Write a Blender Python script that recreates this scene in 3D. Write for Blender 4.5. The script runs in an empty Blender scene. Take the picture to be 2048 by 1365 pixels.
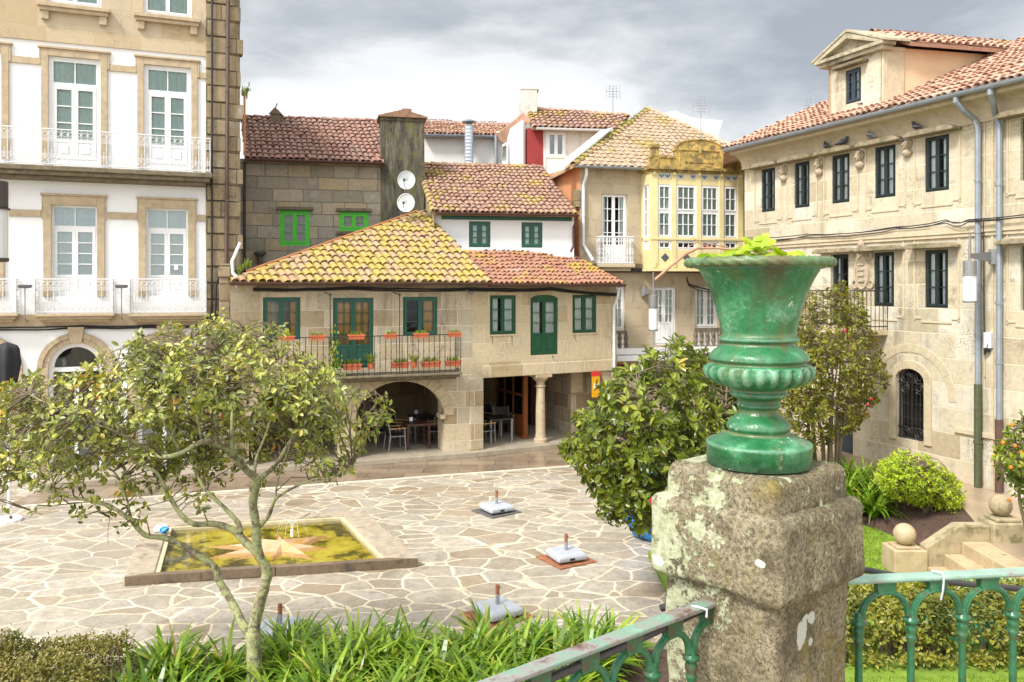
import bpy, math, random
from mathutils import Vector, Matrix, noise as mnoise
R = math.radians
rnd = random.Random(11)
F, HY, CX, HC = 1657.0, 570.0, 1024.0, 5.0      # focal length in photo pixels, horizon row, centre column, eye height
V = Vector
def P(px, py, d): return V(((px-CX)/F*d, d, HC-(py-HY)/F*d))
def G(px, py, z=0.0): return P(px, py, F*(HC-z)/(py-HY))
COL = bpy.context.scene.collection

# ------------------------------------------------------------------ mesh builder
class MB:
    def __init__(s): s.v, s.f, s.a, s.r = [], [], [], 0.5
    def add(s, vs, fs, r=None):
        n = len(s.v); s.v += [tuple(q) for q in vs]
        s.f += [tuple(i+n for i in f) for f in fs]; s.a += [s.r if r is None else r]*len(fs); return s
    def box(s, x0, x1, y0, y1, z0, z1, r=None):
        return s.add([(x0,y0,z0),(x1,y0,z0),(x1,y1,z0),(x0,y1,z0),(x0,y0,z1),(x1,y0,z1),(x1,y1,z1),(x0,y1,z1)],
              [(0,3,2,1),(4,5,6,7),(0,1,5,4),(1,2,6,5),(2,3,7,6),(3,0,4,7)], r)
    def poly(s, pts, r=None): return s.add(pts, [tuple(range(len(pts)))], r)
    def prism(s, pts, y0, y1):                      # polygon in x,z pushed along y
        n = len(pts)
        return s.add([(x,y0,z) for x,z in pts]+[(x,y1,z) for x,z in pts],
              [tuple(range(n)), tuple(range(2*n-1,n-1,-1))]+[(i,i+n,(i+1)%n+n,(i+1)%n) for i in range(n)])
    def slab(s, pts, t):                            # any flat polygon given a thickness vector
        n = len(pts); t = V(t); b = [V(q)+t for q in pts]
        return s.add(list(pts)+b, [tuple(range(n)), tuple(range(2*n-1,n-1,-1))]+[(i,i+n,(i+1)%n+n,(i+1)%n) for i in range(n)])
    def tube(s, pts, r, n=6, caps=True, flat=1.0, att=None):
        pts = [V(q) for q in pts]; m = len(pts); vs = []; up = None
        for i, q in enumerate(pts):
            t = (pts[min(i+1,m-1)]-pts[max(i-1,0)]).normalized()
            if up is None: up = V((0,0,1)) if abs(t.z) < .9 else V((1,0,0))
            a = t.cross(up).normalized(); b = a.cross(t).normalized(); up = b
            rr = r[i] if isinstance(r,(list,tuple)) else r
            vs += [q+a*(rr*math.cos(6.28319*k/n))+b*(rr*flat*math.sin(6.28319*k/n)) for k in range(n)]
        fs = [(i*n+k, i*n+(k+1)%n, (i+1)*n+(k+1)%n, (i+1)*n+k) for i in range(m-1) for k in range(n)]
        if caps: fs += [tuple(range(n-1,-1,-1)), tuple(range((m-1)*n, m*n))]
        return s.add(vs, fs, att)
    def ring(s, c, ax, bx, rad, r, n=12, k=5, a0=0., a1=6.28319):
        c, ax, bx = V(c), V(ax), V(bx)
        m = n if a1-a0 > 6.2 else n+1
        pts = [c+ax*(rad*math.cos(a0+(a1-a0)*i/n))+bx*(rad*math.sin(a0+(a1-a0)*i/n)) for i in range(n+1)]
        return s.tube(pts, r, k, caps=(m==n+1))
    def lathe(s, prof, c=(0,0,0), n=16, fn=None, caps=True):
        vs = []
        for z, r in prof:
            for k in range(n):
                th = 6.28319*k/n; q = fn(z, r, th) if fn else (r, z)
                vs.append((c[0]+q[0]*math.cos(th), c[1]+q[0]*math.sin(th), c[2]+q[1]))
        m = len(prof)
        fs = [(i*n+k, i*n+(k+1)%n, (i+1)*n+(k+1)%n, (i+1)*n+k) for i in range(m-1) for k in range(n)]
        if caps: fs += [tuple(range(n-1,-1,-1)), tuple(range((m-1)*n, m*n))]
        return s.add(vs, fs)
    def ball(s, c, rx, ry=None, rz=None, n=10, m=7):
        ry = rx if ry is None else ry; rz = rx if rz is None else rz
        vs = [(c[0]+rx*math.sin(math.pi*i/m)*math.cos(6.28319*k/n), c[1]+ry*math.sin(math.pi*i/m)*math.sin(6.28319*k/n),
               c[2]-rz*math.cos(math.pi*i/m)) for i in range(m+1) for k in range(n)]
        return s.add(vs, [(i*n+k, i*n+(k+1)%n, (i+1)*n+(k+1)%n, (i+1)*n+k) for i in range(m) for k in range(n)])
    def wall(s, x0, x1, z0, z1, holes, t=.25, y=0.0):       # wall face with real openings: (x0,x1,z0,z1[,arch rise])
        xs = sorted({x0,x1,*[h[0] for h in holes],*[h[1] for h in holes]})
        zs = sorted({z0,z1,*[h[2] for h in holes],*[h[3] for h in holes]})
        xs = [x for x in xs if x0 <= x <= x1]; zs = [z for z in zs if z0 <= z <= z1]
        for a, b in zip(xs, xs[1:]):
            for c, d in zip(zs, zs[1:]):
                mx, mz = (a+b)/2, (c+d)/2
                if not any(h[0] < mx < h[1] and h[2] < mz < h[3] for h in holes):
                    s.poly([(a,y,c),(b,y,c),(b,y,d),(a,y,d)])
        for h in holes:
            a, b, c, d = h[:4]; rise = h[4] if len(h) > 4 else 0
            e = d-rise
            s.poly([(a,y,c),(a,y,e),(a,y+t,e),(a,y+t,c)]); s.poly([(b,y,c),(b,y+t,c),(b,y+t,e),(b,y,e)])
            if c > z0: s.poly([(a,y,c),(a,y+t,c),(b,y+t,c),(b,y,c)])
            if rise:
                n = 16; m, w = (a+b)/2, (b-a)/2
                arc = [(m-w*math.cos(math.pi*i/n), e+rise*math.sin(math.pi*i/n)) for i in range(n+1)]
                for (xa,za),(xb,zb) in zip(arc, arc[1:]):
                    s.poly([(xa,y,za),(xb,y,zb),(xb,y,d),(xa,y,d)]); s.poly([(xa,y,za),(xa,y+t,za),(xb,y+t,zb),(xb,y,zb)])
            else: s.poly([(a,y,d),(b,y,d),(b,y+t,d),(a,y+t,d)])
        return s
    def build(s, name, mat, parent=None, smooth=False, bevel=0, M=None):
        me = bpy.data.meshes.new(name)
        vs = s.v if M is None else [tuple(M @ V(q)) for q in s.v]
        me.from_pydata(vs, [], s.f); me.materials.append(mat)
        if len(set(s.a)) > 1:
            at = me.attributes.new('rnd','FLOAT','FACE'); at.data.foreach_set('value', s.a)
        if smooth: me.polygons.foreach_set('use_smooth', [True]*len(me.polygons))
        me.update()
        o = bpy.data.objects.new(name, me); COL.objects.link(o)
        if parent is not None: o.parent = parent
        if bevel:
            b = o.modifiers.new('bevel','BEVEL'); b.width = bevel; b.segments = 2; b.limit_method = 'ANGLE'
        return o

def tag(o, label=None, cat=None, group=None, kind=None):
    if label: o['label'] = label
    if cat: o['category'] = cat
    if group: o['group'] = group
    if kind: o['kind'] = kind
    return o
def thing(name, label, cat, loc=(0,0,0), rotz=0., group=None, M=None):
    o = bpy.data.objects.new(name, None); COL.objects.link(o); o.empty_display_size = .2
    if M is not None: o.matrix_world = M
    else: o.location = loc; o.rotation_euler = (0,0,rotz)
    return tag(o, label, cat, group)
def dup(o, loc=None, rotz=None, label=None, scale=None, parent=None):
    c = o.copy(); COL.objects.link(c)
    if parent is not None: c.parent = parent
    if loc is not None: c.location = loc
    if rotz is not None: c.rotation_euler = (0,0,rotz)
    if scale is not None: c.scale = (scale,)*3
    if label: c['label'] = label
    for k in [q for q in bpy.data.objects if q.parent == o]: dup(k, parent=c)
    return c
def struct(name, mb, mat, **k): return tag(mb.build(name, mat, **k), kind='structure')

class Fr:                                            # a facade line on the ground plan: x along it, y into the house
    def __init__(s, px, d, dx, dy, pxo=None):
        D = V((dx,dy)).normalized(); O = V(((px-CX)/F*d, d))
        if pxo is not None:
            r = (pxo-CX)/F; O = O+D*((r*O.y-O.x)/(D.x-r*D.y))
        s.D, s.O, s.N = D, O, V((D.y,-D.x))
        s.M = Matrix.Translation((O.x,O.y,0)) @ Matrix.Rotation(math.atan2(D.y,D.x),4,'Z'); s.I = s.M.inverted()
    def u(s, px, o=0.):
        r = (px-CX)/F; q = s.O+s.N*o
        return (r*q.y-q.x)/(s.D.x-r*s.D.y)
    def dep(s, px, o=0.): return (s.O+s.N*o+s.D*s.u(px,o)).y
    def z(s, px, py, o=0.): return HC-(py-HY)/F*s.dep(px,o)
    def w(s, x, y, z): return s.M @ V((x,y,z))
    def hole(s, a, b, t, c, rise=0., o=0.):          # pixel box -> opening on the wall
        m = (a+b)/2; return (s.u(a,o), s.u(b,o), s.z(m,c,o), s.z(m,t,o), rise)

def plane3(a, b, c):
    n = (b-a).cross(c-a).normalized()
    if n.z < 0: n = -n
    return a, n
def onplane(px, py, pl):
    a, n = pl; o = V((0,0,HC)); d = P(px,py,1.)-o
    return o+d*((a-o).dot(n)/d.dot(n))

def tile_roof(parent, I, poly, ca, cb, mat, w=.22, L=.36, r=.105, name='roof', h=.6, thick=.1, sag=.0):
    """barrel tiles laid in columns over a flat polygon (world points, first edge = eave)"""
    n = (poly[1]-poly[0]).cross(poly[2]-poly[0]).normalized()
    if n.z < 0: n = -n
    e2 = (cb-ca).normalized(); p = e2.cross(n).normalized(); O = poly[0]; mb = MB()
    q = [((k-O).dot(p), (k-O).dot(e2)) for k in poly]
    s0, s1 = min(k[0] for k in q), max(k[0] for k in q)
    mb.slab(poly, -n*thick); mb.a = [.42]*len(mb.f)
    nc = max(1, round((s1-s0)/w)); w = (s1-s0)/nc
    def pt(s, t, hh):
        q_ = O+p*s+e2*t; return q_+n*(hh+.035*mnoise.noise(q_*.9)+.02*mnoise.noise(q_*2.6))
    for i in range(nc):
        s = s0+(i+.5)*w; ts = []
        for (a,b),(c,d) in zip(q, q[1:]+q[:1]):
            if (a-s)*(c-s) < 0: ts.append(b+(d-b)*(s-a)/(c-a))
        if len(ts) < 2: continue
        t0, t1 = min(ts)-.06, max(ts)
        # channel tile strip between the covers
        t = t0; j = 0; cr = rnd.uniform(-.008,.008)
        while t < t1-.04:
            te = min(t+L*1.15, t1); v = rnd.random(); sj = s+rnd.uniform(-.014,.014)+cr; rr = r*rnd.uniform(.92,1.06); lf = rnd.uniform(0,.016); skw = rnd.gauss(0,.012)*(4 if rnd.random() < .03 else 1); t += rnd.uniform(-.012,.012)
            vs = []
            for tt, sc, hh in ((t, 1.0, .045+lf), (te, .84, .012)):
                for k in range(6):
                    ph = math.pi*k/5
                    vs.append(pt(sj+(skw if tt == t else 0)+rr*sc*math.cos(ph), tt, hh+rr*sc*math.sin(ph)*h/.75))
            vs += [pt(sj+rr*.8*math.cos(math.pi*k/5), t+.01, .03+lf+rr*.8*math.sin(math.pi*k/5)*h/.75) for k in range(6)]
            fs = [(k,k+1,k+7,k+6) for k in range(5)]+[(k+1,k,k+12,k+13) for k in range(5)]
            mb.add(vs, fs, v); t += L; j += 1
    return mb.build(name, mat, parent, M=I)
def ridge(mb, a, b, r=.12, L=.4, lift=.05):          # line of cap tiles along a hip or ridge
    d = b-a; n = max(1,int(d.length/L)); t = d.normalized()
    sd = t.cross(V((0,0,1))).normalized(); up = sd.cross(t)
    for i in range(n):
        v = rnd.random(); vs = []
        for f, sc, hh in ((i/n,1.,.03),((i+1.12)/n,.85,0.)):
            for k in range(7):
                ph = math.pi*k/6; vs.append(a+d*f+sd*(r*sc*math.cos(ph))+up*(hh+lift-.08+r*sc*math.sin(ph)))
        mb.add(vs, [(k,k+1,k+8,k+7) for k in range(6)], v)

# ------------------------------------------------------------------ node helper
class NT:
    def __init__(s, name):
        s.m = bpy.data.materials.new(name); s.m.use_nodes = True; s.t = s.m.node_tree
        s.b = s.t.nodes['Principled BSDF']; s.out = s.t.nodes['Material Output']
        s.co = s.t.nodes.new('ShaderNodeTexCoord').outputs['Object']
    def new(s, ty, **k):
        n = s.t.nodes.new('ShaderNode'+ty)
        for a, v in k.items(): setattr(n, a, v)
        return n
    def put(s, sock, v):
        if isinstance(v, bpy.types.NodeSocket): s.t.links.new(v, sock)
        elif v is not None:
            if isinstance(v,(tuple,list)) and len(v) == 3 and sock.type == 'RGBA': v = (*v,1.)
            sock.default_value = v
    def noise(s, sc, det=4, rough=.55, vec=None, dist=0., col=False):
        n = s.new('TexNoise'); s.put(n.inputs['Vector'], vec or s.co); n.inputs['Scale'].default_value = sc
        n.inputs['Detail'].default_value = det; n.inputs['Roughness'].default_value = rough; n.inputs['Distortion'].default_value = dist
        return n.outputs['Color' if col else 'Fac']
    def ramp(s, f, stops, interp='LINEAR'):
        n = s.new('ValToRGB'); s.put(n.inputs[0], f); r = n.color_ramp; r.interpolation = interp
        while len(r.elements) < len(stops): r.elements.new(.5)
        for e, (q, c) in zip(r.elements, stops):
            e.position = q; e.color = (c,c,c,1.) if isinstance(c,(int,float)) else (*c,1.)
        return n.outputs[0]
    def mix(s, f, a, b, mode='MIX'):
        n = s.new('Mix', data_type='RGBA', blend_type=mode); s.put(n.inputs[0], f); s.put(n.inputs[6], a); s.put(n.inputs[7], b)
        return n.outputs[2]
    def math(s, op, a, b=None, c=None):
        n = s.new('Math', operation=op)
        for i, q in enumerate((a,b,c)):
            if q is not None: s.put(n.inputs[i], q)
        return n.outputs[0]
    def vmath(s, op, a, b=None, sc=None):
        n = s.new('VectorMath', operation=op); s.put(n.inputs[0], a)
        if b is not None: s.put(n.inputs[1], b)
        if sc is not None: s.put(n.inputs[3], sc)
        return n.outputs[1] if op in ('DOT_PRODUCT','LENGTH') else n.outputs[0]
    def sep(s, v):
        n = s.new('SeparateXYZ'); s.put(n.inputs[0], v); return n.outputs
    def comb(s, x=0., y=0., z=0.):
        n = s.new('CombineXYZ')
        for i, q in enumerate((x,y,z)): s.put(n.inputs[i], q)
        return n.outputs[0]
    def attr(s, name='rnd'):
        n = s.new('Attribute'); n.attribute_name = name; return n.outputs['Fac']
    def bump(s, h, st=.4, dist=.02, nrm=None):
        n = s.new('Bump'); n.inputs['Strength'].default_value = st; n.inputs['Distance'].default_value = dist
        s.put(n.inputs['Height'], h)
        if nrm is not None: s.put(n.inputs['Normal'], nrm)
        s.put(s.b.inputs['Normal'], n.outputs[0]); return n.outputs[0]
    def done(s, col, rough=.8, metal=0., spec=None, coat=None, **k):
        s.put(s.b.inputs['Base Color'], col); s.put(s.b.inputs['Roughness'], rough); s.put(s.b.inputs['Metallic'], metal)
        if spec is not None: s.put(s.b.inputs['Specular IOR Level'], spec)
        if coat is not None: s.put(s.b.inputs['Coat Weight'], coat); s.b.inputs['Coat Roughness'].default_value = .12
        for a, v in k.items(): s.put(s.b.inputs[a], v)
        return s.m
def mul(c, f): return tuple(min(1.,x*f) for x in c)
def plain(name, c, rough=.6, var=.18, sc=5., metal=0., bump=.15, spec=None, dirt=None, dsc=2.5, dth=.58):
    n = NT(name); f = n.noise(sc,5,.6)
    col = n.mix(n.ramp(f,[(.3,0.),(.7,1.)]), mul(c,1-var), mul(c,1+var))
    if dirt: col = n.mix(n.ramp(n.noise(dsc,6,.7),[(dth,0.),(dth+.12,.85)]), col, dirt)
    if bump: n.bump(n.noise(sc*6,4), bump, .01)
    return n.done(col, rough, metal, spec)
def ashlar(name, cols, mortar, bw, bh, msz=.012, stain=(.12,.10,.07), sth=.56, moss=None, bump=.5, grain=.25, streak=True):
    """coursed stone blocks, worked out on x+y along the wall and z up it"""
    n = NT(name); x, y, z = n.sep(n.co)
    wob = n.noise(1.1,3); wv = n.comb(n.math('ADD',n.math('ADD',x,y),n.math('MULTIPLY',wob,.05)), n.math('ADD',z,n.math('MULTIPLY',n.noise(.9,3),.05)))
    b = n.new('TexBrick'); n.put(b.inputs['Vector'], wv)
    for k, v in (('Color1',(0,0,0,1)),('Color2',(1,1,1,1)),('Mortar',(.5,.5,.5,1)),('Scale',1.),('Mortar Size',msz),('Mortar Smooth',.3),('Bias',0.),('Brick Width',bw),('Row Height',bh)):
        b.inputs[k].default_value = v
    b.offset_frequency = 2; b.squash = .75; b.squash_frequency = 3
    k = len(cols); st = [((i+.5)/k, c) for i, c in enumerate(cols)]
    var = n.math('ADD', n.math('MULTIPLY', b.outputs['Color'], .85), n.math('MULTIPLY', n.noise(.8,3), .30))
    col = n.ramp(n.math('SUBTRACT',var,.06), st)
    col = n.mix(n.ramp(n.noise(9,6,.7),[(.3,0.),(.7,grain)]), col, n.mix(1., col, (.55,.5,.45), 'MULTIPLY'))
    if streak:
        sv = n.comb(n.math('MULTIPLY',n.math('ADD',x,y),2.2), n.math('MULTIPLY',z,.35))
        col = n.mix(n.ramp(n.noise(1.,5,.65,sv),[(sth,0.),(sth+.2,.7)]), col, stain)
    col = n.mix(n.ramp(n.noise(1.7,7,.72),[(sth+.02,0.),(sth+.12,.6)]), col, stain)
    if moss: col = n.mix(n.ramp(n.noise(2.3,7,.75),[(moss[1],0.),(moss[1]+.1,.8)]), col, moss[0])
    sp = n.math('MULTIPLY', n.ramp(n.noise(24,4,.75),[(.50,0.),(.60,1.)]), n.ramp(n.noise(.75,4,.65,n.vmath('ADD',n.co,(4,8,2))),[(.50,0.),(.64,.75)])); col = n.mix(sp, col, mul(stain,.7))
    col = n.mix(n.ramp(n.noise(1.3,5,.7,n.vmath('ADD',n.co,(7,1,5))),[(.56,0.),(.68,.45)]), col, (.44,.42,.37))
    col = n.mix(b.outputs['Fac'], col, mortar)
    hgt = n.math('ADD', n.math('MULTIPLY', b.outputs['Fac'], -1.), n.math('MULTIPLY', n.noise(14,5,.7), .5))
    n.bump(hgt, bump, .02)
    return n.done(col, .88, spec=.25)
def tilemat(name, cols, moss, mth, msc=1.3, dark=(.05,.04,.035), dth=.66):
    n = NT(name); k = len(cols); a = n.math('ADD', n.math('MULTIPLY',n.attr(),.5), n.math('MULTIPLY',n.ramp(n.noise(1.6,4,.6),[(.3,0.),(.7,1.)]),.5))
    col = n.ramp(a, [(i/(k-1)*.96+.02, c) for i, c in enumerate(cols)])
    f = n.noise(22,5,.7); col = n.mix(n.ramp(f,[(.35,0.),(.75,.45)]), col, mul(cols[0],.55))
    col = n.mix(n.ramp(n.noise(2.6,5,.7),[(dth,0.),(dth+.14,.8)]), col, dark)
    mix_ = n.math('ADD', n.math('MULTIPLY', n.noise(msc,4,.6), .55), n.math('MULTIPLY', n.noise(9,5,.75), .45))
    col = n.mix(n.ramp(mix_,[(mth,0.),(mth+.07,.9)]), col, n.mix(n.noise(15,3), moss[0], moss[1]))
    col = n.mix(n.ramp(n.noise(31,3,.6),[(.66,0.),(.72,.6)]), col, (.42,.39,.3))
    n.bump(f,.5,.01)
    return n.done(col, .82, spec=.3)
def leafmat(name, stops, rough=.32, trans=.35, spec=.5):
    n = NT(name); a = n.attr()
    col = n.ramp(a, stops); col = n.mix(.25, col, n.ramp(n.noise(3,3),[(.3,mul(stops[0][1],.8)),(.7,mul(stops[len(stops)//2][1],1.2))]))
    n.done(col, rough, spec=spec)
    tr = n.new('BsdfTranslucent'); n.put(tr.inputs[0], n.mix(1., col, (1.25,1.35,.6), 'MULTIPLY'))
    mx = n.new('MixShader'); mx.inputs[0].default_value = trans
    n.t.links.new(n.b.outputs[0], mx.inputs[1]); n.t.links.new(tr.outputs[0], mx.inputs[2]); n.t.links.new(mx.outputs[0], n.out.inputs[0])
    return n.m
def glassmat(name, tint=(.9,.96,.95), rough=.03, ior=1.45, base=.0):
    n = NT(name); tr = n.new('BsdfTransparent'); n.put(tr.inputs[0], tint); gl = n.new('BsdfGlossy'); gl.inputs['Roughness'].default_value = rough
    n.put(gl.inputs['Color'], (.9,.95,1.))
    fr = n.new('Fresnel'); fr.inputs[0].default_value = ior
    bp = n.new('Bump'); bp.inputs['Strength'].default_value = .12; bp.inputs['Distance'].default_value = .05
    n.put(bp.inputs['Height'], n.noise(1.6,2)); n.put(gl.inputs['Normal'], bp.outputs[0])
    mx = n.new('MixShader'); n.put(mx.inputs[0], n.math('ADD', n.math('MULTIPLY', fr.outputs[0], 1.1), base))
    n.t.links.new(tr.outputs[0], mx.inputs[1]); n.t.links.new(gl.outputs[0], mx.inputs[2]); n.t.links.new(mx.outputs[0], n.out.inputs[0])
    return n.m

# ------------------------------------------------------------------ materials
SAND = ashlar('sandstone_blocks', [(.37,.285,.175),(.54,.445,.295),(.62,.53,.38),(.47,.405,.30)], (.64,.55,.40), .95, .48, .014, sth=.56, grain=.45, bump=.8)
SANDB = ashlar('sandstone_beam_house', [(.46,.36,.215),(.62,.52,.35),(.57,.475,.32)], (.66,.57,.42), 1.1, .55, .012, sth=.58, grain=.4, bump=.8)
SANDR = ashlar('mansion_ashlar', [(.45,.375,.25),(.61,.54,.40),(.55,.475,.335),(.66,.605,.49)], (.68,.59,.43), 1.15, .56, .013, (.19,.155,.105), .535, grain=.5, bump=.8)
SANDG = ashlar('gallery_house_ashlar', [(.44,.355,.235),(.52,.43,.30),(.47,.385,.265)], (.40,.325,.22), 1.2, .6, .008, sth=.57, moss=((.20,.17,.05),.68), grain=.25)
SANDW = ashlar('townhouse_sandstone', [(.46,.355,.22),(.53,.43,.29),(.50,.41,.29)], (.43,.34,.22), 1.5, .62, .006, sth=.62, grain=.15)
GRAN = ashlar('dark_granite_blocks', [(.31,.275,.21),(.40,.355,.275),(.47,.37,.225),(.44,.395,.315),(.35,.31,.245)], (.21,.18,.14), .98, .41, .014, (.07,.06,.045), .60, moss=((.16,.16,.03),.71), bump=.9, grain=.6)
SHADED = ashlar('shade_painted_arcade_stone', [(.16,.115,.065),(.22,.165,.10),(.19,.14,.08)], (.14,.10,.06), .95, .48, .012, sth=.58, grain=.3)  # arcade stone darkened throughout; the dimness under the arches is put into its colour
QUOIN = ashlar('weathered_quoin_stone', [(.28,.215,.13),(.37,.29,.18),(.32,.25,.155)], (.12,.095,.06), 1.6, .46, .02, (.08,.07,.055), .54, moss=((.16,.14,.06),.68), grain=.5)
n = NT('blackened_chimney_render'); sx_, sy_, sz_ = n.sep(n.co); sv = n.comb(n.math('MULTIPLY',n.math('ADD',sx_,sy_),5.),n.math('MULTIPLY',sz_,.7))
col = n.ramp(n.noise(1.,7,.75,sv),[(.36,(.03,.027,.02)),(.5,(.085,.075,.055)),(.62,(.17,.15,.105)),(.72,(.36,.32,.24))]); col = n.mix(n.ramp(n.noise(3.,6,.7),[(.50,0.),(.62,.8)]), col, (.12,.115,.035)); n.bump(n.noise(12,6,.7),.8,.02); CHIM = n.done(col,.95)
PEDI = plain('grey_pediment_stone', (.40,.345,.24), .9, .25, 5., bump=.4, dirt=(.17,.15,.09), dsc=3., dth=.5)
HOOD = plain('lichened_hood_stone', (.27,.215,.14), .92, .3, 7., bump=.5, dirt=(.13,.12,.05), dsc=4., dth=.5)
STONE = plain('dressed_stone', (.45,.36,.235), .85, .16, 7., bump=.35, dirt=(.26,.21,.14), dth=.60)
STONEL = plain('mansion_dressed_stone', (.50,.415,.28), .85, .14, 7., bump=.35, dirt=(.28,.22,.14), dth=.62)
STONEP = plain('townhouse_trim_stone', (.44,.345,.225), .85, .18, 5., bump=.25, dirt=(.32,.24,.15), dth=.62)
MOSSY = plain('mossy_ledge_stone', (.16,.13,.085), .95, .35, 6., bump=.6, dirt=(.16,.16,.03), dsc=5., dth=.55)
WHITE = plain('white_render', (.80,.80,.80), .85, .03, 1.2, bump=.1, dirt=(.66,.62,.55), dsc=.9, dth=.66)
WHITEP = plain('white_paint', (.80,.80,.80), .4, .03, 4., bump=.03)
CREAMP = plain('cream_white_paint', (.66,.66,.66), .5, .04, 6., bump=.06, dirt=(.5,.42,.3), dsc=8., dth=.66)
OFFWH = plain('dirty_white_render', (.68,.66,.62), .9, .06, 2., bump=.15, dirt=(.40,.32,.22), dsc=1.4, dth=.62)
PEACH = plain('peach_render', (.62,.45,.28), .88, .06, 1.5, bump=.12, dirt=(.42,.31,.18), dsc=1.8, dth=.66)
ORANGE = plain('orange_render', (.60,.27,.12), .9, .12, 2.2, bump=.2, dirt=(.40,.18,.08), dsc=2.2, dth=.6)
REDW = plain('red_render', (.26,.03,.026), .8, .12, 3., bump=.2)
YELL = plain('yellow_gallery_paint', (.70,.585,.30), .6, .08, 3., bump=.12, dirt=(.50,.36,.10), dsc=3.2, dth=.62)
YELD = plain('mould_streaked_yellow_cement', (.44,.31,.085), .85, .3, 4., bump=.5, dirt=(.13,.095,.04), dsc=4.5, dth=.44)
GREENP = plain('dark_green_window_paint', (.012,.085,.055), .42, .15, 5., bump=.05)
GREENB = plain('bottle_green_window_paint', (.010,.075,.035), .42, .15, 5., bump=.05)
GREENL = plain('bright_green_window_paint', (.055,.48,.012), .45, .08, 5., bump=.05)
DGREY = plain('near_black_window_paint', (.016,.026,.026), .4, .2, 5., bump=.05)
BLUEG = plain('slate_blue_window_paint', (.030,.042,.058), .4, .2, 5., bump=.05)
IRON = plain('black_iron', (.02,.019,.018), .5, .3, 8.)
ZINC = plain('grey_zinc_gutter', (.26,.29,.32), .42, .12, 4., metal=.25, bump=.05)
BROWNG = plain('brown_metal_gutter', (.085,.035,.025), .4, .12, 4., bump=.04)
WPIPE = plain('white_plastic_pipe', (.66,.68,.70), .4, .05, 4., bump=.03)
GPIPE = plain('mossy_green_iron_pipe', (.07,.08,.035), .7, .3, 6., bump=.3)
BPIPE = plain('rusty_brown_iron_pipe', (.10,.055,.04), .7, .25, 6., bump=.2)
LAMPG = plain('grey_lamp_metal', (.24,.235,.23), .45, .08, 4., metal=.3, bump=.03)
BROWNM = plain('dark_brown_lamp_metal', (.075,.055,.05), .5, .1, 4., bump=.03)
LAMPW = plain('frosted_lamp_glass', (.80,.80,.80), .3, .02, 4., bump=0)
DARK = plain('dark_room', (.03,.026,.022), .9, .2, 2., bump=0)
WOOD = plain('varnished_orange_wood', (.25,.075,.018), .4, .25, 3., bump=.08)
WOODD = plain('dark_brown_wood', (.075,.03,.018), .45, .2, 5., bump=.1)
WOODA = plain('pale_armrest_wood', (.52,.30,.13), .5, .12, 8., bump=.06)
REDD = plain('crimson_painted_door', (.25,.010,.018), .4, .1, 3., bump=.05)
BLK = plain('black_rubber', (.018,.017,.018), .5, .2, 6., bump=.05)
STEEL = plain('grey_steel_tube', (.34,.35,.37), .4, .08, 6., metal=.4, bump=.02)
TERRA = plain('terracotta_plastic', (.50,.125,.055), .6, .15, 6., bump=.1)
CURT = plain('white_lace_curtain', (.80,.81,.78), .9, .08, 22., bump=.3)
CURTG = plain('pale_green_curtain', (.55,.66,.60), .9, .10, 9., bump=.2)
CURTO = plain('orange_brown_curtain', (.58,.30,.10), .9, .15, 9., bump=.2)
CURTP = plain('dusty_pink_curtain', (.36,.27,.28), .9, .14, 9., bump=.2)
BLIND = plain('cream_roller_blind', (.74,.77,.70), .8, .05, 3., bump=.05)
GLASS = glassmat('window_glass'); GLASSD = glassmat('window_glass_thick', (.8,.88,.88), base=.13)
PLASTIC = plain('white_plastic_sheeting', (.70,.72,.74), .35, .12, 6., bump=.5)
PIG = plain('pigeon_grey_feathers', (.055,.06,.075), .6, .3, 12., bump=.1); PIGL = plain('pigeon_pale_feathers', (.26,.27,.31), .6, .25, 12., bump=.1)
BLUE = plain('blue_tarpaulin', (.012,.21,.62), .4, .2, 5., bump=.4)
MINT = plain('mint_green_tarpaulin', (.12,.55,.30), .4, .12, 4., bump=.3)
DISH = plain('dull_white_dish', (.52,.56,.58), .5, .08, 5., bump=.05, dirt=(.25,.25,.22), dth=.64)
SOIL = plain('brown_garden_soil', (.075,.042,.028), .95, .4, 12., bump=.9)
BARKP = plain('pale_bark', (.20,.155,.10), .9, .25, 10., bump=.5)
TWIG = plain('brown_twig', (.16,.12,.075), .9, .3, 10., bump=.2)
PETAL = plain('crimson_camellia_petals', (.55,.02,.05), .5, .2, 20., bump=.1)
ORANGEB = plain('orange_fruit', (.62,.17,.02), .5, .2, 20., bump=.1)
TILE_S = tilemat('dark_red_barrel_tiles', [(.20,.105,.08),(.29,.155,.115),(.36,.205,.155),(.25,.165,.14),(.44,.30,.24)], ((.20,.17,.025),(.13,.14,.03)), .595, 1.1, dth=.58)
TILE_A = tilemat('yellow_lichen_barrel_tiles', [(.33,.19,.11),(.42,.255,.155),(.44,.30,.19),(.36,.26,.19),(.50,.36,.24)], ((.43,.315,.04),(.33,.27,.085)), .455, 2.2, dth=.70)
TILE_B = tilemat('rust_barrel_tiles', [(.29,.125,.08),(.36,.165,.105),(.40,.20,.13),(.32,.17,.12),(.44,.27,.19)], ((.45,.31,.02),(.33,.28,.04)), .53, 1.3, dth=.68)
TILE_C = tilemat('plum_barrel_tiles', [(.27,.15,.11),(.34,.195,.14),(.40,.25,.175),(.31,.195,.165),(.46,.32,.235)], ((.46,.33,.035),(.32,.27,.07)), .525, 1.2, dth=.68)
TILE_R = tilemat('salmon_barrel_tiles', [(.40,.215,.14),(.50,.29,.20),(.56,.37,.27),(.44,.26,.185),(.60,.46,.35)], ((.34,.28,.10),(.24,.20,.07)), .60, 1.5, dth=.66)
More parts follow.
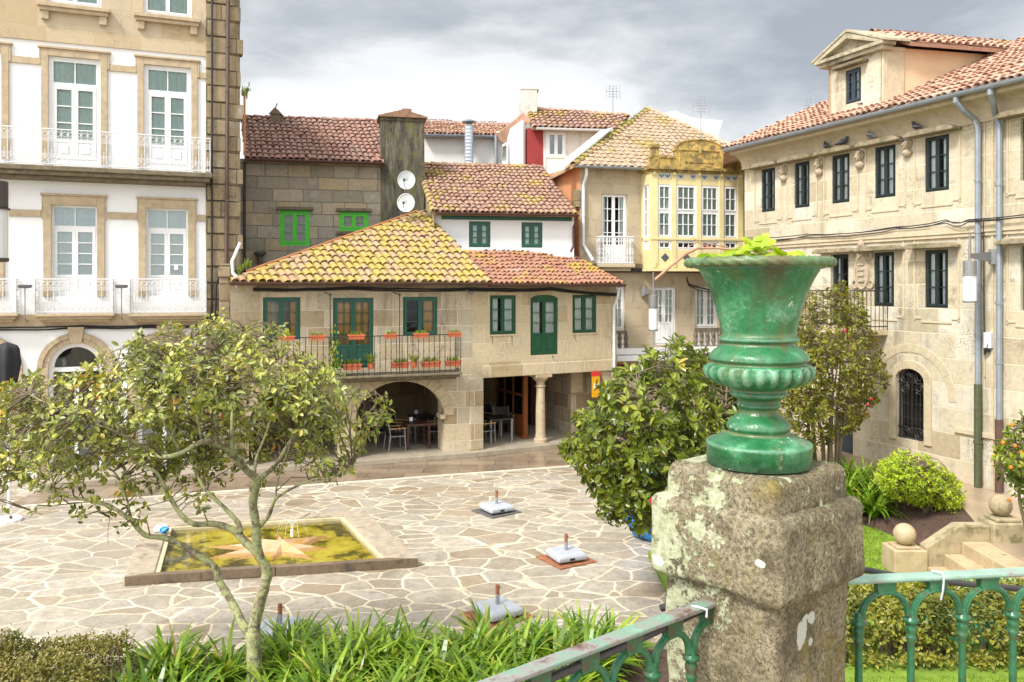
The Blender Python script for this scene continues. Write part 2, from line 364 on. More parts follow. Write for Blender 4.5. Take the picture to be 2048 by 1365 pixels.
TILE_G = tilemat('weathered_flat_tiles', [(.36,.24,.15),(.44,.31,.20),(.47,.35,.24),(.40,.30,.21),(.52,.40,.29)], ((.42,.28,.02),(.24,.22,.04)), .52, .8, dth=.66)

def pavemat(name, cols, mortar, sc, jw, rough=.5):
    n = NT(name); dv = n.vmath('ADD', n.co, n.vmath('SCALE', n.noise(.9,3,col=True), sc=.28))
    sq = n.vmath('MULTIPLY', dv, (.8,1.15,0.))
    a = n.new('TexVoronoi', feature='DISTANCE_TO_EDGE'); n.put(a.inputs['Vector'], sq); a.inputs['Scale'].default_value = sc
    b = n.new('TexVoronoi', feature='F1'); n.put(b.inputs['Vector'], sq); b.inputs['Scale'].default_value = sc
    cell = n.sep(b.outputs['Color'])[0]
    w = n.math('ADD', a.outputs['Distance'], n.math('MULTIPLY', n.math('SUBTRACT', n.noise(5,5,.7), .5), .07))
    k = len(cols); col = n.ramp(cell, [(i/(k-1)*.9+.05,c) for i, c in enumerate(cols)])
    col = n.mix(n.ramp(n.noise(5,8,.8),[(.38,0.),(.66,.75)]), col, mul(cols[0],.55)); col = n.mix(n.ramp(n.noise(19,4,.7),[(.52,0.),(.7,.5)]), col, mul(cols[2],1.25))
    c2 = n.sep(b.outputs['Color'])[1]; col = n.mix(n.ramp(c2,[(.72,0.),(.9,.55)]), col, (.27,.19,.11))
    col = n.mix(n.ramp(n.noise(.55,5,.65),[(.5,0.),(.66,.45)]), col, mul(cols[1],.66))
    wet = n.ramp(n.noise(.35,5,.6),[(.42,0.),(.6,1.)]); damp = n.ramp(n.noise(.42,6,.7,n.vmath('ADD',n.co,(11,3,0))),[(.54,0.),(.64,.6)]); col = n.mix(damp, col, n.mix(1., col, (.58,.50,.42), 'MULTIPLY'))
    mort = n.mix(n.ramp(n.noise(1.2,5,.7),[(.42,0.),(.7,.75)]), mortar, (.46,.36,.19))
    jf = n.ramp(w, [(jw,1.),(jw+.018,0.)])
    mort = n.mix(damp, mort, (.50,.40,.26)); mort = n.mix(n.ramp(n.noise(3.3,6,.75),[(.56,0.),(.66,.7)]), mort, (.30,.25,.14)); col = n.mix(jf, col, mort)
    hgt = n.math('ADD', n.ramp(w,[(jw,.4),(jw+.05,1.)]), n.math('MULTIPLY', n.noise(18,6,.7), .35))
    n.bump(hgt, .6, .012)
    return n.done(col, n.mix(wet, (.68,.68,.68), (.30,.30,.30)), spec=.45)
PAVE = pavemat('crazy_paving', [(.315,.265,.195),(.39,.34,.265),(.47,.41,.325),(.43,.385,.32),(.35,.305,.24)], (.64,.555,.42), 1.95, .019)
def slabmat(name):
    n = NT(name); b = n.new('TexBrick'); n.put(b.inputs['Vector'], n.co)
    for k, v in (('Color1',(.15,.11,.072,1)),('Color2',(.28,.21,.145,1)),('Mortar',(.07,.05,.03,1)),('Scale',1.),('Mortar Size',.012),('Brick Width',.95),('Row Height',.5)): b.inputs[k].default_value = v
    col = n.mix(n.ramp(n.noise(2.2,6,.7),[(.35,0.),(.7,.6)]), b.outputs['Color'], (.30,.22,.145)); n.bump(n.noise(12,5,.7),.3,.01)
    return n.done(col, n.ramp(n.noise(.8,4),[(.4,.18),(.65,.5)]), spec=.6)
SLAB = slabmat('wet_brown_slabs')
FLOORS = plain('worn_stone_floor', (.33,.28,.21), .55, .2, 3., bump=.2)
PATHM = plain('wet_path_stone', (.36,.27,.18), .32, .2, 1.6, bump=.2, dirt=(.2,.14,.09), dsc=1.2, dth=.55)
STEP = plain('pale_step_stone', (.46,.35,.21), .6, .22, 4., bump=.35, dirt=(.2,.16,.08), dsc=4., dth=.6)
STEPM = plain('mossy_parapet_stone', (.36,.29,.175), .9, .25, 5., bump=.5, dirt=(.12,.11,.035), dsc=3., dth=.52)
LAWN = plain('lawn_green', (.16,.25,.02), .9, .3, 3., bump=.6)
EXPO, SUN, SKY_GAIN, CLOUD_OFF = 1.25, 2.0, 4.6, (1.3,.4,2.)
# ------------------------------------------------------------------ shared building pieces
def window(root, h, fm, y=.12, fw=.06, lw=.05, bar=.02, leaves=2, rows=3, cols=1, tr=0., trc=2, panel=0., gm=GLASS, cm=None, cs=((0,1),), rise=0., name='window', label=None, ctop=1., re=.04, dp=.9):
    x0, x1, z0, z1 = h[:4]; f, g, c = MB(), MB(), MB(); H = z1-z0
    zt = z1-rise
    f.box(x0,x0+fw,y,y+.09,z0,zt); f.box(x1-fw,x1,y,y+.09,z0,zt)
    f.box(x0+fw,x1-fw,y,y+.09,z0,z0+fw)
    if rise:
        n = 12; m, w = (x0+x1)/2, (x1-x0)/2
        f.prism([(m+w*math.cos(math.pi*i/n), zt-fw+.002+(rise+fw-.002)*math.sin(math.pi*i/n)) for i in range(n+1)], y, y+.09)
        top = zt-fw
    else:
        f.box(x0+fw,x1-fw,y,y+.09,z1-fw,z1); top = z1-fw
    a, b = x0+fw, x1-fw; bot = z0+fw
    if tr:
        tz = top-tr*H; f.box(a,b,y-.012,y+.09,tz-lw*1.3,tz)
        for i in range(1,trc): q = a+(b-a)*i/trc; f.box(q-bar/2,q+bar/2,y+.01,y+.07,tz,top)
        g.poly([(a,y+.045,tz),(b,y+.045,tz),(b,y+.045,top),(a,y+.045,top)]); top = tz-lw*1.3
    wl = (b-a)/leaves
    for i in range(leaves):
        p, q = a+i*wl+.002, a+(i+1)*wl-.002; yy = y-.018
        f.box(p,p+lw,yy,y+.06,bot,top); f.box(q-lw,q,yy,y+.06,bot,top)
        f.box(p+lw,q-lw,yy,y+.06,top-lw,top); f.box(p+lw,q-lw,yy,y+.06,bot,bot+lw)
        zb = bot+lw; pp, qq = p+lw, q-lw; zt2 = top-lw
        if panel:
            ph = panel*H; f.box(pp,qq,yy+.014,y+.05,zb,zb+ph); f.box(pp,qq,yy,y+.06,zb+ph,zb+ph+lw)
            d = (qq-pp)*.2; f.box(pp+d,qq-d,yy-.006,y,zb+d,zb+ph-d); zb += ph+lw
        g.poly([(pp,y+.03,zb),(qq,y+.03,zb),(qq,y+.03,zt2),(pp,y+.03,zt2)])
        for k in range(1,rows): z = zb+(zt2-zb)*k/rows; f.box(pp,qq,yy+.01,y+.05,z-bar/2,z+bar/2)
        for k in range(1,cols): x = pp+(qq-pp)*k/cols; f.box(x-bar/2,x+bar/2,yy+.012,y+.048,zb,zt2)
    o = f.build(name, fm, root)
    if label: o['label'] = label
    g.build('pane', gm, o)
    if cm:
        ct = z0+H*ctop-.03
        for s, e in cs:
            xa, xb = x0+(x1-x0)*s+.02, x0+(x1-x0)*e-.02; n = max(6,int((xb-xa)/.035)); ph = rnd.random()*6
            cb = z0+.02+ (H*panel if panel else 0)
            pts = [(xa+(xb-xa)*i/n, y+.075+.015*math.sin(i*1.45+ph)+.01*math.sin(i*.6+ph)) for i in range(n+1)]
            c.add([(x,yy,cb) for x,yy in pts]+[(x,yy,ct) for x,yy in pts], [(i,i+1,i+n+2,i+n+1) for i in range(n)])
        co = c.build('curtain', cm, o, smooth=True)
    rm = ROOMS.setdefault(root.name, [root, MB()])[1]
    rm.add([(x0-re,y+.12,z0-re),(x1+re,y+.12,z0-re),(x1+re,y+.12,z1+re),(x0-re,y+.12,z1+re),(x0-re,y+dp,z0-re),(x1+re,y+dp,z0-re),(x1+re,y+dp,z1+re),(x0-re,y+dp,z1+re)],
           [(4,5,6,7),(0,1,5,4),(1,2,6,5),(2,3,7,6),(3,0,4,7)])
    return o
ROOMS = {}
def rooms():
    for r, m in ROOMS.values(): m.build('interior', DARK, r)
def surround(mb, h, w=.16, pr=.05, ear=0., earh=.35, top=0., bottom=True):   # raised stone frame round an opening
    x0,x1,z0,z1 = h[:4]
    mb.box(x0-w,x0,-pr,.02,z0-(w if bottom else 0),z1+w+top); mb.box(x1,x1+w,-pr,.02,z0-(w if bottom else 0),z1+w+top)
    mb.box(x0,x1,-pr,.02,z1,z1+w+top)
    if bottom: mb.box(x0,x1,-pr,.02,z0-w,z0)
    if ear:
        mb.box(x0-w-ear,x0-w,-pr,.02,z1+w+top-earh,z1+w+top); mb.box(x1+w,x1+w+ear,-pr,.02,z1+w+top-earh,z1+w+top)
        mb.box(x0-w-ear-.03,x1+w+ear+.03,-pr-.035,.02,z1+w+top,z1+w+top+.06)
def scrollrail(mb, pts, z0, h, step=.125):              # white wrought panel: bars with rings at the foot and the head
    for (ax,ay),(bx,by) in zip(pts, pts[1:]):
        a, b = V((ax,ay,0)), V((bx,by,0)); d = b-a; n = max(1,round(d.length/step)); t = d.normalized(); up = V((0,0,1))
        for z, r in ((z0+.04,.012),(z0+h*.24,.007),(z0+h*.76,.007),(z0+h,.016)): mb.tube([a+up*z, b+up*z], r, 5)
        for i in range(n+1):
            q = a+d*(i/n); mb.tube([q+up*z0, q+up*(z0+h)], .009, 5)
            mb.ball(q+up*(z0+h*.5), .017, n=6, m=4)
            if i < n:
                c = a+d*((i+.5)/n); rr = d.length/n*.40
                for zz in (z0+h*.14, z0+h*.87): mb.ring(c+up*zz, t, up, rr, .0075, 10, 4)
                mb.tube([c+up*(z0+.04), c+up*(z0+h*.4)], .006, 4); mb.ball(c+up*(z0+h*.42), .014, n=5, m=4)
                for sg in (-1,1): mb.ring(c+up*(z0+h*.30)+t*(sg*rr*.55), t, up, rr*.42, .006, 8, 4); mb.ring(c+up*(z0+h*.70)+t*(sg*rr*.55), t, up, rr*.42, .006, 8, 4)
def pipe(root, pts, r, mat, name='drainpipe', clips=True):
    mb = MB(); mb.tube(pts, r, 8)
    if clips:
        for a, b in zip(pts, pts[1:]):
            a, b = V(a), V(b)
            if abs(b.z-a.z) > 1.5:
                for k in range(1,int(abs(b.z-a.z)/1.3)+1):
                    q = a+(b-a)*(k/(int(abs(b.z-a.z)/1.3)+1)); mb.tube([q-V((0,0,.03)), q+V((0,0,.03))], r*1.22, 8)
    return mb.build(name, mat, root, smooth=False)
def gutter(root, a, b, r, mat, name='gutter'):           # half-round trough
    a, b = V(a), V(b); t = (b-a).normalized(); sd = t.cross(V((0,0,1))).normalized(); mb = MB(); n = 8
    for rr in (r, r*.86):
        vs = []
        for q in (a, b):
            for k in range(n+1): ph = math.pi+math.pi*k/n; vs.append(q+sd*(rr*math.cos(ph))+V((0,0,rr*math.sin(ph))))
        mb.add(vs, [(k,k+1,k+n+2,k+n+1) for k in range(n)]+([(tuple(range(n+1))), tuple(range(n+1,2*n+2))] if rr == r else []))
    mb.tube([a+sd*r*.97, b+sd*r*.97], r*.1, 5); mb.tube([a-sd*r*.97, b-sd*r*.97], r*.1, 5)
    return mb.build(name, mat, root)
def cable(pts, label, r=.018, n=1, sag=.06, seed=1, mat=None):
    rr = random.Random(seed); mb = MB()
    for k in range(n):
        out = []
        for a, b in zip(pts, pts[1:]):
            a, b = V(a), V(b); m = max(3,int((b-a).length/.35)); s = rr.uniform(.3,1.2)*sag
            for i in range(m): f = i/m; out.append(a+(b-a)*f+V((0,0,-4*s*f*(1-f)+k*.03+rr.uniform(-.008,.008))))
        out.append(V(pts[-1])+V((0,0,k*.03))); mb.tube(out, r*rr.uniform(.7,1.1), 5)
    return tag(mb.build('wall_cable', mat or BLK), label, 'cable')

# ------------------------------------------------------------------ ground
m = MB(); m.poly([(-150,-60,0),(150,-60,0),(150,160,0),(-150,160,0)]); struct('plaza', m, PAVE)
FA = Fr(470, 22.05, 2.75, 1); FB = Fr(945, 24.3, 1.89, 1); FW = Fr(485, 23.5, 2.49, 1, pxo=-60)
FG = Fr(1160, 27.5, 4.0, 1); FR = Fr(1490, 25.3, .417, -1); FS = Fr(485, 27.2, 4.7, 1); FC = Fr(870, 26.3, 5.5, 1)
EY = .35                                            # how far the arcade step stands out
k1 = [FA.w(-4.5,-EY,0), FA.w(FA.u(945),-EY,0), FB.w(FB.u(1240),-EY,0)]
l0, l1 = G(720,965), G(1130,935); ld = (l1-l0).normalized(); la, lb = l0-ld*8, l1+ld*6
m = MB(); m.poly([(q.x,q.y,.005) for q in (la,lb)]+[(q.x,q.y,.005) for q in (FG.w(6,0,0),FG.w(0,0,0),k1[2],k1[1],k1[0])]); struct('pavement', m, SLAB)
ln = V((-ld.y,ld.x,0)); m = MB(); m.slab([V((q.x,q.y,.009)) for q in (la,lb,lb+ln*.14,la+ln*.14)], (0,0,-.006)); struct('pavement_border', m, plain('pale_mortar_line',(.60,.52,.40),.8,.1,5.))
m = MB(); q = [FA.w(-4.5,-EY,.15), FA.w(FA.u(945),-EY,.15), FB.w(FB.u(1240),-EY,.15), FB.w(FB.u(1240),3.6,.15), FB.w(0,3.6,.15), FA.w(-4.5,3.6,.15)]
m.slab(q, (0,0,-.15)); struct('arcade_floor', m, FLOORS, bevel=.015)

# ------------------------------------------------------------------ white townhouse on the left
f = FW; T = thing('townhouse', 'tall white townhouse with sandstone trim, lace-iron balconies and French windows', 'townhouse', M=f.M)
XRW = f.u(485); XR = f.u(485); XQ = f.u(413); ZT = 14.2
def fz(px, py, o=0.): return f.z(px,py,o)
d21 = f.hole(97,201,118,325); d22 = f.hole(288,382,133,337); d20 = f.hole(-78,3,104,312)
d11 = f.hole(103,194,411,588); d12 = f.hole(292,376,418,590); d10 = f.hole(-75,-8,400,585)
zt2 = (d21[3]+d22[3])/2; zb2 = (d21[2]+d22[2])/2; zt1 = (d11[3]+d12[3])/2; zb1 = (d11[2]+d12[2])/2-.05
top2 = [(a[0],a[1],zb2,zt2) for a in (d20,d21,d22)]; mid1 = [(a[0],a[1],zb1,zt1) for a in (d10,d11,d12)]
ar1 = f.hole(97,207,686,830); ar1 = (ar1[0],ar1[1],.1,ar1[3],(ar1[1]-ar1[0])/2); ar2 = f.hole(276,380,678,830); ar2 = (ar2[0],ar2[1],.1,ar1[3],(ar2[1]-ar2[0])/2)
ar0 = (ar1[0]-2.15,ar1[1]-2.15,.1,ar1[3],ar1[4])
zs = (fz(20,75)+fz(407,112))/2
t3 = [(top2[1][0]-.02,top2[1][1]+.02,zs+1.02,zs+3.4),(top2[2][0]-.02,top2[2][1]+.02,zs+1.02,zs+3.4)]
m = MB(); m.wall(0,XQ,.0,zs,top2+mid1+[ar0,ar1,ar2],.3); m.build('rendered_wall', WHITE, T)
m = MB(); m.wall(0,XQ,zs,ZT,t3,.3,-.02); m.box(0,XQ,-.05,.02,zs-.02,zs+.24); m.build('upper_stone_wall', SANDW, T)
m = MB(); m.box(0,XR-.05,.95,9,0,ZT-.1); m.box(0,XR-.05,.3,.95,ZT-.3,ZT-.1); m.build('body_wall', OFFWH, T); m = MB(); m.box(XR-.32,XR-.10,.0,9.,0,ZT-.1); m.build('side_wall', QUOIN, T)
m = MB()                                             # quoin strip, then the toothed party-wall edge
z = 0.; k = 0
while z < ZT:
    hgt = .46; m.box(XQ-.02,f.u(455),-.07+.02*(k%2),.3,z+.008,z+hgt-.008)
    if k % 2: m.box(f.u(455)+.002,f.u(486 if k%4 == 1 else 481),-.06,.3,z+.02,z+hgt-.03)
    else: m.box(f.u(455)+.002,f.u(471),-.03,.3,z-.02,z+hgt+.02); m.box(f.u(471)+.01,f.u(480),.02,.3,z-.02,z+hgt+.02)
    z += hgt; k += 1
m.build('quoin', QUOIN, T, bevel=.018)
m = MB()
for h in top2: surround(m, h, .17, .06, .05, .42, .02, False); m.box(h[0]+.02,h[0]+.1,.02,.14,h[2],h[3]) if 0 else None
for h in mid1: surround(m, h, .19, .06, .03, .62, .05, False)
zbnd = fz(245,138); zb_1 = fz(245,432)
xs = [0]+[q for h in top2 for q in (h[0]-.17,h[1]+.17)]+[XQ]
for a, b in zip(xs[::2], xs[1::2]):
    if b-a > .05: m.box(a,b,-.045,.02,zbnd-.09,zbnd+.09); m.box(a,b,-.045,.02,zb_1-.09,zb_1+.09)
zbelt = fz(240,640); m.box(0,XQ,-.05,.02,zbelt-.17,zbelt+.17)
for h in (ar0,ar1,ar2):
    c, w = (h[0]+h[1])/2, (h[1]-h[0])/2; zc = h[3]-h[4]
    n = 14
    for i in range(n):
        a0, a1 = math.pi*i/n, math.pi*(i+1)/n
        for r0, r1, pr in ((w,w+.13,.05),(w+.13,w+.27,.085)):
            m.prism([(c+r0*math.cos(a0),zc+r0*math.sin(a0)),(c+r1*math.cos(a0),zc+r1*math.sin(a0)),(c+r1*math.cos(a1),zc+r1*math.sin(a1)),(c+r0*math.cos(a1),zc+r0*math.sin(a1))],-pr,.02)
    for s in (-1,1): m.box(c+s*(w+.135)-.135,c+s*(w+.135)+.135,-.07,.02,0,zc)
    m.prism([(c-.13,h[3]),(c+.13,h[3]),(c+.20,zbelt-.17),(c-.20,zbelt-.17)],-.11,.02)
for h in t3:                                         # sills high up, on little brackets
    m.box(h[0]-.22,h[1]+.22,-.22,.0,h[2]-.16,h[2]-.06); m.box(h[0]-.18,h[1]+.18,-.16,.0,h[2]-.26,h[2]-.16)
    for x in (h[0]-.05,h[1]+.05): m.box(x-.09,x+.09,-.12,.0,h[2]-.48,h[2]-.26)
m.build('stone_trim', STONEP, T, bevel=.01)
for h in top2: window(T, h, WHITEP, .05, .11, .075, .025, 2, 3, 1, .2, 2, .13, cm=CURTG, label='white French window with pale green curtains')
for i, h in enumerate(mid1): window(T, h, WHITEP, .16, .05, .07, .025, 2, 4, 1, .2, 2, .16, gm=GLASSD, cm=(CURTG if i < 2 else BLIND), ctop=1., cs=((0,1),) )
for h in t3: window(T, h, WHITEP, .08, .06, .05, .025, 2, 3, 1, cm=CURTG)
m = MB(); n = f.hole(348,356,529,540); m.box(n[0],n[1],.10,.112,n[2],n[3]); m.build('paper_notice', WHITEP, T)
for h in (ar0,ar1,ar2):
    w = (h[1]-h[0])/2; fo = MB(); c = (h[0]+h[1])/2; zc = h[3]-h[4]; n = 14
    for i in range(n):
        a0, a1 = math.pi*i/n, math.pi*(i+1)/n
        fo.prism([(c+(w-.12)*math.cos(a0),zc+(w-.12)*math.sin(a0)),(c+w*math.cos(a0),zc+w*math.sin(a0)),(c+w*math.cos(a1),zc+w*math.sin(a1)),(c+(w-.12)*math.cos(a1),zc+(w-.12)*math.sin(a1))],.1,.2)
    fo.box(h[0],h[1],.1,.2,zc-.12,zc)
    for x in (h[0]+.05,c,h[1]-.05): fo.box(x-.05,x+.05,.1,.2,.1,zc-.12)
    fr = fo.build('arched_door_frame', WHITEP, T); g = MB(); g.prism([(c+(w-.1)*math.cos(math.pi*i/n),zc+(w-.1)*math.sin(math.pi*i/n)) for i in range(n+1)],.15,.16)
    g.box(h[0]+.1,c-.05,.15,.16,.1,zc-.12); g.box(c+.05,h[1]-.1,.15,.16,.1,zc-.12); g.build('pane', GLASSD, fr)
    ROOMS[T.name][1].add([(h[0]-.1,.9,0),(h[1]+.1,.9,0),(h[1]+.1,.9,h[3]+.1),(h[0]-.1,.9,h[3]+.1)],[(0,1,2,3)])
m = MB(); o = .62; zsl = fz(300,342,o); xb = f.u(425,o)
m.box(0,xb,-o,.0,zsl-.11,zsl+.02); m.box(0,xb-.06,-o+.07,.0,zsl-.22,zsl-.11); m.box(0,xb-.16,-o+.2,.0,zsl-.32,zsl-.22)
b = m.build('balcony', MOSSY, T, bevel=.02); m = MB(); scrollrail(m, [(0.02,-o+.05),(xb-.05,-o+.05),(xb-.05,-.02)], zsl+.03, fz(300,270,o)-zsl-.03, .15); m.build('railing', CREAMP, b)
o = .42
for (a,bx),h in zip(((-50,32),(70,226),(260,413)), mid1):
    x0, x1 = f.u(a,o), f.u(bx,o); zsl = fz((a+bx)/2,628,o); m = MB()
    m.box(x0-.03,x1+.03,-o,-.051,zsl-.07,zsl+.0); m.box(x0+.03,x1-.03,-o+.08,-.051,zsl-.15,zsl-.07); m.box(x0+.1,x1-.1,-o+.18,-.051,zsl-.22,zsl-.15)
    b = m.build('balcony', STONEP, T, bevel=.012); m = MB(); scrollrail(m, [(x0,-.02),(x0,-o+.05),(x1,-o+.05),(x1,-.02)], zsl+.01, fz((a+bx)/2,559,o)-zsl-.01, .14); m.build('railing', CREAMP, b)
pipe(T, [(f.u(456),-.14,ZT),(f.u(452),-.14,fz(449,545)),(f.u(446),-.14,fz(449,575)),(f.u(446),-.14,.3)], .05, plain('brown_plastic_pipe',(.10,.06,.05),.5,.1,4.))
pipe(T, [(f.u(424),-.12,ZT),(f.u(423),-.12,.4)], .028, BLK, 'cable_duct')
fc = bpy.data.curves.new('house_number','FONT'); fc.body = '2'; fc.size = .16; fc.extrude = .004; fc.align_x = 'CENTER'; tmp_ = bpy.data.objects.new('house_number', fc); fo = bpy.data.objects.new('house_number', bpy.data.meshes.new_from_object(tmp_)); bpy.data.objects.remove(tmp_); COL.objects.link(fo)
fo.parent = T; fo.data.materials.clear(); fo.data.materials.append(IRON); c = (ar2[0]+ar2[1])/2; fo.location = (c,-.113,ar2[3]+.04); fo.rotation_euler = (R(90),0,0)
# stone pier between the townhouse and the arcaded house
m = MB(); zz = FA.z(455,528,.1); xa, xb = FA.u(439,.2), FA.u(469,.2)-.01
m.box(xa,xb,-.2,.3,0,zz-.35); m.box(xa-.02,xb,-.25,.3,zz-.35,zz-.08); m.box(xa+.03,xb-.02,-.2,.3,zz-.08,zz)
tag(m.build('stone_pier', QUOIN, M=FA.M, bevel=.02), 'grey stone pier standing between white townhouse and arcaded house', 'stone pier')
for px, lab in ((50,'grey floodlight on thin pole left of middle French window'),(243,'grey floodlight on thin pole between two small white balconies')):
    o = .5; x, zl, z0 = f.u(px,o), fz(px,572,o), zbelt; t = thing('floodlight', lab, 'floodlight', M=f.M)
    m = MB(); m.tube([(x,-.05,z0),(x,-.3,z0+.02),(x,-o,z0+.12),(x,-o,zl)], .014, 5); m.build('pole', LAMPG, t)
    m = MB(); m.prism([(x-.16,zl-.02),(x-.13,zl-.06),(x+.13,zl-.06),(x+.16,zl-.02),(x+.15,zl+.03),(x-.15,zl+.03)],-o-.12,-o+.1); m.build('lamp_head', plain('dark_grey_metal',(.09,.09,.09),.4), t, bevel=.02)
cable([f.w(0.05,-.08,zbelt-.2),f.w(f.u(165),-.08,zbelt-.2),f.w(f.u(300),-.08,zbelt-.22),f.w(XQ,-.09,zbelt-.2)], 'bundle of black cables along the belt course of white townhouse', .02, 3, .05, 3)
cable([f.w(f.u(440),-.3,fz(440,545)),f.w(f.u(432),-.3,fz(430,575)),f.w(f.u(430),-.25,fz(430,640)),f.w(f.u(436),-.25,fz(430,760))], 'black cables looping down beside the stone pier', .022, 3, .02, 4)

# ------------------------------------------------------------------ arcaded stone house with the balcony
f = FA; A = thing('arcade_house', 'old stone house with arched arcade, green windows, iron balcony and lichen-yellow tiled roof', 'house', M=f.M)
XL, XE = f.u(470), f.u(945); ZE = 5.02
w1 = f.hole(526,601,595,680); w2 = f.hole(806,875,594,672); dr = f.hole(666,747,596,737)
zsp = f.z(890,832); zap = f.z(800,763)
a1 = (f.u(711),f.u(889),.15,zap,zap-zsp); aw = a1[1]-a1[0]; a0 = (max(XL+.35,a1[0]-.45-aw),a1[0]-.45,.15,zap,zap-zsp)
m = MB(); m.wall(XL,XE,.151,ZE,[w1,w2,dr,a0,a1],.3); m.build('front_wall', SAND, A)
m = MB()
for a, b in ((XL,a0[0]),(a0[1],a1[0]),(a1[1],XE)): m.box(a+.0,b,.3,.75,.15,zap+.05)
m.box(XL,XE,.3,.75,zap+.05,2.8); m.box(XL-.0,XL+.3,.75,3.2,.15,ZE); m.box(XL+.3,XE,2.0,2.2,2.9,ZE); m.build('inner_wall', SAND, A); m = MB(); m.box(XL,XE,3.35,3.6,.15,2.9); m.box(XL+.3,XL+.5,.75,3.4,.15,2.9); m.build('arcade_back_wall', SHADED, A)
m = MB(); m.box(XL+.3,XE,.75,3.4,2.72,2.88); m.build('arcade_ceiling', WOODD, A)
m = MB()                                             # arch ring and imposts, a touch proud
for h in (a0,a1):
    c, w = (h[0]+h[1])/2, (h[1]-h[0])/2; n = 13; rz = h[4]; zc = h[3]-rz
    for i in range(n):
        e0, e1 = math.pi*i/n+.008, math.pi*(i+1)/n-.008
        m.prism([(c+w*math.cos(e0),zc+rz*math.sin(e0)),(c+(w+.30)*math.cos(e0),zc+(rz+.30)*math.sin(e0)),(c+(w+.30)*math.cos(e1),zc+(rz+.30)*math.sin(e1)),(c+w*math.cos(e1),zc+rz*math.sin(e1))],-.02,.02)
    for x, s in ((h[0],1),(h[1],-1)): m.box(min(x-.02*s,x+.12*s),max(x-.02*s,x+.12*s),-.05,.45,zc-.09,zc+.03)
m.build('arch_ring', STONE, A, bevel=.01)
window(A, w1, GREENP, .04, .055, .06, .014, 2, 3, 1, gm=GLASS, cm=CURTO, cs=((0,.22),(.72,1)))
window(A, w2, GREENP, .04, .055, .06, .014, 2, 3, 1, gm=GLASS, cm=CURTO, cs=((0,.12),(.6,1)))
window(A, dr, GREENP, .04, .055, .065, .014, 2, 4, 2, panel=.24, cm=CURTO, name='balcony_door')
m = MB(); o = .62; x0, x1 = f.u(512,o), f.u(925,o); zb = f.z(740,752,o); m.box(x0,x1,-o,-.0,zb-.07,zb); m.box(x0+.05,x1-.05,-o+.08,-.0,zb-.14,zb-.07); m.box(x0+.12,x1-.12,-o+.2,-.0,zb-.2,zb-.14)
bal = m.build('balcony', MOSSY, A, bevel=.02)
m = MB(); zr = f.z(740,673,o); pth = [(x0+.04,-.03),(x0+.04,-o+.05),(x1-.04,-o+.05),(x1-.04,-.03)]
for (ax,ay),(bx,by) in zip(pth, pth[1:]):
    n = max(2,round(math.hypot(bx-ax,by-ay)/.155))
    for i in range(n+1):
        x, y = ax+(bx-ax)*i/n, ay+(by-ay)*i/n; m.tube([(x,y,zb),(x,y,zr)], .0095, 5)
        for k in (.42,.58): m.ball((x,y,zb+(zr-zb)*k), .019, n=6, m=4)
    for z in (zb+.07,zr): m.tube([(ax,ay,z),(bx,by,z)], .014, 5)
for px in (661,800): x = f.u(px,o); m.tube([(x,-o+.05,zb),(x,-o+.05,f.z(px,592,o)),(x-.06,-o+.05,f.z(px,588,o)),(x-.1,-.1,f.z(px,585,o))], .013, 5); m.ball((x,-o+.05,f.z(px,590,o)), .03, .03, .05, 6, 5)
m.build('railing', IRON, bal)
oe = .45; ze = 5.07; e0, e1 = f.w(f.u(461,oe),-oe,ze), f.w(f.u(984,oe),-oe,ze)
apx = P(850,425,27.0); plA = plane3(e0, e1, apx)
m = MB(); m.slab([f.w(XL,0,ZE),f.w(XE,0,ZE),f.w(f.u(984,oe),-oe+.05,ze-.05),f.w(f.u(461,oe),-oe+.05,ze-.05)],(0,0,.03)); m.build('eave_boards', WOODD, A, M=f.I)
rfA = tile_roof(A, f.I, [e0,e1,apx], e1, apx, TILE_A, .21, .33, .102)
m = MB(); ridge(m, e0, apx, .11, .38, .06); m.build('verge_tiles', TILE_A, rfA, M=f.I)
m = MB(); m.add([e0+V((0,0,-.12)),apx+V((0,0,-.12)),V((apx.x,apx.y,3.)),V((e0.x,e0.y,3.))],[(0,1,2,3)]); m.build('gable_wall', SAND, A, M=f.I)
m = MB(); sd = (apx-e0).cross(V((0,0,1))).normalized(); st = e0+(apx-e0)*.08; en = e0+(apx-e0)*.97; m.slab([st-sd*.12+V((0,0,-.1)),en-sd*.12+V((0,0,-.1)),en-sd*.12+V((0,0,.14)),st-sd*.12+V((0,0,.14))], -sd*.04); m.build('orange_flashing', ORANGE, A, M=f.I)
gutter(A, (f.u(463,oe)-.05,-oe-.07,ze-.01), (f.u(980,oe),-oe-.07,ze-.01), .075, BROWNG)
pipe(A, [(f.u(471,.3),-.36,ze-.06),(f.u(472,.3),-.3,ze-.2),(f.u(468,.1),-.1,ze-.5),(f.u(468,.1),-.1,.3)], .048, WPIPE)
zz = FA.z(480,490,0.2)
pipe(A, [(f.u(480,.1),-.1,zz+.05),(f.u(464,.3),-.3,zz-.45),(f.u(466,.3),-.3,zz-.75),(f.u(474,.4),-.4,ze+.12)], .042, WPIPE, 'overflow_pipe', False)
m = MB(); x, zz = f.u(935), f.z(935,585); m.tube([(x-.15,-.02,zz+.06),(x-.05,-.2,zz+.05),(x,-.25,zz)], .02, 5); m.lathe([(-.03,.03),(.0,.10),(.035,.13),(.05,.06)], (x+.02,-.28,zz-.02), 10); m.build('wall_lamp', LAMPG, A)
# wires under the two eaves
cable([f.w(XL,-.1,4.86),f.w(f.u(700),-.1,4.88),f.w(XE,-.1,4.84),FB.w(FB.u(1100),-.1,4.84),FB.w(FB.u(1232),-.1,4.66)], 'black cables strung under the brown gutters of both arcade houses', .022, 3, .05, 8)

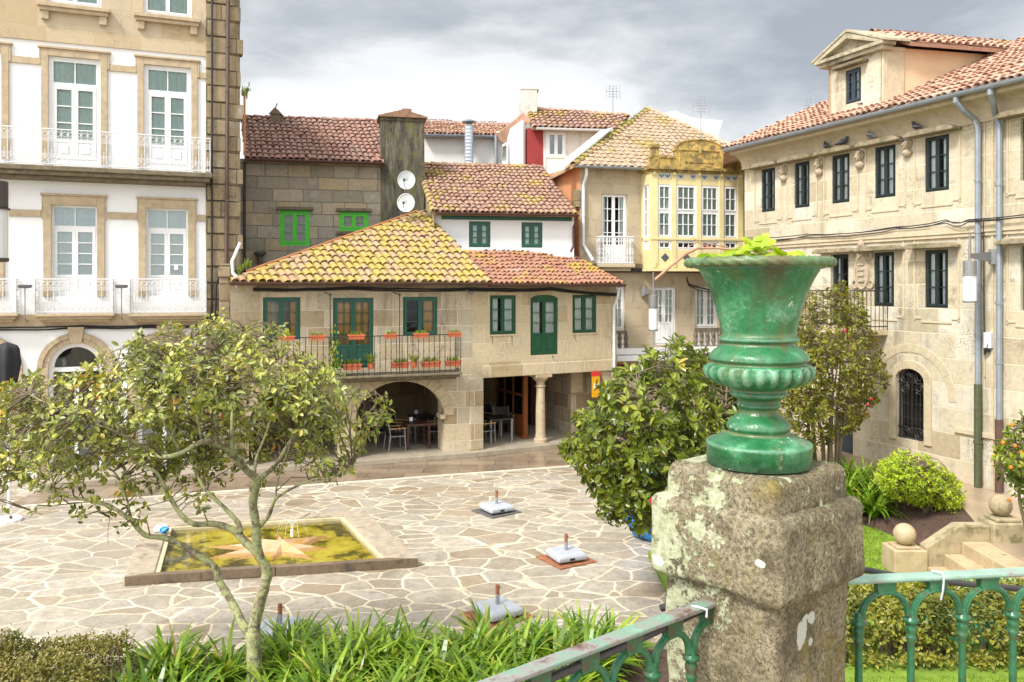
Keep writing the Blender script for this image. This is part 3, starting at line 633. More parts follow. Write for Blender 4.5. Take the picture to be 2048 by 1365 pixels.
# ------------------------------------------------------------------ stone house on the column
f = FB; B = thing('column_house', 'stone house on a single column with three dark green windows and rust-red tiled roof', 'house', M=f.M)
XE = f.u(1233); zl = f.z(1090,748)
w1 = f.hole(980,1032,591,669); w2 = f.hole(1145,1193,590,666); dr = f.hole(1061,1116,590,710,.13)
m = MB(); m.wall(0,XE,zl,5.0,[w1,w2,dr],.3); m.build('front_wall', SANDB, B)
m = MB(); xp = f.u(966); m.box(-.1,xp,-.06,.62,.15,zl-.002); m.build('corner_pier', SAND, B, bevel=.03)
m = MB(); m.box(xp,XE-.02,-.05,.5,zl-.02,zl+.34); m.build('lintel_beam', SANDB, B, bevel=.02)
m = MB(); m.box(0,XE-.05,3.3,3.6,.15,5.0); m.build('arcade_back_wall', SHADED, B); m = MB(); m.box(XE-.3,XE,.3,3.2,.0,5.0); m.box(f.u(1142,-1.0),XE-.3,1.0,3.0,.15,zl); m.build('inner_wall', SAND, B); m = MB(); m.box(-.35,-.05,.7,3.0,.15,5.); m.build('inner_wall', SHADED, B)
m = MB(); m.box(0,XE-.05,.3,3.35,zl+.0,zl+.3); m.build('arcade_ceiling', WOODD, B)
m = MB(); x = f.u(1218); m.box(x-.13,x+.17,.02,.4,.15,zl-.5); m.prism([(x-.13,zl-.5),(x+.17,zl-.5),(x+.2,zl-.02),(x-.32,zl-.02)],.02,.4); m.build('bracket_pier', SANDB, B, bevel=.02)
m = MB(); x = f.u(1081,-.15); m.lathe([(.15,.21),(.26,.21),(.28,.17),(.33,.165),(.4,.15),(1.2,.145),(zl-.42,.128),(zl-.40,.16),(zl-.36,.16),(zl-.34,.125),(zl-.26,.13),(zl-.2,.19),(zl-.14,.25),(zl-.1,.25)],(x,.15,0),16)
m.box(x-.27,x+.27,-.1,.42,zl-.1,zl-.021); m.build('column', STONE, B)
kw = dict(y=.035, fw=.042, lw=.055, bar=.014, cm=CURT)
window(B, w1, GREENB, rows=3, cs=((0,.36),(.55,1)), **kw); window(B, w2, GREENB, rows=3, cs=((0,.45),(.55,1)), **kw)
window(B, dr, GREENB, rows=3, panel=.28, rise=.13, cs=((0,.4),(.5,1)), name='arched_door', **kw)
for h in (w1,w2): m = MB(); m.box(h[0]-.03,h[1]+.03,-.02,.03,h[2]-.05,h[2]); m.build('window_sill', SANDB, B)
m = MB()
for px, py, dx, ln_ in ((984,672,.03,.3),(1024,672,.0,.3),(1148,668,.1,.28),(1105,712,.03,.15)):
    x, z = f.u(px), f.z(px,py); m.tube([(x,-.003,z),(x+dx*.3,-.003,z-ln_*.4),(x+dx,-.003,z-ln_)], [.012,.009,.003], 4)
m.build('crack', IRON, B)
oe = .42; ze = 5.03; e0, e1 = f.w(f.u(972,oe),-oe,ze), f.w(f.u(1246,oe),-oe,ze)
tl, trr = FC.w(FC.u(926),-.02,FC.z(926,503)), FC.w(FC.u(1132),-.02,FC.z(1132,503)); plB = plane3(e0, e1, (tl+trr)/2)
qa, qb = onplane(927,504,plB), onplane(1132,503,plB)
tile_roof(B, f.I, [e0,e1,qb,qa], e1, qb, TILE_B, .16, .26, .078)
m = MB(); m.slab([f.w(0,0,4.99),f.w(XE,0,4.99),f.w(f.u(1246,oe),-oe+.05,ze-.05),f.w(f.u(972,oe),-oe+.05,ze-.05)],(0,0,.03)); m.build('eave_boards', WOODD, B, M=f.I)
gutter(B, (f.u(975,oe),-oe-.07,ze-.02), (f.u(1248,oe),-oe-.07,ze-.02), .07, BROWNG)
pipe(B, [(f.u(1238,.4),-.4,ze-.1),(f.u(1236,.3),-.3,ze-.4),(f.u(1228,.1),-.1,ze-.75),(f.u(1228,.1),-.1,2.35)], .045, WPIPE); pipe(B, [(f.u(1228,.1),-.1,2.35),(f.u(1228,.1),-.1,.1)], .048, GREENP, 'lower_drainpipe')
# glazed wooden screen that shuts off the cafe door, dark doorway behind
m = MB(); y0, y1 = 1.0, 2.95; x = f.u(1047,-1.); z0, z1 = .3, 2.15; sl = f.u(1052,-1.)
for a, b, c, d in ((y0,y0+.08,.15,z1),(y1-.1,y1,.15,zl+.1),(y0,y1,z1-.08,z1),(y0,y1,.15,.85),(y0,y1,1.45,1.52),(y0+.7,y0+.76,.85,z1),(y0+1.3,y0+1.36,.85,z1)): m.box(x,x+.06,a,b,c,d)
m.box(x-.05,x+.1,y0-.1,y0,.15,2.2); m.box(x-.1,x+.12,y0-.12,y0+.02,.15,.24)
sc = m.build('wooden_screen', WOOD, B); g = MB(); g.box(x+.025,x+.03,y0+.05,y1,.85,z1); g.build('pane', GLASS, sc)
m = MB(); m.box(f.u(1090,-2.),f.u(1150,-2.),2.97,3.0,.15,2.2); m.build('doorway', WOODD, B)
m = MB(); x = f.u(1158,-.6); m.box(x-.2,x+.25,.75,.98,1.5,2.28); m.build('meter_cabinet', SANDG, B, bevel=.01)
# ------------------------------------------------------------------ white attic storey above it
f = FC; C = thing('attic_house', 'white upper storey with two small green windows under plum barrel tiles', 'house', M=f.M)
XL, XE = f.u(869), f.u(1148); zt, zb = f.z(1010,428), 5.2
w1 = f.hole(938,981,443,495); w2 = f.hole(1043,1085,445,496)
m = MB(); m.wall(XL,XE,zb,zt,[w1,w2],.25); m.box(XL,XL+.05,.25,4.2,zb,zt); m.box(XE-.05,XE,.25,4.2,zb,zt); m.build('front_wall', WHITE, C)
m = MB(); m.box(f.u(883),f.u(1143),-.05,.01,f.z(1010,441),f.z(1010,428)); m.build('fascia', GREENP, C)
for h in (w1,w2): window(C, h, GREENP, .03, .045, .08, .02, 2, 3, 1, cm=CURT)
oe = .35; ze = f.z(1010,427,oe); pt = R(26)
e0, e1 = f.w(f.u(867,oe),-oe,ze), f.w(f.u(1156,oe),-oe,ze); up = V((-f.N.x*math.cos(pt),-f.N.y*math.cos(pt),math.sin(pt)))
plC = (e0, (e1-e0).cross(up).normalized()); qa, qb = onplane(839,329,plC), onplane(1083,335,plC)
rf = tile_roof(C, f.I, [e0,e1,qb,qa], e1, qb, TILE_C, .18, .33, .087)
m = MB(); ridge(m, qa, qb, .12, .4); m.build('ridge_tiles', TILE_C, rf, M=f.I)
m = MB(); ridge(m, e0, qa, .12, .4); m.build('verge_tiles', TILE_A, rf, M=f.I)
m = MB(); q = [e0+V((.02,.1,-.1)),qa+V((.02,0,-.1)),V((qa.x,qa.y,5.)),V((e0.x,e0.y,5.))]; m.add(q,[(0,1,2,3)]); q2 = [onplane(838,331,plC)+V((0,0,-.05)),e0+V((0,.1,-.08)),V((e0.x,e0.y+.1,5.)),P(838,470,qa.y)]; m.build('side_wall', GRAN, C, M=f.I)
gutter(C, (f.u(871,oe),-oe-.07,ze-.02), (f.u(1157,oe),-oe-.07,ze-.02), .06, BROWNG)
x = f.u(1152,.2); pipe(C, [(x,-oe,ze-.1),(x-.02,-.25,ze-.25),(f.u(1147,.1),-.1,ze-.4),(f.u(1147,.1),-.1,f.z(1147,492)),(f.u(1141,.15),-.2,f.z(1147,504))], .04, BROWNG)

# ------------------------------------------------------------------ dark granite house with the green windows
f = FS; S = thing('granite_house', 'dark granite-block house with two bright green windows and a big black chimney', 'house', M=f.M)
XL, XE = f.u(480), f.u(850); zt = f.z(625,322)
w1 = f.hole(559,620,421,492); w2 = f.hole(678,737,424,463)
m = MB(); m.wall(XL,XE,3.,zt,[w1,w2],.3); m.box(XL,XL+.1,.3,5,3,zt); m.box(XE-.1,XE,.3,5,3,zt); m.build('front_wall', GRAN, S)
for h in (w1,w2): m = MB(); m.box(h[0]-.1,h[1]+.1,-.14,.05,h[3]+.0,h[3]+.11); m.build('lintel', MOSSY, S, bevel=.02)
m = MB(); m.box(w2[0]-.1,w2[1]+.1,-.1,.05,w2[2]-.12,w2[2]); m.build('window_sill', MOSSY, S, bevel=.02)
window(S, w1, GREENL, .02, .09, .07, .022, 2, 3, 1, cm=CURTP); window(S, w2, GREENL, .02, .09, .07, .022, 2, 2, 1, cm=CURTP)
oe = .35; ze = f.z(625,321,oe); pt = R(30); up = V((-f.N.x*math.cos(pt),-f.N.y*math.cos(pt),math.sin(pt)))
e0, e1 = f.w(f.u(489,oe),-oe,ze), f.w(f.u(768,oe),-oe,ze); pl = (e0,(e1-e0).cross(up).normalized()); qa, qb = onplane(484,235,pl), onplane(758,243,pl)
rf = tile_roof(S, f.I, [e0,e1,qb,qa], (e0+e1)/2, onplane(607,239,pl), TILE_S, .19, .36, .092); m = MB(); ridge(m, qa, qb+V((.3,0.06,0)), .12); m.build('ridge_tiles', TILE_S, rf, M=f.I)
gutter(S, (f.u(490,oe),-oe-.08,ze-.02), (f.u(770,oe),-oe-.08,ze-.02), .075, BROWNG)
pipe(S, [(f.u(489,.1),-.1,ze-.1),(f.u(489,.1),-.1,4.)], .04, IRON); pipe(S, [(f.u(489,.3),-.3,ze+2.2),(f.u(489,.35),-.35,ze+.1)], .035, ORANGE, 'upper_drainpipe', False)
m = MB(); x0, x1 = f.u(762,.1), f.u(849,.1); zc = f.z(805,236,.1); m.box(x0,x1,-.1,.9,4.5,zc); m.box(x0-.03,x1+.03,-.13,.93,zc-.12,zc)
ch = m.build('chimney', CHIM, S, bevel=.02)
m = MB(); cx = (x0+x1)/2; m.prism([(x0-.1,zc),(x1+.1,zc),(x1+.1,zc+.05),(cx,zc+.27),(x0-.1,zc+.05)],-.2,1.); m.box(cx-.02,cx+.3,-.05,.3,zc+.15,zc+.33); m.build('chimney_cap', plain('mossy_cap_tiles',(.24,.14,.085),.9,.3,6.,dirt=(.16,.15,.04),dsc=5.), ch, bevel=.01)
m = MB(); x, zz = f.u(520,.2), f.z(520,535,.2); m.lathe([(-.8,.07),(.0,.07),(.35,.08),(.42,.18),(.5,.2),(.52,.1)],(x,-.2,zz),10); m.build('vent_pipe', CHIM, S)
m = MB(); q = P(550,235,29.8); m.box(q.x-.17,q.x+.17,q.y,q.y+.35,q.z-.3,q.z+.12); m.prism([(q.x-.22,q.z+.12),(q.x+.22,q.z+.12),(q.x,q.z+.36)],q.y-.04,q.y+.4); m.tube([(q.x,q.y,q.z+.3),(q.x+.08,q.y,q.z+.5)],.02,5); tag(m.build('small_chimney', MOSSY), 'small mossy chimney with pointed cap behind the dark red roof', 'chimney')
def dish(px, py, lab, mat, tilt=.0):
    q = P(px,py,26.0); t = thing('satellite_dish', lab, 'satellite dish', loc=q); m = MB()
    n = 20; pr = [(.0,.0),(.02,.12),(.05,.2),(.075,.27)]
    vs = []; fs = []
    for dy, r in pr:
        for k in range(n): a = 6.28319*k/n; vs.append((r*math.cos(a), -dy*1.+.06, r*1.06*math.sin(a)))
    for i in range(3):
        for k in range(n): fs.append((i*n+k,i*n+(k+1)%n,(i+1)*n+(k+1)%n,(i+1)*n+k))
    fs.append(tuple(range(n))); m.add(vs,fs); m.ring((0,-.015,0),(1,0,0),(0,0,1.06),.27,.012,20,5); m.build('reflector', mat, t, smooth=True)
    m = MB(); m.tube([(0,.06,0),(0,.3,-.05),(0,.5,-.05)],.03,6); m.build('bracket', STEEL, t); m = MB(); m.tube([(0,-.02,-.27),(-.03,-.3,-.2),(-.03,-.36,-.05)],.012,5); m.box(-.06,0,-.4,-.32,-.07,.0); m.build('feed_arm', IRON, t)
dish(813,361,'grey satellite dish, upper of two on the black chimney', DISH); dish(812,406,'pale satellite dish, lower of two, just above the yellow roof', plain('pale_dish',(.62,.66,.68),.4,.05,5.))
# ------------------------------------------------------------------ roofs behind
f = FD = Fr(850, 33.5, 9., 1); D = thing('rear_white_house', 'low white house behind with a grey gutter and thin red tiles', 'house', M=f.M)
XL, XE = f.u(845), f.u(1010); zt = f.z(930,272)
m = MB(); m.box(XL,f.u(992),0,.3,5,zt); m.box(f.u(992),f.u(1012),-.35,.3,5,zt+.15); m.build('wall', OFFWH, D)
oe = .3; ze = f.z(930,270,oe); pt = R(20); up = V((-f.N.x*math.cos(pt),-f.N.y*math.cos(pt),math.sin(pt)))
e0, e1 = f.w(f.u(845,oe),-oe,ze), f.w(f.u(1002,oe),-oe,ze); pl = (e0,(e1-e0).cross(up).normalized())
tile_roof(D, f.I, [e0,e1,onplane(1032,250,pl),onplane(845,242,pl)], e0, onplane(845,243,pl), TILE_R, .16, .4, .077)
gutter(D, (f.u(845,oe),-oe-.07,ze-.03), (f.u(998,oe),-oe-.07,ze-.03), .09, ZINC); pipe(D, [(f.u(992,.5),-.5,ze-.05),(f.u(992,.5),-.5,5.5)], .07, ZINC)
t = thing('flue_pipe', 'shiny corrugated metal flue with a round cap beside dark chimney', 'flue', M=f.M); x, z1 = f.u(938,.6), f.z(938,248,.6)
m = MB(); m.lathe([(5.0+i*.07,.17+.012*(i%2)) for i in range(int((z1-5)/.07)+1)],(x,-.6,0),14); m.build('pipe', plain('galvanised_flue',(.45,.50,.55),.35,.1,4.,metal=.5), t)
m = MB(); m.lathe([(z1+.0,.12),(z1+.06,.30),(z1+.09,.30),(z1+.2,.05)],(x,-.6,0),14); m.build('cap', ZINC, t)
f = FE = Fr(1053, 31.0, 7., 1); E = thing('red_corner_house', 'small white house with dark red corner and mossy barrel-tiled roof', 'house', M=f.M)
XL, XE = f.u(1054), f.u(1262); zt = f.z(1130,262)
w1 = f.hole(1092,1131,264,316); m = MB(); m.wall(f.u(1086),XE,5.5,zt,[w1],.2); m.box(XL,XE,.9,1.2,5.5,zt); m.build('front_wall', OFFWH, E)
m = MB(); m.box(XL,f.u(1086),-.04,.9,5.5,zt+.05); m.build('red_corner', REDW, E); window(E, w1, WHITEP, -.03, .07, .06, .02, 2, 1, 1, gm=GLASSD)
m = MB(); zz = f.z(1150,320)
for px in (1134,1160,1187): m.box(f.u(px)-.03,f.u(px)+.03,-.03,.02,5.6,zt-.05)
m.box(w1[0]-.2,w1[0],-.03,.02,5.6,zt-.1); m.build('timber_strip', plain('flaking_white_timber',(.6,.58,.55),.8,.15,8.,dirt=(.25,.10,.08),dsc=6.,dth=.6), E)
oe = .4; ze = f.z(1140,257,oe); pt = R(27); up = V((-f.N.x*math.cos(pt),-f.N.y*math.cos(pt),math.sin(pt)))
e0, e1 = f.w(f.u(1064,oe),-oe,ze), f.w(f.u(1240,oe),-oe,ze); pl = (e0,(e1-e0).cross(up).normalized()); qa, qb = onplane(1052,219,pl), onplane(1258,232,pl)
rf = tile_roof(E, f.I, [e0,e1,qb,qa], e0, qa, TILE_C, .21, .36, .10); m = MB(); ridge(m, qa, qb, .14, .45); m.build('ridge_tiles', TILE_R, rf, M=f.I)
gutter(E, (f.u(1072,oe),-oe-.08,ze-.03), (f.u(1225,oe),-oe-.08,ze-.03), .075, WPIPE)
f2 = Fr(1010, 31.4, 1.9, -1); m = MB(); q = [P(1015,262,32.8),P(1046,240,30.9),P(1046,340,30.9),P(1015,340,32.8)]; m.slab(q, (.1,.2,0)); m.build('side_wall', WHITE, E, M=f.I)
m = MB(); q = [P(985,272,33.6),P(1012,285,33.),P(1060,240,30.8),P(1046,225,31.5),P(1008,256,33.5)]; m.slab(q,(0,0,-.06)); m.build('lean_to_roof', TILE_R, E, M=f.I)
q = [P(1006,290,32.9),P(1017,284,32.5),P(1017,328,32.5),P(1006,330,32.9)]; m = MB(); m.slab(q,(-.02,-.06,0)); wf = m.build('side_window', WHITEP, E, M=f.I); c = sum(q,V())/4; m = MB(); m.add([c+(k-c)*.72+V((-.05,-.1,0)) for k in q],[(0,1,2,3)]); m.build('pane', GLASSD, wf, M=f.I)
m = MB(); a = P(1056,180,32.2); m.box(a.x-.36,a.x+.36,a.y,a.y+.7,a.z-3.,a.z); m.box(a.x-.30,a.x+.42,a.y-.02,a.y+.6,a.z,a.z+.1); ch = m.build('chimney', plain('grey_white_chimney_render',(.52,.50,.45),.9,.1,3.,bump=.3,dirt=(.28,.24,.17),dsc=2.5,dth=.52), E, M=f.I, bevel=.02)

# ------------------------------------------------------------------ house with the yellow gallery
f = FG; H = thing('gallery_house', 'grey-brown stone house with a glazed yellow gallery and hipped tile roof', 'house', M=f.M)
XL, XE = f.u(1160), f.u(1500); zt = f.z(1230,334)
d1 = f.hole(1203,1255,388,526); d2 = f.hole(1306,1353,574,690); wl = f.hole(1203,1251,572,662); wr = f.hole(1390,1437,573,656)
rd = f.hole(1222,1252,729,880); rd = (rd[0],rd[1],.1,rd[3])
m = MB(); m.wall(XL,XE,0,zt,[d1,d2,wl,wr,rd],.3); m.box(XE-.2,XE,.3,5,0,zt); m.box(XL,XE,4.8,5.,0,zt); m.build('front_wall', SANDG, H)
m = MB(); m.poly([(XL,0,0),(XL,0,zt+.1),(XL,.1,zt+.1),(XL,5.2,zt+.1),(XL,5.2,0)]); m.box(XL-.02,XL+.02,0.05,5.4,5.,zt+.25); m.build('orange_side_wall', ORANGE, H)
m = MB(); x = f.u(1180); m.box(XL-.14,XL,-.04,.3,f.z(1160,415),f.z(1160,380)); m.build('corner_stone', QUOIN, H, bevel=.02)
window(H, d1, WHITEP, .12, .05, .05, .022, 2, 4, 2, panel=.2, cm=CURT, cs=((0,.25),(.75,1)), name='balcony_door')
window(H, d2, WHITEP, .12, .06, .06, .025, 2, 4, 2, panel=.3, cm=BLIND, name='french_door')
for h in (wl,wr): window(H, h, WHITEP, .12, .05, .07, .025, 2, 4, 2, cm=BLIND)
m = MB(); m.box(rd[0],rd[1],.14,.2,rd[2],rd[3]); rdo = m.build('red_door', REDD, H); m = MB(); x = rd[0]+(rd[1]-rd[0])*.55; m.box(x-.08,x+.08,.125,.139,1.7,1.95); m.build('green_sticker', MINT, rdo); m = MB(); m.box(x+.0,x+.16,.125,.139,1.0,1.3); m.build('white_sticker', WHITEP, rdo)
m = MB(); ax = f.u(1264), f.u(1292); m.box(ax[0],ax[1],-.03,.01,f.z(1278,772),f.z(1278,733)); m.build('white_notice_board', WHITEP, H)
for h in (wl,wr):                                    # stone balustrade panels cut under the windows
    z1, z0 = h[2]-.08, h[2]-.62; m = MB(); m.box(h[0]-.03,h[1]+.03,-.07,.02,z1-.02,z1+.08); m.box(h[0]-.03,h[1]+.03,-.06,.02,z0-.08,z0)
    m2 = MB(); m2.box(h[0],h[1],-.012,.01,z0,z1-.02); n = 4
    for i in range(n+1):
        x = h[0]+(h[1]-h[0])*i/n; m.lathe([(z0,.045),(z0+.08,.05),(z0+.16,.085),(z0+.27,.05),(z0+.38,.085),(z1-.06,.05),(z1-.02,.05)],(x,-.03,0),8)
    bo = m.build('balustrade', MOSSY, H); m2.build('recess', WHITEP, bo)
m = MB(); o = .38; bx = f.u(1201,o), f.u(1267,o); zb = f.z(1234,528,o); m.box(bx[0]-.05,bx[1]+.05,-o-.04,0,zb-.12,zb); m.box(bx[0]+.05,bx[1]-.05,-o+.1,0,zb-.24,zb-.12); bo = m.build('balcony', SANDG, H, bevel=.015)
m = MB(); zr = f.z(1234,474,o); pth = [(bx[0],-.02),(bx[0],-o),(bx[1],-o),(bx[1],-.02)]
for (ax,ay),(cx,cy) in zip(pth,pth[1:]):
    L_ = math.hypot(cx-ax,cy-ay); n = max(2,round(L_/.11)); t = V(((cx-ax)/L_,(cy-ay)/L_,0))
    for z, r in ((zb+.03,.02),(zr-.17,.012),(zr,.025),(zb+.2,.01)): m.tube([(ax,ay,z),(cx,cy,z)], r, 5)
    for i in range(n+1):
        q = V((ax,ay,0))+t*(L_*i/n); m.tube([q+V((0,0,zb)),q+V((0,0,zr))],.013,5)
        if i < n: c = q+t*(L_/n/2); m.ring(c+V((0,0,zr-.085)),t,(0,0,1),.045,.01,10,4); m.ring(c+V((0,0,zb+.115)),t,(0,0,1),.045,.008,8,4); m.ring(c+V((0,0,zb+.42)),t,(0,0,2.4),.04,.007,8,4)
m.build('railing', CREAMP, bo)
# the gallery box
GM = YELL; o = .75; gx0, gx1 = f.u(1301,o), f.u(1486,o); zb, ztp = f.z(1390,537,o), f.z(1390,347,o); z0w, z1w = f.z(1390,476,o), f.z(1390,371,o); zl0, zl1 = f.z(1390,500,o), f.z(1390,482,o)
posts = [(1303,1315),(1343,1352),(1393,1402),(1438,1447),(1475,1486)]
m = MB(); dpt = .12
m.box(gx0,gx1,-o,-o+dpt,z1w,ztp); m.box(gx0,gx1,-o,-o+dpt,zl1,z0w); m.box(gx0,gx1,-o,-o+dpt,zb,zl0)
px_ = [(f.u(a,o),f.u(b,o)) for a,b in posts]; px_[0] = (gx0,px_[0][1]); px_[-1] = (px_[-1][0],gx1)
for a, b in px_: m.box(a,b,-o,-o+dpt,zl0,zl1); m.box(a,b,-o,-o+dpt,z0w,z1w); m.box(a,b,-o-.03,-o,zb,ztp)
for x in (gx0,gx1-dpt):
    for za, zc in ((zb,zl0),(zl1,z0w),(z1w,ztp)): m.box(x,x+dpt,-o+dpt,0,za,zc)
    m.box(x,x+dpt,-.12,0,zl0,z1w)
m.box(gx0+.05,gx1-.05,-o+.05,0,zb-.005,zb+.03); m.box(gx0-.05,gx1+.05,-o-.07,0,zb-.1,zb-.005); m.box(gx0-.02,gx1+.02,-o-.05,-o,z0w-.08,z0w-.02)
for a, b in px_: c = (a+b)/2; m.ball((c,-o-.06,ztp-.05),.06,.05,.06,8,5); m.box(c-.05,c+.05,-o-.06,-o,zb+.02,zb+.2)
gal = m.build('gallery', GM, H)
m = MB(); m.box(gx0-.06,gx1+.06,-o-.1,0,ztp,ztp+.07); m.box(gx0-.12,gx1+.12,-o-.18,0,ztp+.07,ztp+.17); zc = ztp+.17; zp = f.z(1390,303,o)
m.box(gx0,gx1,-o-.02,-o+.25,zc,zc+.30); m.box(gx0-.02,gx1+.02,-o-.05,-o+.28,zc+.30,zc+.37)
xa, xb = f.u(1352,o), f.u(1444,o); m.box(xa,xb,-o-.06,-o+.22,zc,zp); m.box(xa-.05,xb+.05,-o-.09,-o+.25,zp,zp+.06)
n = 12; cx = (xa+xb)/2; w = (xb-xa)/2; hh = f.z(1390,281,o)-zp-.06; m.prism([(cx-w*math.cos(math.pi*i/n),zp+.06+hh*math.sin(math.pi*i/n)) for i in range(n+1)],-o-.05,-o+.2)
for k in range(n):
    a0, a1 = math.pi*k/n, math.pi*(k+1)/n; m.prism([(cx-w*math.cos(a0),zp+.06+hh*math.sin(a0)),(cx-(w+.05)*math.cos(a0),zp+.06+(hh+.05)*math.sin(a0)),(cx-(w+.05)*math.cos(a1),zp+.06+(hh+.05)*math.sin(a1)),(cx-w*math.cos(a1),zp+.06+hh*math.sin(a1))],-o-.08,-o+.2)
for x in (xa,xb-.12): m.box(x,x+.12,-o-.09,-o-.06,zc,zp)
m.ball((cx,-o-.1,zp+.0),.07,.06,.12,8,6); m.box(cx-.03,cx+.03,-o-.1,-o-.04,zp+.1,zp+hh)
m.box(xa+.3,xb-.3,-o-.075,-o-.06,zc+.16,zc+.22)
x = f.u(1310,o); m.box(x-.1,x+.12,-o-.05,-o+.2,zc,zc+.62); m.box(x-.14,x+.16,-o-.08,-o+.23,zc+.62,zc+.7); m.box(x-.1,x+.12,-o-.05,-o+.2,zc+.7,zc+.76)
x = f.u(1480,o); m.box(x-.1,x+.08,-o-.05,-o+.2,zc,zc+.4)
m.build('parapet', YELD, H, bevel=.012)
TILEB = plain('blue_white_tile',(.55,.58,.60),.3,.1,8.); TILEK = plain('blue_tile_motif',(.02,.05,.10),.35,.2,8.)
zt_ = f.z(1390,354,o)
for px, wd in ((1323,.11),(1335,.11),(1361,.12),(1386,.12),(1409,.12),(1432,.12),(1456,.11),(1469,.11)):
    x = f.u(px,o); m = MB(); m2 = MB(); m.box(x-wd,x+wd,-o-.008,-o,zt_-.08,zt_+.08)
    for s in (-1,1): m2.prism([(x+s*.01,zt_-.05),(x+s*.08,zt_+.0),(x+s*.09,zt_+.05),(x+s*.05,zt_+.03)],-o-.013,-o-.008)
    m2.box(x-.012,x+.012,-o-.013,-o-.008,zt_-.06,zt_+.05); m2.build('motif', TILEK, m.build('tile_panel', TILEB, H))
zd = f.z(1390,516,o)
for px in (1330,1373,1416,1460):
    x = f.u(px,o); m2 = MB()
    for k in range(3):
        for l in range(3): u, v = (k-l)*.05, (k+l-2)*.05; m2.prism([(x+u-.042,zd+v),(x+u,zd+v-.042),(x+u+.042,zd+v),(x+u,zd+v+.042)],-o-.012,-o)
    m2.build('diamond_tile', TILEK, H)
gk = dict(re=0., dp=.6, fw=.045, lw=.035, bar=.022, gm=GLASSD)
for (a,b),(c,d) in zip(px_, px_[1:]):
    wd = d-0 if 0 else c-b; col_ = 3 if wd > .6 else 2; zm = (z0w+z1w)/2
    fo = window(H, (b,c,zm,z1w), WHITEP, -o+.02, leaves=1, rows=2, cols=col_, cm=BLIND, name='sash_window', **gk)
    window(H, (b,c,z0w,zm), WHITEP, -o+.035, leaves=1, rows=2, cols=col_, cm=CURTG, cs=((0,1),), name='sash_window', **gk)
    window(H, (b,c,zl0,zl1), WHITEP, -o+.02, leaves=1, rows=1, cols=col_, name='low_light', **gk)
m = MB()
for z0_, z1_ in ((z0w,z1w),(zl0,zl1)):
    for y in (-o+dpt,-.45,-.16): m.box(gx0+.02,gx0+.07,y,y+.05,z0_,z1_)
    for k in range(5): z = z0_+(z1_-z0_-.05)*k/4; m.box(gx0+.03,gx0+.06,-o+dpt,-.12,z,z+.03 if 0<k<4 else z+.05)
sw = m.build('side_window', WHITEP, H); m = MB(); m.poly([(gx0+.045,-o+.1,zl0),(gx0+.045,-.1,zl0),(gx0+.045,-.1,z1w),(gx0+.045,-o+.1,z1w)]); m.build('pane', GLASSD, sw)
oe = .35; ze = f.z(1225,333,oe); e0, e1 = f.w(f.u(1147,oe),-oe,ze), f.w(f.u(1500,oe),-oe,ze); pt = R(30); up = V((-f.N.x*math.cos(pt),-f.N.y*math.cos(pt),math.sin(pt))); pl = (e0,(e1-e0).cross(up).normalized())
ap = onplane(1297,218,pl); rt = onplane(1500,310,pl)
rf = tile_roof(H, f.I, [e0,e1,rt,ap], f.w(2,0,ze), f.w(2,0,ze)+up, TILE_G, .24, .36, .075, h=.3)
e0g, apg = V(e0), V(ap)
m = MB(); ridge(m, e0, ap, .12); m.build('hip_tiles', TILE_A, rf, M=f.I); m = MB(); ridge(m, ap, rt, .12); m.build('hip_tiles', TILE_R, rf, M=f.I)
bk = f.w(XL-.1,5.5,ze); m = MB(); m.slab([e0,ap,bk],(0,0,-.1)); m.slab([ap,rt,f.w(8,5.5,ze),f.w(2,5.5,ze)],(0,0,-.1)); m.build('rear_roof', TILE_G, rf, M=f.I)
m = MB(); q0, q1 = e0+V((-.3,.2,-.05)), P(1225,255,29.8); m.slab([q0,q1,q1+V((-.45,.1,-.12)),q0+V((-.5,.1,-.15))],(0,0,-.06)); m.build('white_flashing', WHITEP, H, M=f.I)
q = onplane(1371,320,pl); m = MB(); m.slab([onplane(1364,318,pl),onplane(1374,318,pl),onplane(1376,323,pl),onplane(1366,323,pl)],up.cross(e1-e0).normalized()*-.12); m.build('roof_light', ZINC, H, M=f.I)
gutter(H, (f.u(1152,oe),-oe-.07,ze-.03), (f.u(1298,oe),-oe-.07,ze-.03), .07, ZINC)
zz = f.z(1168,520); pipe(H, [(f.u(1173,.35),-.35,ze-.08),(f.u(1173,.3),-.3,ze-.3),(f.u(1167,.08),-.08,ze-.65),(f.u(1167,.08),-.08,f.z(1167,490)),(f.u(1186,.3),-.3,f.z(1186,522))], .055, WPIPE)
m = MB(); o2 = .55; zc = f.z(1330,704,.3); x0, x1 = f.u(1231,.3), f.u(1452,.3); m.box(x0,x1,-.35,-.01,zc-.06,zc+.13); m.box(x0,x1,-.45,-.02,zc-.28,zc-.10); m.box(x0,x1,-.28,-.01,zc-.1,zc-.06); m.build('awning_box', WHITEP, H, bevel=.03)
m = MB(); m.box(XL,gx1,-.1,.02,f.z(1300,546),f.z(1300,528)); m.build('string_course', MOSSY, H, bevel=.02)
cable([f.w(XL+.3,-.16,f.z(1200,541)),f.w(f.u(1300),-.16,f.z(1300,543)),f.w(f.u(1420),-.16,f.z(1400,543)),f.w(XE,-.16,f.z(1480,541))], 'thick black cables along the ledge under the yellow gallery', .03, 4, .03, 14)
cable([f.w(f.u(1370),-.12,f.z(1370,556)),f.w(f.u(1376),-.14,f.z(1376,572)),f.w(f.u(1430),-.1,f.z(1430,583))], 'loose black wires sagging right of the white French door', .014, 3, .08, 15)

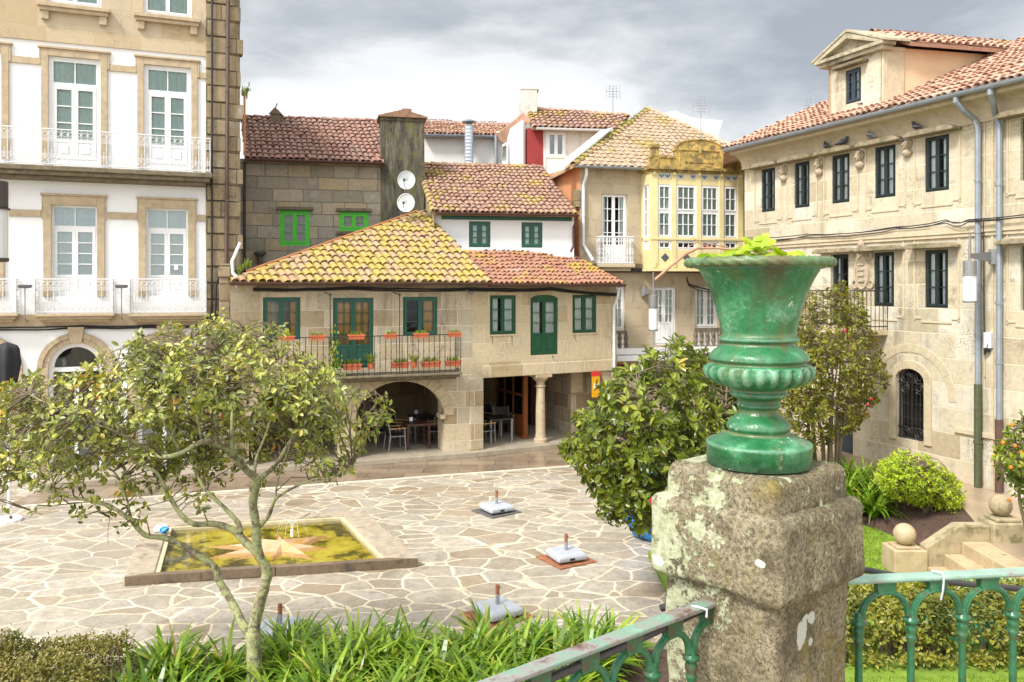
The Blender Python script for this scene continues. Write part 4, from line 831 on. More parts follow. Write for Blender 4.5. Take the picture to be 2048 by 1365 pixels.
# plastic-wrapped rooftop bulk and aerials
m = MB(); q = [P(a,b,34.) for a,b in ((1325,300),(1320,228),(1350,222),(1385,236),(1445,242),(1437,268),(1440,310))]
n = len(q); rr = random.Random(4); pts = q+[V(k)+V((0,1.6,rr.uniform(-.2,.1))) for k in q]; m.add(pts,[tuple(range(n))]+[(i,(i+1)%n,(i+1)%n+n,i+n) for i in range(n)])
o = m.build('plastic_sheeting', PLASTIC); tag(o,'white plastic sheeting wrapped round a rooftop structure behind the hipped roof','plastic sheeting')
def aerial(px, py0, py1, d, lab, w=.3, rows=4, tilt=0.):
    a, b = P(px,py1,d), P(px,py0,d); t = thing('television_aerial', lab, 'aerial', loc=a); m = MB(); h = b.z-a.z
    m.tube([(0,0,0),(0,0,h)],.022,5); m.build('mast', STEEL, t); m = MB()
    m.tube([(-w,.0,h-.1),(w,.0,h-.1)],.012,4)
    for i in range(rows): x = -w+2*w*i/(rows-1); m.tube([(x,-.02,h-.1-.3),(x,-.02,h+.15)],.009,4)
    for z in (h-.3,h-.2,h,.1+h): m.tube([(-w*.7,.02,z),(w*.7,.02,z)],.008,4)
    m.build('antenna_rods', STEEL, t)
aerial(1226,178,228,31.5,'aerial with grid of rods on the ridge of the mossy roof',.26,5)
aerial(1402,206,290,28.,'tall aerial on rusty mast behind the yellow gallery pediment',.28,4)
aerial(1617,205,232,27.,'small aerial beside brick chimney left of the gabled dormer',.16,3)
m = MB(); q = P(1641,235,29.5); m.box(q.x-.3,q.x+.35,q.y,q.y+.5,q.z-1.2,q.z+.3); m.box(q.x-.36,q.x+.41,q.y-.05,q.y+.55,q.z+.22,q.z+.32); tag(m.build('brick_chimney', plain('dull_brick',(.25,.11,.07),.9,.3,7.,bump=.4), bevel=.02),'low brick chimney just left of the gabled dormer','chimney')

# ------------------------------------------------------------------ long sandstone mansion on the right
f = FR; Mn = thing('stone_mansion', 'long pale sandstone mansion with dark framed windows, carved heads and gabled dormer', 'mansion', M=f.M)
XE = f.u(2048)+3.5; zg = f.z(1960,181,.5)+.05; ztw = zg-.08
def hz(lst, ks):
    hs = [f.hole(*k) for k in lst]; a = sum(h[3] for h in hs)/len(hs); b = sum(h[2] for h in hs)/len(hs); return [(h[0],h[1],b,a) for h in hs]
up_ = hz([(1523,1550,340,422),(1589,1619,323,414),(1664,1699,310,406),(1750,1791,290,396),(1850,1898,272,386)],0)
wE = (f.u(2041),f.u(2041)+1.0,up_[0][2],up_[0][3]+.02)
lo_ = hz([(1748,1788,505,612),(1850,1896,500,617)],0); bd = f.hole(1661,1697,507,620); bd = (bd[0],bd[1],lo_[0][2]-.55,lo_[0][3]); b2 = (bd[0]-2.7,bd[1]-2.7,bd[2],bd[3]); lE = (wE[0],wE[1],lo_[0][2],lo_[0][3])
b3 = (b2[0]-1.9,b2[1]-1.9,lo_[0][2],lo_[0][3])
aw_ = f.hole(1793,1850,738,880); aw_ = (aw_[0],aw_[1],aw_[2],aw_[3],.28); dw = f.hole(1668,1706,825,905); dw = (dw[0],dw[1],.4,dw[3])
holes = up_+lo_+[bd,b2,b3,wE,lE,aw_,dw]
m = MB(); m.wall(0,XE,.1,ztw,holes,.3); m.box(-.02,.0,0,8,.1,ztw); m.box(0,XE,.95,1.2,.1,ztw); m.build('front_wall', SANDR, Mn)
m = MB(); zs_ = f.z(1750,474)
m.box(0,XE,-.08,.02,zs_-.06,zs_+.1); m.box(0,XE,-.05,.02,zs_-.14,zs_-.06)
for h in up_+lo_+[wE,lE,bd,b2,b3]:
    c = (h[0]+h[1])/2; w = (h[1]-h[0])/2
    hm_ = MB(); hm_.prism([(c-w-.34,h[3]+.03),(c+w+.34,h[3]+.03),(c+w+.34,h[3]+.09),(c+w+.2,h[3]+.15),(c-w-.2,h[3]+.15),(c-w-.34,h[3]+.09)],-.34,.0); hm_.build('window_hood', HOOD, Mn, bevel=.015)
    if h[2] < lo_[0][2]-.1: continue
    s = .26; pr = .022                                # raised moulding: stiles, eared apron
    for x in (h[0]-s-.05,h[1]+s): m.box(x,x+.05,-pr,.01,h[2]-.3,h[3]+.28)
    m.box(h[0]-s-.05,h[1]+s+.05,-pr,.01,h[2]-.34,h[2]-.30) if 0 else None
    m.box(h[0]-.1,h[1]+.1,-pr,.01,h[2]-.36,h[2]-.31); m.box(h[0]-s-.05,h[0]-.1,-pr,.01,h[2]-.27,h[2]-.22); m.box(h[1]+.1,h[1]+s+.05,-pr,.01,h[2]-.27,h[2]-.22)
    m.box(h[0]-s-.05,h[0]-.12,-pr,.01,h[3]+.24,h[3]+.29); m.box(h[1]+.12,h[1]+s+.05,-pr,.01,h[3]+.24,h[3]+.29); m.box(h[0]-.05,h[1]+.05,-pr,.01,h[3]+.32,h[3]+.36)
xq = f.u(1986); m.box(xq-.03,xq+.03,-.03,.01,.3,ztw-.5); x = f.u(1970); m.box(x-.02,x+.02,-.03,.01,3.,ztw-.5)
# relieving arch and window surround at the foot
c, w = (aw_[0]+aw_[1])/2, (aw_[1]-aw_[0])/2
for x in (aw_[0]-.2,aw_[1]): m.box(x,x+.2,-.05,.02,aw_[2]-.05,aw_[3]-.28)
n = 12
for i in range(n):
    a0, a1 = math.pi*i/n, math.pi*(i+1)/n; zc = aw_[3]-.28
    m.prism([(c+w*math.cos(a0),zc+.28*math.sin(a0)),(c+(w+.2)*math.cos(a0),zc+.48*math.sin(a0)),(c+(w+.2)*math.cos(a1),zc+.48*math.sin(a1)),(c+w*math.cos(a1),zc+.28*math.sin(a1))],-.05,.02)
    r0, r1 = 1.05, 1.25; zc = aw_[3]-.65
    m.prism([(c+r0*math.cos(a0),zc+r0*math.sin(a0)),(c+r1*math.cos(a0),zc+r1*math.sin(a0)),(c+r1*math.cos(a1),zc+r1*math.sin(a1)),(c+r0*math.cos(a1),zc+r0*math.sin(a1))],-.012,.02)
m.box(f.u(1911),XE,-.06,.01,f.z(1930,868),f.z(1930,858)); m.build('stone_trim', STONEL, Mn, bevel=.008)
m = MB(); n = 7                                      # coved cornice under the eaves
pr = [(-.0,ztw-.55),(-.05,ztw-.55),(-.05,ztw-.48)]+[(-.05-.4*(1-math.cos(math.pi/2*i/n)),ztw-.46+.34*math.sin(math.pi/2*i/n)) for i in range(n+1)]+[(-.5,ztw-.1),(-.5,ztw),(0,ztw)]
m.add([(-.1,y,z) for y,z in pr]+[(XE,y,z) for y,z in pr],[(i,i+1,i+1+len(pr),i+len(pr)) for i in range(len(pr)-1)]+[tuple(range(len(pr)))]); m.build('cornice', STONEL, Mn)
for h in up_+lo_: window(Mn, h, DGREY, .03, .04, .045, .022, 2, 3, 1, cm=rnd.choice((CURT,CURT,CURT,CURTO)), cs=rnd.choice((((0,.42),(.62,1)),((0,.36),(.55,1)),((0,1),),((0,.7),))))
for h in (wE,lE): window(Mn, h, GREENP, .08, .05, .05, .022, 2, 3, 1, label='green framed window at the near end')
for h in (bd,b2,b3): window(Mn, h, DGREY, .1, .06, .05, .022, 2, 4, 1, cm=CURT, cs=((0,.35),), name='balcony_door')
g = MB(); g.prism([(c+w*math.cos(math.pi*i/12),aw_[3]-.28+.28*math.sin(math.pi*i/12)) for i in range(13)]+[(aw_[0],aw_[2]),(aw_[1],aw_[2])],.2,.21); wf = g.build('arched_window', plain('dark_glass',(.012,.014,.015),.12,.1,3.,bump=0), Mn)
m = MB(); y = .06
for i in range(7):
    x = aw_[0]+(aw_[1]-aw_[0])*(i+.5)/7; m.tube([(x,y,aw_[2]+.02),(x,y,aw_[3]-.1)],.012 if i%3 else .022,5)
    for k in (.3,.5,.7): m.ball((x,y,aw_[2]+(aw_[3]-aw_[2])*k),.03,n=6,m=4)
for k in (.02,.16,.8): z = aw_[2]+(aw_[3]-aw_[2])*k; m.tube([(aw_[0],y,z),(aw_[1],y,z)],.016,5)
for s in (-1,1):
    for k, r in ((.09,.14),(.72,.12),(.88,.15)): m.ring((c+s*w*.5,y,aw_[2]+(aw_[3]-aw_[2])*k),(1,0,0),(0,0,1),r,.012,12,4); m.ring((c+s*w*.5,y,aw_[2]+(aw_[3]-aw_[2])*k),(1,0,0),(0,0,1),r*.5,.01,10,4)
m.build('iron_grille', IRON, wf)
m = MB(); m.box(dw[0],dw[1],.12,.18,dw[2],dw[3]); m.box(dw[0]+.08,dw[1]-.08,.105,.12,dw[2]+.2,dw[3]-.5); m.build('door', BLUEG, Mn)
# little iron balcony behind the tree
o = .55; x0, x1 = b2[0]-.5, f.u(1742,o); zb = bd[2]-.02; m = MB(); m.box(x0,x1,-o-.03,0,zb-.14,zb); bo = m.build('balcony', STONEL, Mn, bevel=.015); m = MB(); zr = zb+.95
for (ax,ay),(cx,cy) in (((x0,-.02),(x0,-o)),((x0,-o),(x1,-o)),((x1,-o),(x1,-.02))):
    n = max(2,round(math.hypot(cx-ax,cy-ay)/.13))
    for i in range(n+1): x, y = ax+(cx-ax)*i/n, ay+(cy-ay)*i/n; m.tube([(x,y,zb),(x,y,zr)],.009,5); m.ball((x,y,zr-.1),.018,n=5,m=4)
    for z in (zb+.08,zr): m.tube([(ax,ay,z),(cx,cy,z)],.015,5)
m.build('railing', IRON, bo)
# carved heads between the upper windows
for px, py in ((1570,346),(1641,333),(1722,318),(1817,293)):
    x, z = f.u(px), f.z(px,py); m = MB()
    m.ball((x,-.10,z+.06),.12,.14,.155,12,9); m.ball((x,-.02,z+.1),.17,.10,.17,10,7)      # face, hair mass
    m.ball((x,-.245,z+.03),.022,.035,.045,6,5); m.ball((x,-.2,z-.055),.045,.03,.02,8,4)      # nose, chin
    for s in (-1,1): m.ball((x+s*.048,-.215,z+.075),.022,.016,.013,6,4); m.ball((x+s*.13,-.06,z+.03),.03,.04,.05,6,5)
    m.lathe([(-.34,.03),(-.3,.1),(-.2,.17),(-.14,.13),(-.08,.075),(-.02,.08)],(x,-.05,z),10); m.ball((x,-.09,z+.2),.13,.11,.06,10,6)
    m.v = [(x+(a_-x)*.76, b_*.8, z+(c_-z)*.8) for a_,b_,c_ in m.v]
    m.build('carved_head', plain('carved_stone',(.40,.32,.22),.85,.2,9.,bump=.3) if px == 1570 else bpy.data.materials['carved_stone'], Mn, smooth=True)
m = MB(); x, z = f.u(1727), f.z(1727,545); n = 20     # oval shield with a crown above
m.add([(x,-.09,z)]+[(x+.22*math.cos(6.283*i/n),-.06,z+.42*math.sin(6.283*i/n)) for i in range(n)]+[(x+.3*math.cos(6.283*i/n),-.0,z+.52*math.sin(6.283*i/n)) for i in range(n)],
      [(0,1+i,1+(i+1)%n) for i in range(n)]+[(1+i,1+n+i,1+n+(i+1)%n,1+(i+1)%n) for i in range(n)])
m.ring((x,-.06,z),(1,0,0),(0,0,1.9),.22,.03,20,5)
for s in (-1,1): m.ring((x+s*.22,-.03,z+.42),(1,0,0),(0,0,1),.09,.03,10,5); m.ring((x+s*.24,-.03,z-.3),(1,0,0),(0,0,1),.1,.03,10,5)
for k in range(5): m.ball((x-.14+.07*k,-.08,z+.62+.04*(2-abs(k-2))),.035,n=6,m=4)
m.box(x-.2,x+.2,-.1,0,z+.52,z+.6); m.ball((x,-.08,z+.72),.1,.08,.1,8,6)
for k in range(4): m.box(x-.1,x+.1,-.11,-.05,z-.24+.14*k,z-.2+.14*k)
m.build('coat_of_arms', bpy.data.materials['carved_stone'], Mn)
# roof, gutter, pipes
oe = .55; e0 = f.w(f.u(1447,oe),-oe,zg); e1 = f.w(XE,-oe,zg); pt = R(24); up = V((-f.N.x*math.cos(pt),-f.N.y*math.cos(pt),math.sin(pt))); pl = (e0,(e1-e0).cross(up).normalized())
q1, q2, q3 = onplane(1662,203,pl), onplane(1990,104,pl), onplane(2120,50,pl)
rf = tile_roof(Mn, f.I, [e0,e1,e1+up*9,q3,q2,q1], e0, e0+up, TILE_R, .19, .36, .09); m = MB(); ridge(m, e0, q1, .13); m.build('hip_tiles', TILE_R, rf, M=f.I)
m = MB(); m.slab([e0,q1,q2,q2+V((3,6,0)),e0+V((2,8,0))],(0,0,-.12)); m.build('rear_roof', TILE_R, rf, M=f.I)
gutter(Mn, (f.u(1449,.64),-.64,zg-.03), (XE,-.64,zg-.03), .085, ZINC)
for px, pe, mt, zl_ in ((1956,1913,GPIPE,f.z(1958,772)),(1998,1982,BPIPE,f.z(1998,842))):
    xe, xp = f.u(pe,.6), f.u(px,.12); zz = zg-.08
    pipe(Mn, [(xe,-.62,zz),(xe,-.62,zz-.12),(xe+(xp-xe)*.3,-.45,zz-.3),(xp-.05,-.16,zz-.48),(xp,-.12,zz-.7),(xp,-.12,zl_)], .062, ZINC)
    pipe(Mn, [(xp,-.12,zl_+.05),(xp,-.12,.35)], .078, mt, 'lower_drainpipe')
# gabled dormer
u0, u1 = f.u(1657,-.05), f.u(1762,-.05); zb = zg-.1; zc = f.z(1720,108,-.05)
vh = f.M.inverted().to_3x3() @ V((.9725,.2325,0)); bx, by = vh.x/vh.y, 1.   # the dormer runs back a little askew
Ld = 7.; wD = f.hole(1691,1722,138,206,0,-.05)
m = MB(); m.wall(u0,u1,zb,zc,[wD],.2,.05); m.build('dormer_front', SANDR, Mn)
m = MB(); m.slab([V((u1,.05,zb)),V((u1,.05,zc)),V((u1+bx*.62,.67,zc)),V((u1+bx*.62,.67,zb))],(.06,0,0)); m.slab([V((u1,.05,zc-.0)),V((u1+bx*.62,.67,zc)),V((u1+bx*.62,.67,zc-.1)),V((u1,.05,zc-.1))],(.1,0,0)); m.build('dormer_quoin', STONEL, Mn, bevel=.02)
m = MB(); m.slab([V((u1+.02+bx*.6,.65,zb-.5)),V((u1+.02+bx*.6,.65,zc)),V((u1+.02+bx*Ld,Ld,zc)),V((u1+.02+bx*Ld,Ld,zb))],(-.1,0,0)); m.slab([V((u0,.05,zb)),V((u0,.05,zc)),V((u0+bx*Ld,Ld,zc)),V((u0+bx*Ld,Ld,zb))],(.1,0,0)); m.build('dormer_cheek', PEACH, Mn)
cu = (u0+u1)/2; zp = f.z(1698,62,.2); ov = .28
m = MB(); m.box(u0-ov,u1+ov,-.2,.25,zc,zc+.09); m.box(u0-ov+.08,u1+ov-.08,-.12,.25,zc-.1,zc); m.prism([(u0-.05,zc+.09),(u1+.05,zc+.09),(cu,zp-.12)],.0,.2)
for s in (-1,1):
    xo = cu+s*((u1-u0)/2+ov+.06); m.prism([(xo,zc+.06),(cu,zp-.02),(cu,zp-.17),(xo-s*.3,zc+.09)] if s < 0 else [(xo,zc+.06),(xo-s*.3,zc+.09),(cu,zp-.17),(cu,zp-.02)],-.2,.25)
    m.slab([V((xo,-.22,zc+.06)),V((cu,-.22,zp)),V((cu+bx*.7,.55,zp)),V((xo+bx*.7,.55,zc+.06))],(0,0,.07))
m.build('pediment', PEDI, Mn, bevel=.01)
m = MB(); m.box(u0-.12,u1+.2,-.12,.04,zb+.1,zb+.34); m.build('dormer_base', MOSSY, Mn, bevel=.02)
window(Mn, wD, BLUEG, .08, .05, .05, .02, 2, 3, 1, cm=CURT, name='dormer_window'); m = MB(); m.box(wD[0]-.25,wD[1]+.25,-.2,.06,wD[3]+.05,wD[3]+.13); m.build('dormer_hood', MOSSY, Mn, bevel=.02)
ws = (u1-u0)/2+ov+.1
def dl(x,y,z): return f.M @ V((x,y,z))
rd_ = (zp-zc-.06)/ws; a0, a1 = dl(cu+ws+bx*.55,.55,zc+.06), dl(cu+ws+bx*Ld,Ld,zc+.06); b0, b1 = dl(cu+bx*.55,.55,zp+.02), dl(cu+bx*Ld,Ld,zp+.02)
rf2 = tile_roof(Mn, f.I, [a0,a1,b1,b0], a0, b0, TILE_R, .20, .34, .095, name='dormer_roof'); m = MB(); ridge(m, b0, b1, .13); m.build('ridge_tiles', TILE_C, rf2, M=f.I)
m = MB(); m.slab([dl(cu-ws+bx*.55,.55,zc+.06),dl(cu-ws+bx*Ld,Ld,zc+.06),b1,b0],(0,0,-.08)); m.build('far_slope', TILE_R, rf2, M=f.I)
rooms()
cable([f.w(.2,-.12,zs_+.16),f.w(f.u(1620),-.12,zs_+.12),f.w(f.u(1800),-.12,zs_+.14),f.w(f.u(1900),-.12,zs_+.2),f.w(f.u(1950),-.2,zs_+.16),f.w(XE,-.15,zs_+.35)], 'sagging black cables along the string course of the mansion', .016, 3, .1, 21)
cable([f.w(f.u(1972),-.08,zs_+.1),f.w(f.u(1974),-.08,3.5),f.w(f.u(1979),-.1,f.z(1980,705)),f.w(f.u(1983),-.1,f.z(1980,690))], 'black wires running down to the white junction box', .014, 3, .01, 22)
t = thing('junction_box', 'small white junction box between the two grey drainpipes', 'junction box', M=f.M); x, z = f.u(1981), f.z(1981,680); m = MB(); m.box(x-.09,x+.09,-.11,0,z-.18,z+.16); m.build('box', CREAMP, t, bevel=.015); m = MB(); m.tube([(x,-.06,z-.18),(x,-.06,z-.26)],.03,6); m.build('cable_gland', BLK, t)
# pigeons
def pigeon_mesh():
    m = MB(); m.tube([(-.19,0,.07),(-.12,0,.085),(-.06,0,.10),(0,0,.115),(.06,0,.13),(.095,0,.16),(.11,0,.195),(.13,0,.225),(.155,0,.23),(.185,0,.222)],[.016,.032,.055,.07,.065,.046,.034,.036,.024,.004],10,flat=1.); return m
def pigeon(loc, rz, lab, mat):
    t = thing('pigeon', lab, 'pigeon', loc=loc, rotz=rz, group='pigeons on the mansion'); pigeon_mesh().build('body', mat, t, smooth=True)
    for s in (-1,1):
        m = MB(); m.tube([(.05,s*.058,.125),(0,s*.068,.12),(-.08,s*.05,.1),(-.17,s*.025,.085)],[.02,.045,.035,.008],8,flat=.35); m.build('wing', PIGL if mat is PIG else PIG, t, smooth=True)
        m = MB(); m.tube([(.01,s*.025,.07),(.015,s*.025,.0),(.045,s*.025,.0)],.006,5); m.build('leg', plain('pigeon_leg',(.3,.08,.07)) if 'pigeon_leg' not in bpy.data.materials else bpy.data.materials['pigeon_leg'], t)
hd = up_[0][3]+.155; ang = math.atan2(FR.D.y,FR.D.x)
for px, o, z, rz, lab, mt in ((1652,.2,hd,2.6,'dark pigeon at the left end of the third hood stone',PIG),(1684,.2,hd,.4,'small dark pigeon in the middle of the third hood stone',PIG),(1741,.22,hd,2.9,'pale grey pigeon on the fourth hood stone',PIGL),
        (1833,.22,hd,2.9,'black pigeon on the hood stone above the right-hand dark window',PIG)):
    pigeon(f.w(f.u(px,o),-o,z), ang+rz, lab, mt)
pigeon(f.w(f.u(1813),-.08,f.z(1813,281)-.1), ang+2., 'dark pigeon perched on the rightmost carved head', PIG)
for px, py, lab, mt in ((1722,219,'small pigeon on the tiles under the dormer window',PIG),(1757,207,'pale pigeon on the tiles at the dormer corner',PIGL)): pigeon(onplane(px,py+4,pl)+V((0,0,.09)), ang+2.5, lab, mt)
# ------------------------------------------------------------------ street lamps
def pendant(t, tip, mt, r=.125, s=1.):
    x, y, z = tip
    m = MB(); m.tube([(x,y,z+.55*s),(x,y,z-.12*s)],.022,6); m.tube([(x,y,z+.28*s),(x,y,z-.12*s)],.03,6); m.build('rod', mt, t)
    m = MB(); m.lathe([(-.44*s,r),(-.12*s,r),(-.11*s,r*.9)],tip,16); m.lathe([(-.47*s,r*1.15),(-.45*s,r*1.15)],tip,16); m.build('lamp_housing', mt, t)
    m = MB(); m.lathe([(-1.08*s,r*.98),(-.47*s,r*.98)],tip,16); m.build('glass_cylinder', LAMPW, t); m = MB(); m.lathe([(-1.13*s,r*.9),(-1.12*s,r*1.06),(-1.08*s,r*1.06)],tip,16); m.build('end_cap', mt, t)
for f, px, py, o, lab in ((FR,1993,514,.80,'grey cylindrical pendant lamp on a bracket by the mansion drainpipes'),(FG,1286,583,.85,'grey cylindrical pendant lamp in front of the white French door')):
    t = thing('street_lamp', lab, 'street lamp', M=f.M); x, z = f.u(px), f.z(px,py); m = MB()
    m.slab([V((x-.015,0,z-.14)),V((x-.015,0,z+.12)),V((x-.015,-o-.03,z+.05)),V((x-.015,-o-.03,z-.03))],(.03,0,0)); m.lathe([(-.16,.1),(.16,.1)],(x,-.08,z),12); m.build('bracket', LAMPG, t); pendant(t, (x,-o,z), LAMPG, .13 if f is FR else .15, .86 if f is FR else 1.15)
t = thing('street_lamp', 'dark brown cylindrical lamp cut off by the left edge of the photo', 'street lamp'); q = P(-11,345,9.6); m = MB(); m.tube([(q.x-.75,q.y,0),(q.x-.75,q.y,q.z+.2)],.06,8); m.box(q.x-.75,q.x,q.y-.02,q.y+.02,q.z-.04,q.z+.04); m.build('post', BROWNM, t); pendant(t, q, BROWNM, .14, .92)

# ------------------------------------------------------------------ signs and small things on the column house
t = thing('restaurant_sign', 'narrow red and yellow sign with a white square beside the drainpipe', 'sign', M=FB.M); x, o = FB.u(1192,.1), .1; z1, z0 = FB.z(1192,745,o), FB.z(1192,769,o); zz = FB.z(1192,795,o)
m = MB(); m.box(x-.14,x+.14,-o,-o+.03,zz,z1); m.tube([(x,-o+.03,z1-.05),(x,.1,z1-.05)],.015,5); m.build('panel', plain('sign_yellow',(.72,.36,.01),.4,.04,4.,bump=0), t)
m = MB(); m.box(x-.16,x+.16,-o-.006,-o+.034,z1-.12,z1+.02); m.build('red_header', plain('sign_red',(.6,.03,.03),.4,.04,4.,bump=0), t); m = MB(); m.box(x-.085,x+.085,-o-.006,-o,zz+.27,zz+.44); m.build('white_square', WHITEP, t); m = MB(); m.prism([(x-.06,zz+.39),(x-.02,zz+.40),(x+.06,zz+.33),(x+.03,zz+.31)],-o-.011,-o-.006); m.build('black_mark', IRON, t)
t = thing('wall_planter', 'stone wall planter with small green plant beside the crimson door', 'planter'); q = P(1232,748,26.3); m = MB(); m.lathe([(-.35,.07),(-.2,.12),(.0,.16),(.02,.17)],(q.x,q.y,q.z),10); m.build('bowl', STONE, t)
def sprig(m, c, n, h, rad, w=.012, rr=rnd, lean=.6):
    for i in range(n):
        a = rr.uniform(0,6.283); l = h*rr.uniform(.6,1.1); d = V((math.cos(a),math.sin(a),0)); b = V(c)+d*rr.uniform(0,rad); s = V((-d.y,d.x,0))*w
        p1, p2 = b+V((0,0,l*.6))+d*l*.2*lean, b+V((0,0,l))+d*l*.55*lean; m.add([b-s,b+s,p1+s*.8,p1-s*.8,p2],[(0,1,2,3),(3,2,4)],rr.random())
LGRASS = leafmat('pot_plant_leaf', [(0,(.07,.15,.015)),(.5,(.18,.28,.025)),(.9,(.36,.40,.05)),(1,(.5,.42,.05))], .4, .3)
m = MB(); sprig(m, q, 40, .22, .1, .02); m.build('foliage', LGRASS, t)

# ------------------------------------------------------------------ flowerpots on the balcony
o = .62; zb = FA.z(740,740,o); zr = FA.z(740,673,o)
def trough(px, z, oo, L, lab, d=.15, hh=.13, n=46, ph=.12):
    x = FA.u(px,oo); t = thing('flower_trough', lab, 'flower trough', loc=FA.w(x,-oo,z), rotz=math.atan2(FA.D.y,FA.D.x), group='terracotta troughs on the iron balcony'); m = MB()
    a, b = L/2, d/2; m.add([(-a*.9,-b*.8,0),(a*.9,-b*.8,0),(a*.9,b*.8,0),(-a*.9,b*.8,0),(-a,-b,hh),(a,-b,hh),(a,b,hh),(-a,b,hh)],[(0,3,2,1),(0,1,5,4),(1,2,6,5),(2,3,7,6),(3,0,4,7)]); m.box(-a-.012,a+.012,-b-.012,b+.012,hh-.035,hh); m.build('trough', TERRA, t)
    m = MB()
    for i in range(n): sprig(m, (rnd.uniform(-a*.85,a*.85),rnd.uniform(-b*.7,b*.7),hh-.02), 1, ph, .02, .012)
    m.build('foliage', LGRASS, t)
zt = zr-.07
for px, oo, L, lab in ((573,.66,.42,'terracotta trough on the rail below the left green window'),(635,.66,.40,'terracotta trough on the rail between left window and balcony door'),(713,.70,.44,'terracotta trough on the rail in front of the balcony door'),(781,.68,.34,'shortest terracotta trough on the rail, right of the balcony door'),(842,.68,.40,'terracotta trough on the rail below the right green window'),(909,.60,.38,'terracotta trough at the right end of the balcony rail')):
    trough(px, zt, oo, L, lab)
for px, oo, L, lab in ((598,.46,.5,'terracotta trough on the balcony floor nearest the tree'),(704,.46,.5,'bright terracotta trough on the balcony floor before the door'),(800,.44,.5,'pinkish terracotta trough on the floor right of the door'),(862,.46,.55,'long terracotta trough on the floor below the right window'),(906,.44,.45,'terracotta trough on the balcony floor at the right corner')):
    trough(px, zb+.002, oo, L, lab, .18, .16, 60, .17)
for px, h, lab in ((742,.33,'spiky potted plant on balcony floor right of the door'),(828,.30,'drooping spider plant on balcony floor below the right window')):
    t = thing('potted_plant', lab, 'potted plant', loc=FA.w(FA.u(px,.5),-.5,zb)); m = MB(); m.lathe([(0,.07),(.15,.1),(.16,.11)],n=10); m.build('pot', TERRA, t); m = MB(); sprig(m,(0,0,.12),70,h,.06,.012,lean=1.3); m.build('foliage', LGRASS, t)
t = thing('climbing_plant', 'leafy climbing plant trained up the balcony railing beside the door', 'climbing plant'); m = MB(); b_ = FA.w(FA.u(664,.56),-.56,zb)
m.tube([b_,b_+V((.03,0,.4)),b_+V((-.05,0,.9))],.012,5); m.build('stem', TWIG, t); m = MB()
for i in range(150): sprig(m, b_+V((rnd.gauss(0,.09)+.05,rnd.gauss(0,.05),abs(rnd.gauss(.3,.32)))), 1, .1, .02, .028)
m.build('foliage', LGRASS, t)

# ------------------------------------------------------------------ cafe furniture under the arcade
def chair(loc, rz, lab):
    t = thing('cafe_chair', lab, 'chair', loc=loc, rotz=rz, group='chairs under the arcade')
    m = MB(); m.box(-.22,.22,-.23,.23,.43,.46); m.build('seat', BLK, t)
    m = MB(); m.slab([V((-.22,-.23,.5)),V((-.22,.23,.5)),V((-.30,.23,.88)),V((-.30,-.23,.88))],(-.02,0,0)); m.build('backrest', BLK, t)
    for s in (-1,1):
        m = MB(); m.tube([(.25,s*.25,0),(.22,s*.25,.64)],.014,6); m.tube([(-.27,s*.25,0),(-.21,s*.25,.45),(-.30,s*.25,.9)],.014,6); m.tube([(.22,s*.25,.42),(-.22,s*.25,.42)],.012,6); m.build('side_frame', STEEL, t)
        m = MB(); m.box(-.25,.26,s*.25-.025,s*.25+.025,.64,.665); m.build('armrest', WOODA, t, bevel=.006)
    return t
def table(loc, rz, lab, top, leg, w=.7):
    t = thing('cafe_table', lab, 'table', loc=loc, rotz=rz, group='tables under the arcade'); a = w/2; m = MB(); m.box(-a,a,-a,a,.72,.745); m.box(-a+.01,a-.01,-a+.01,a-.01,.68,.719); m.build('tabletop', top, t)
    for x in (-1,1):
        for y in (-1,1): m = MB(); m.box(x*(a-.03)-.025,x*(a-.03)+.025,y*(a-.03)-.025,y*(a-.03)+.025,0,.719); m.build('leg', leg, t)
    return t
fz_ = .152
ra, rb = math.atan2(FA.D.y,FA.D.x), math.atan2(FB.D.y,FB.D.x)
def at(f, px, y): q = f.w(f.u(px,-y),y,fz_); return q
BLKTOP = plain('black_tabletop',(.02,.018,.018),.25,.2,4.); 
table(at(FA,832,1.0), ra, 'dark brown wooden cafe table just inside the arch', WOODD, WOODD); table(at(FA,843,2.2), ra+.1, 'grey legged cafe table at the back of the arch', BLKTOP, STEEL)
chair(at(FA,790,.85), ra+.1, 'cafe chair with pale armrests left of the brown table'); chair(at(FA,868,1.3), ra+3.2, 'cafe chair with pale armrests right of the brown table, beside the pier'); chair(at(FA,800,1.9), ra-.6, 'dark cafe chair behind the brown table'); chair(at(FA,858,2.7), ra+3.6, 'black cafe chair against the back wall of the arch'); chair(at(FA,755,1.7), ra+.5, 'cafe chair in the dark left part of the arch')
table(at(FB,992,.95), rb, 'light grey legged cafe table between pier and column', BLKTOP, STEEL, .78); chair(at(FB,968,.7), rb+.15, 'cafe chair half hidden behind the corner pier'); chair(at(FB,1008,1.7), rb-1.7, 'grey cafe chair behind the grey legged table'); chair(at(FB,985,2.4), rb-1.2, 'black cafe chair beside the wooden screen')
for f_, px, y, lab in ((FA,822,.9,'white paper napkin holder on the brown cafe table'),(FA,832,2.2,'white paper napkin holder on the rear cafe table')):
    q = at(f_,px,y); t = thing('napkin_holder', lab, 'napkin holder', loc=(q.x,q.y,fz_+.746), rotz=ra); m = MB(); m.box(-.05,.05,-.04,.04,0,.06); m.build('base', plain('navy_plastic',(.02,.04,.12),.4) if 'navy_plastic' not in bpy.data.materials else bpy.data.materials['navy_plastic'], t); m = MB(); m.box(-.045,.045,-.035,.035,.06,.17); m.build('napkins', WHITEP, t)
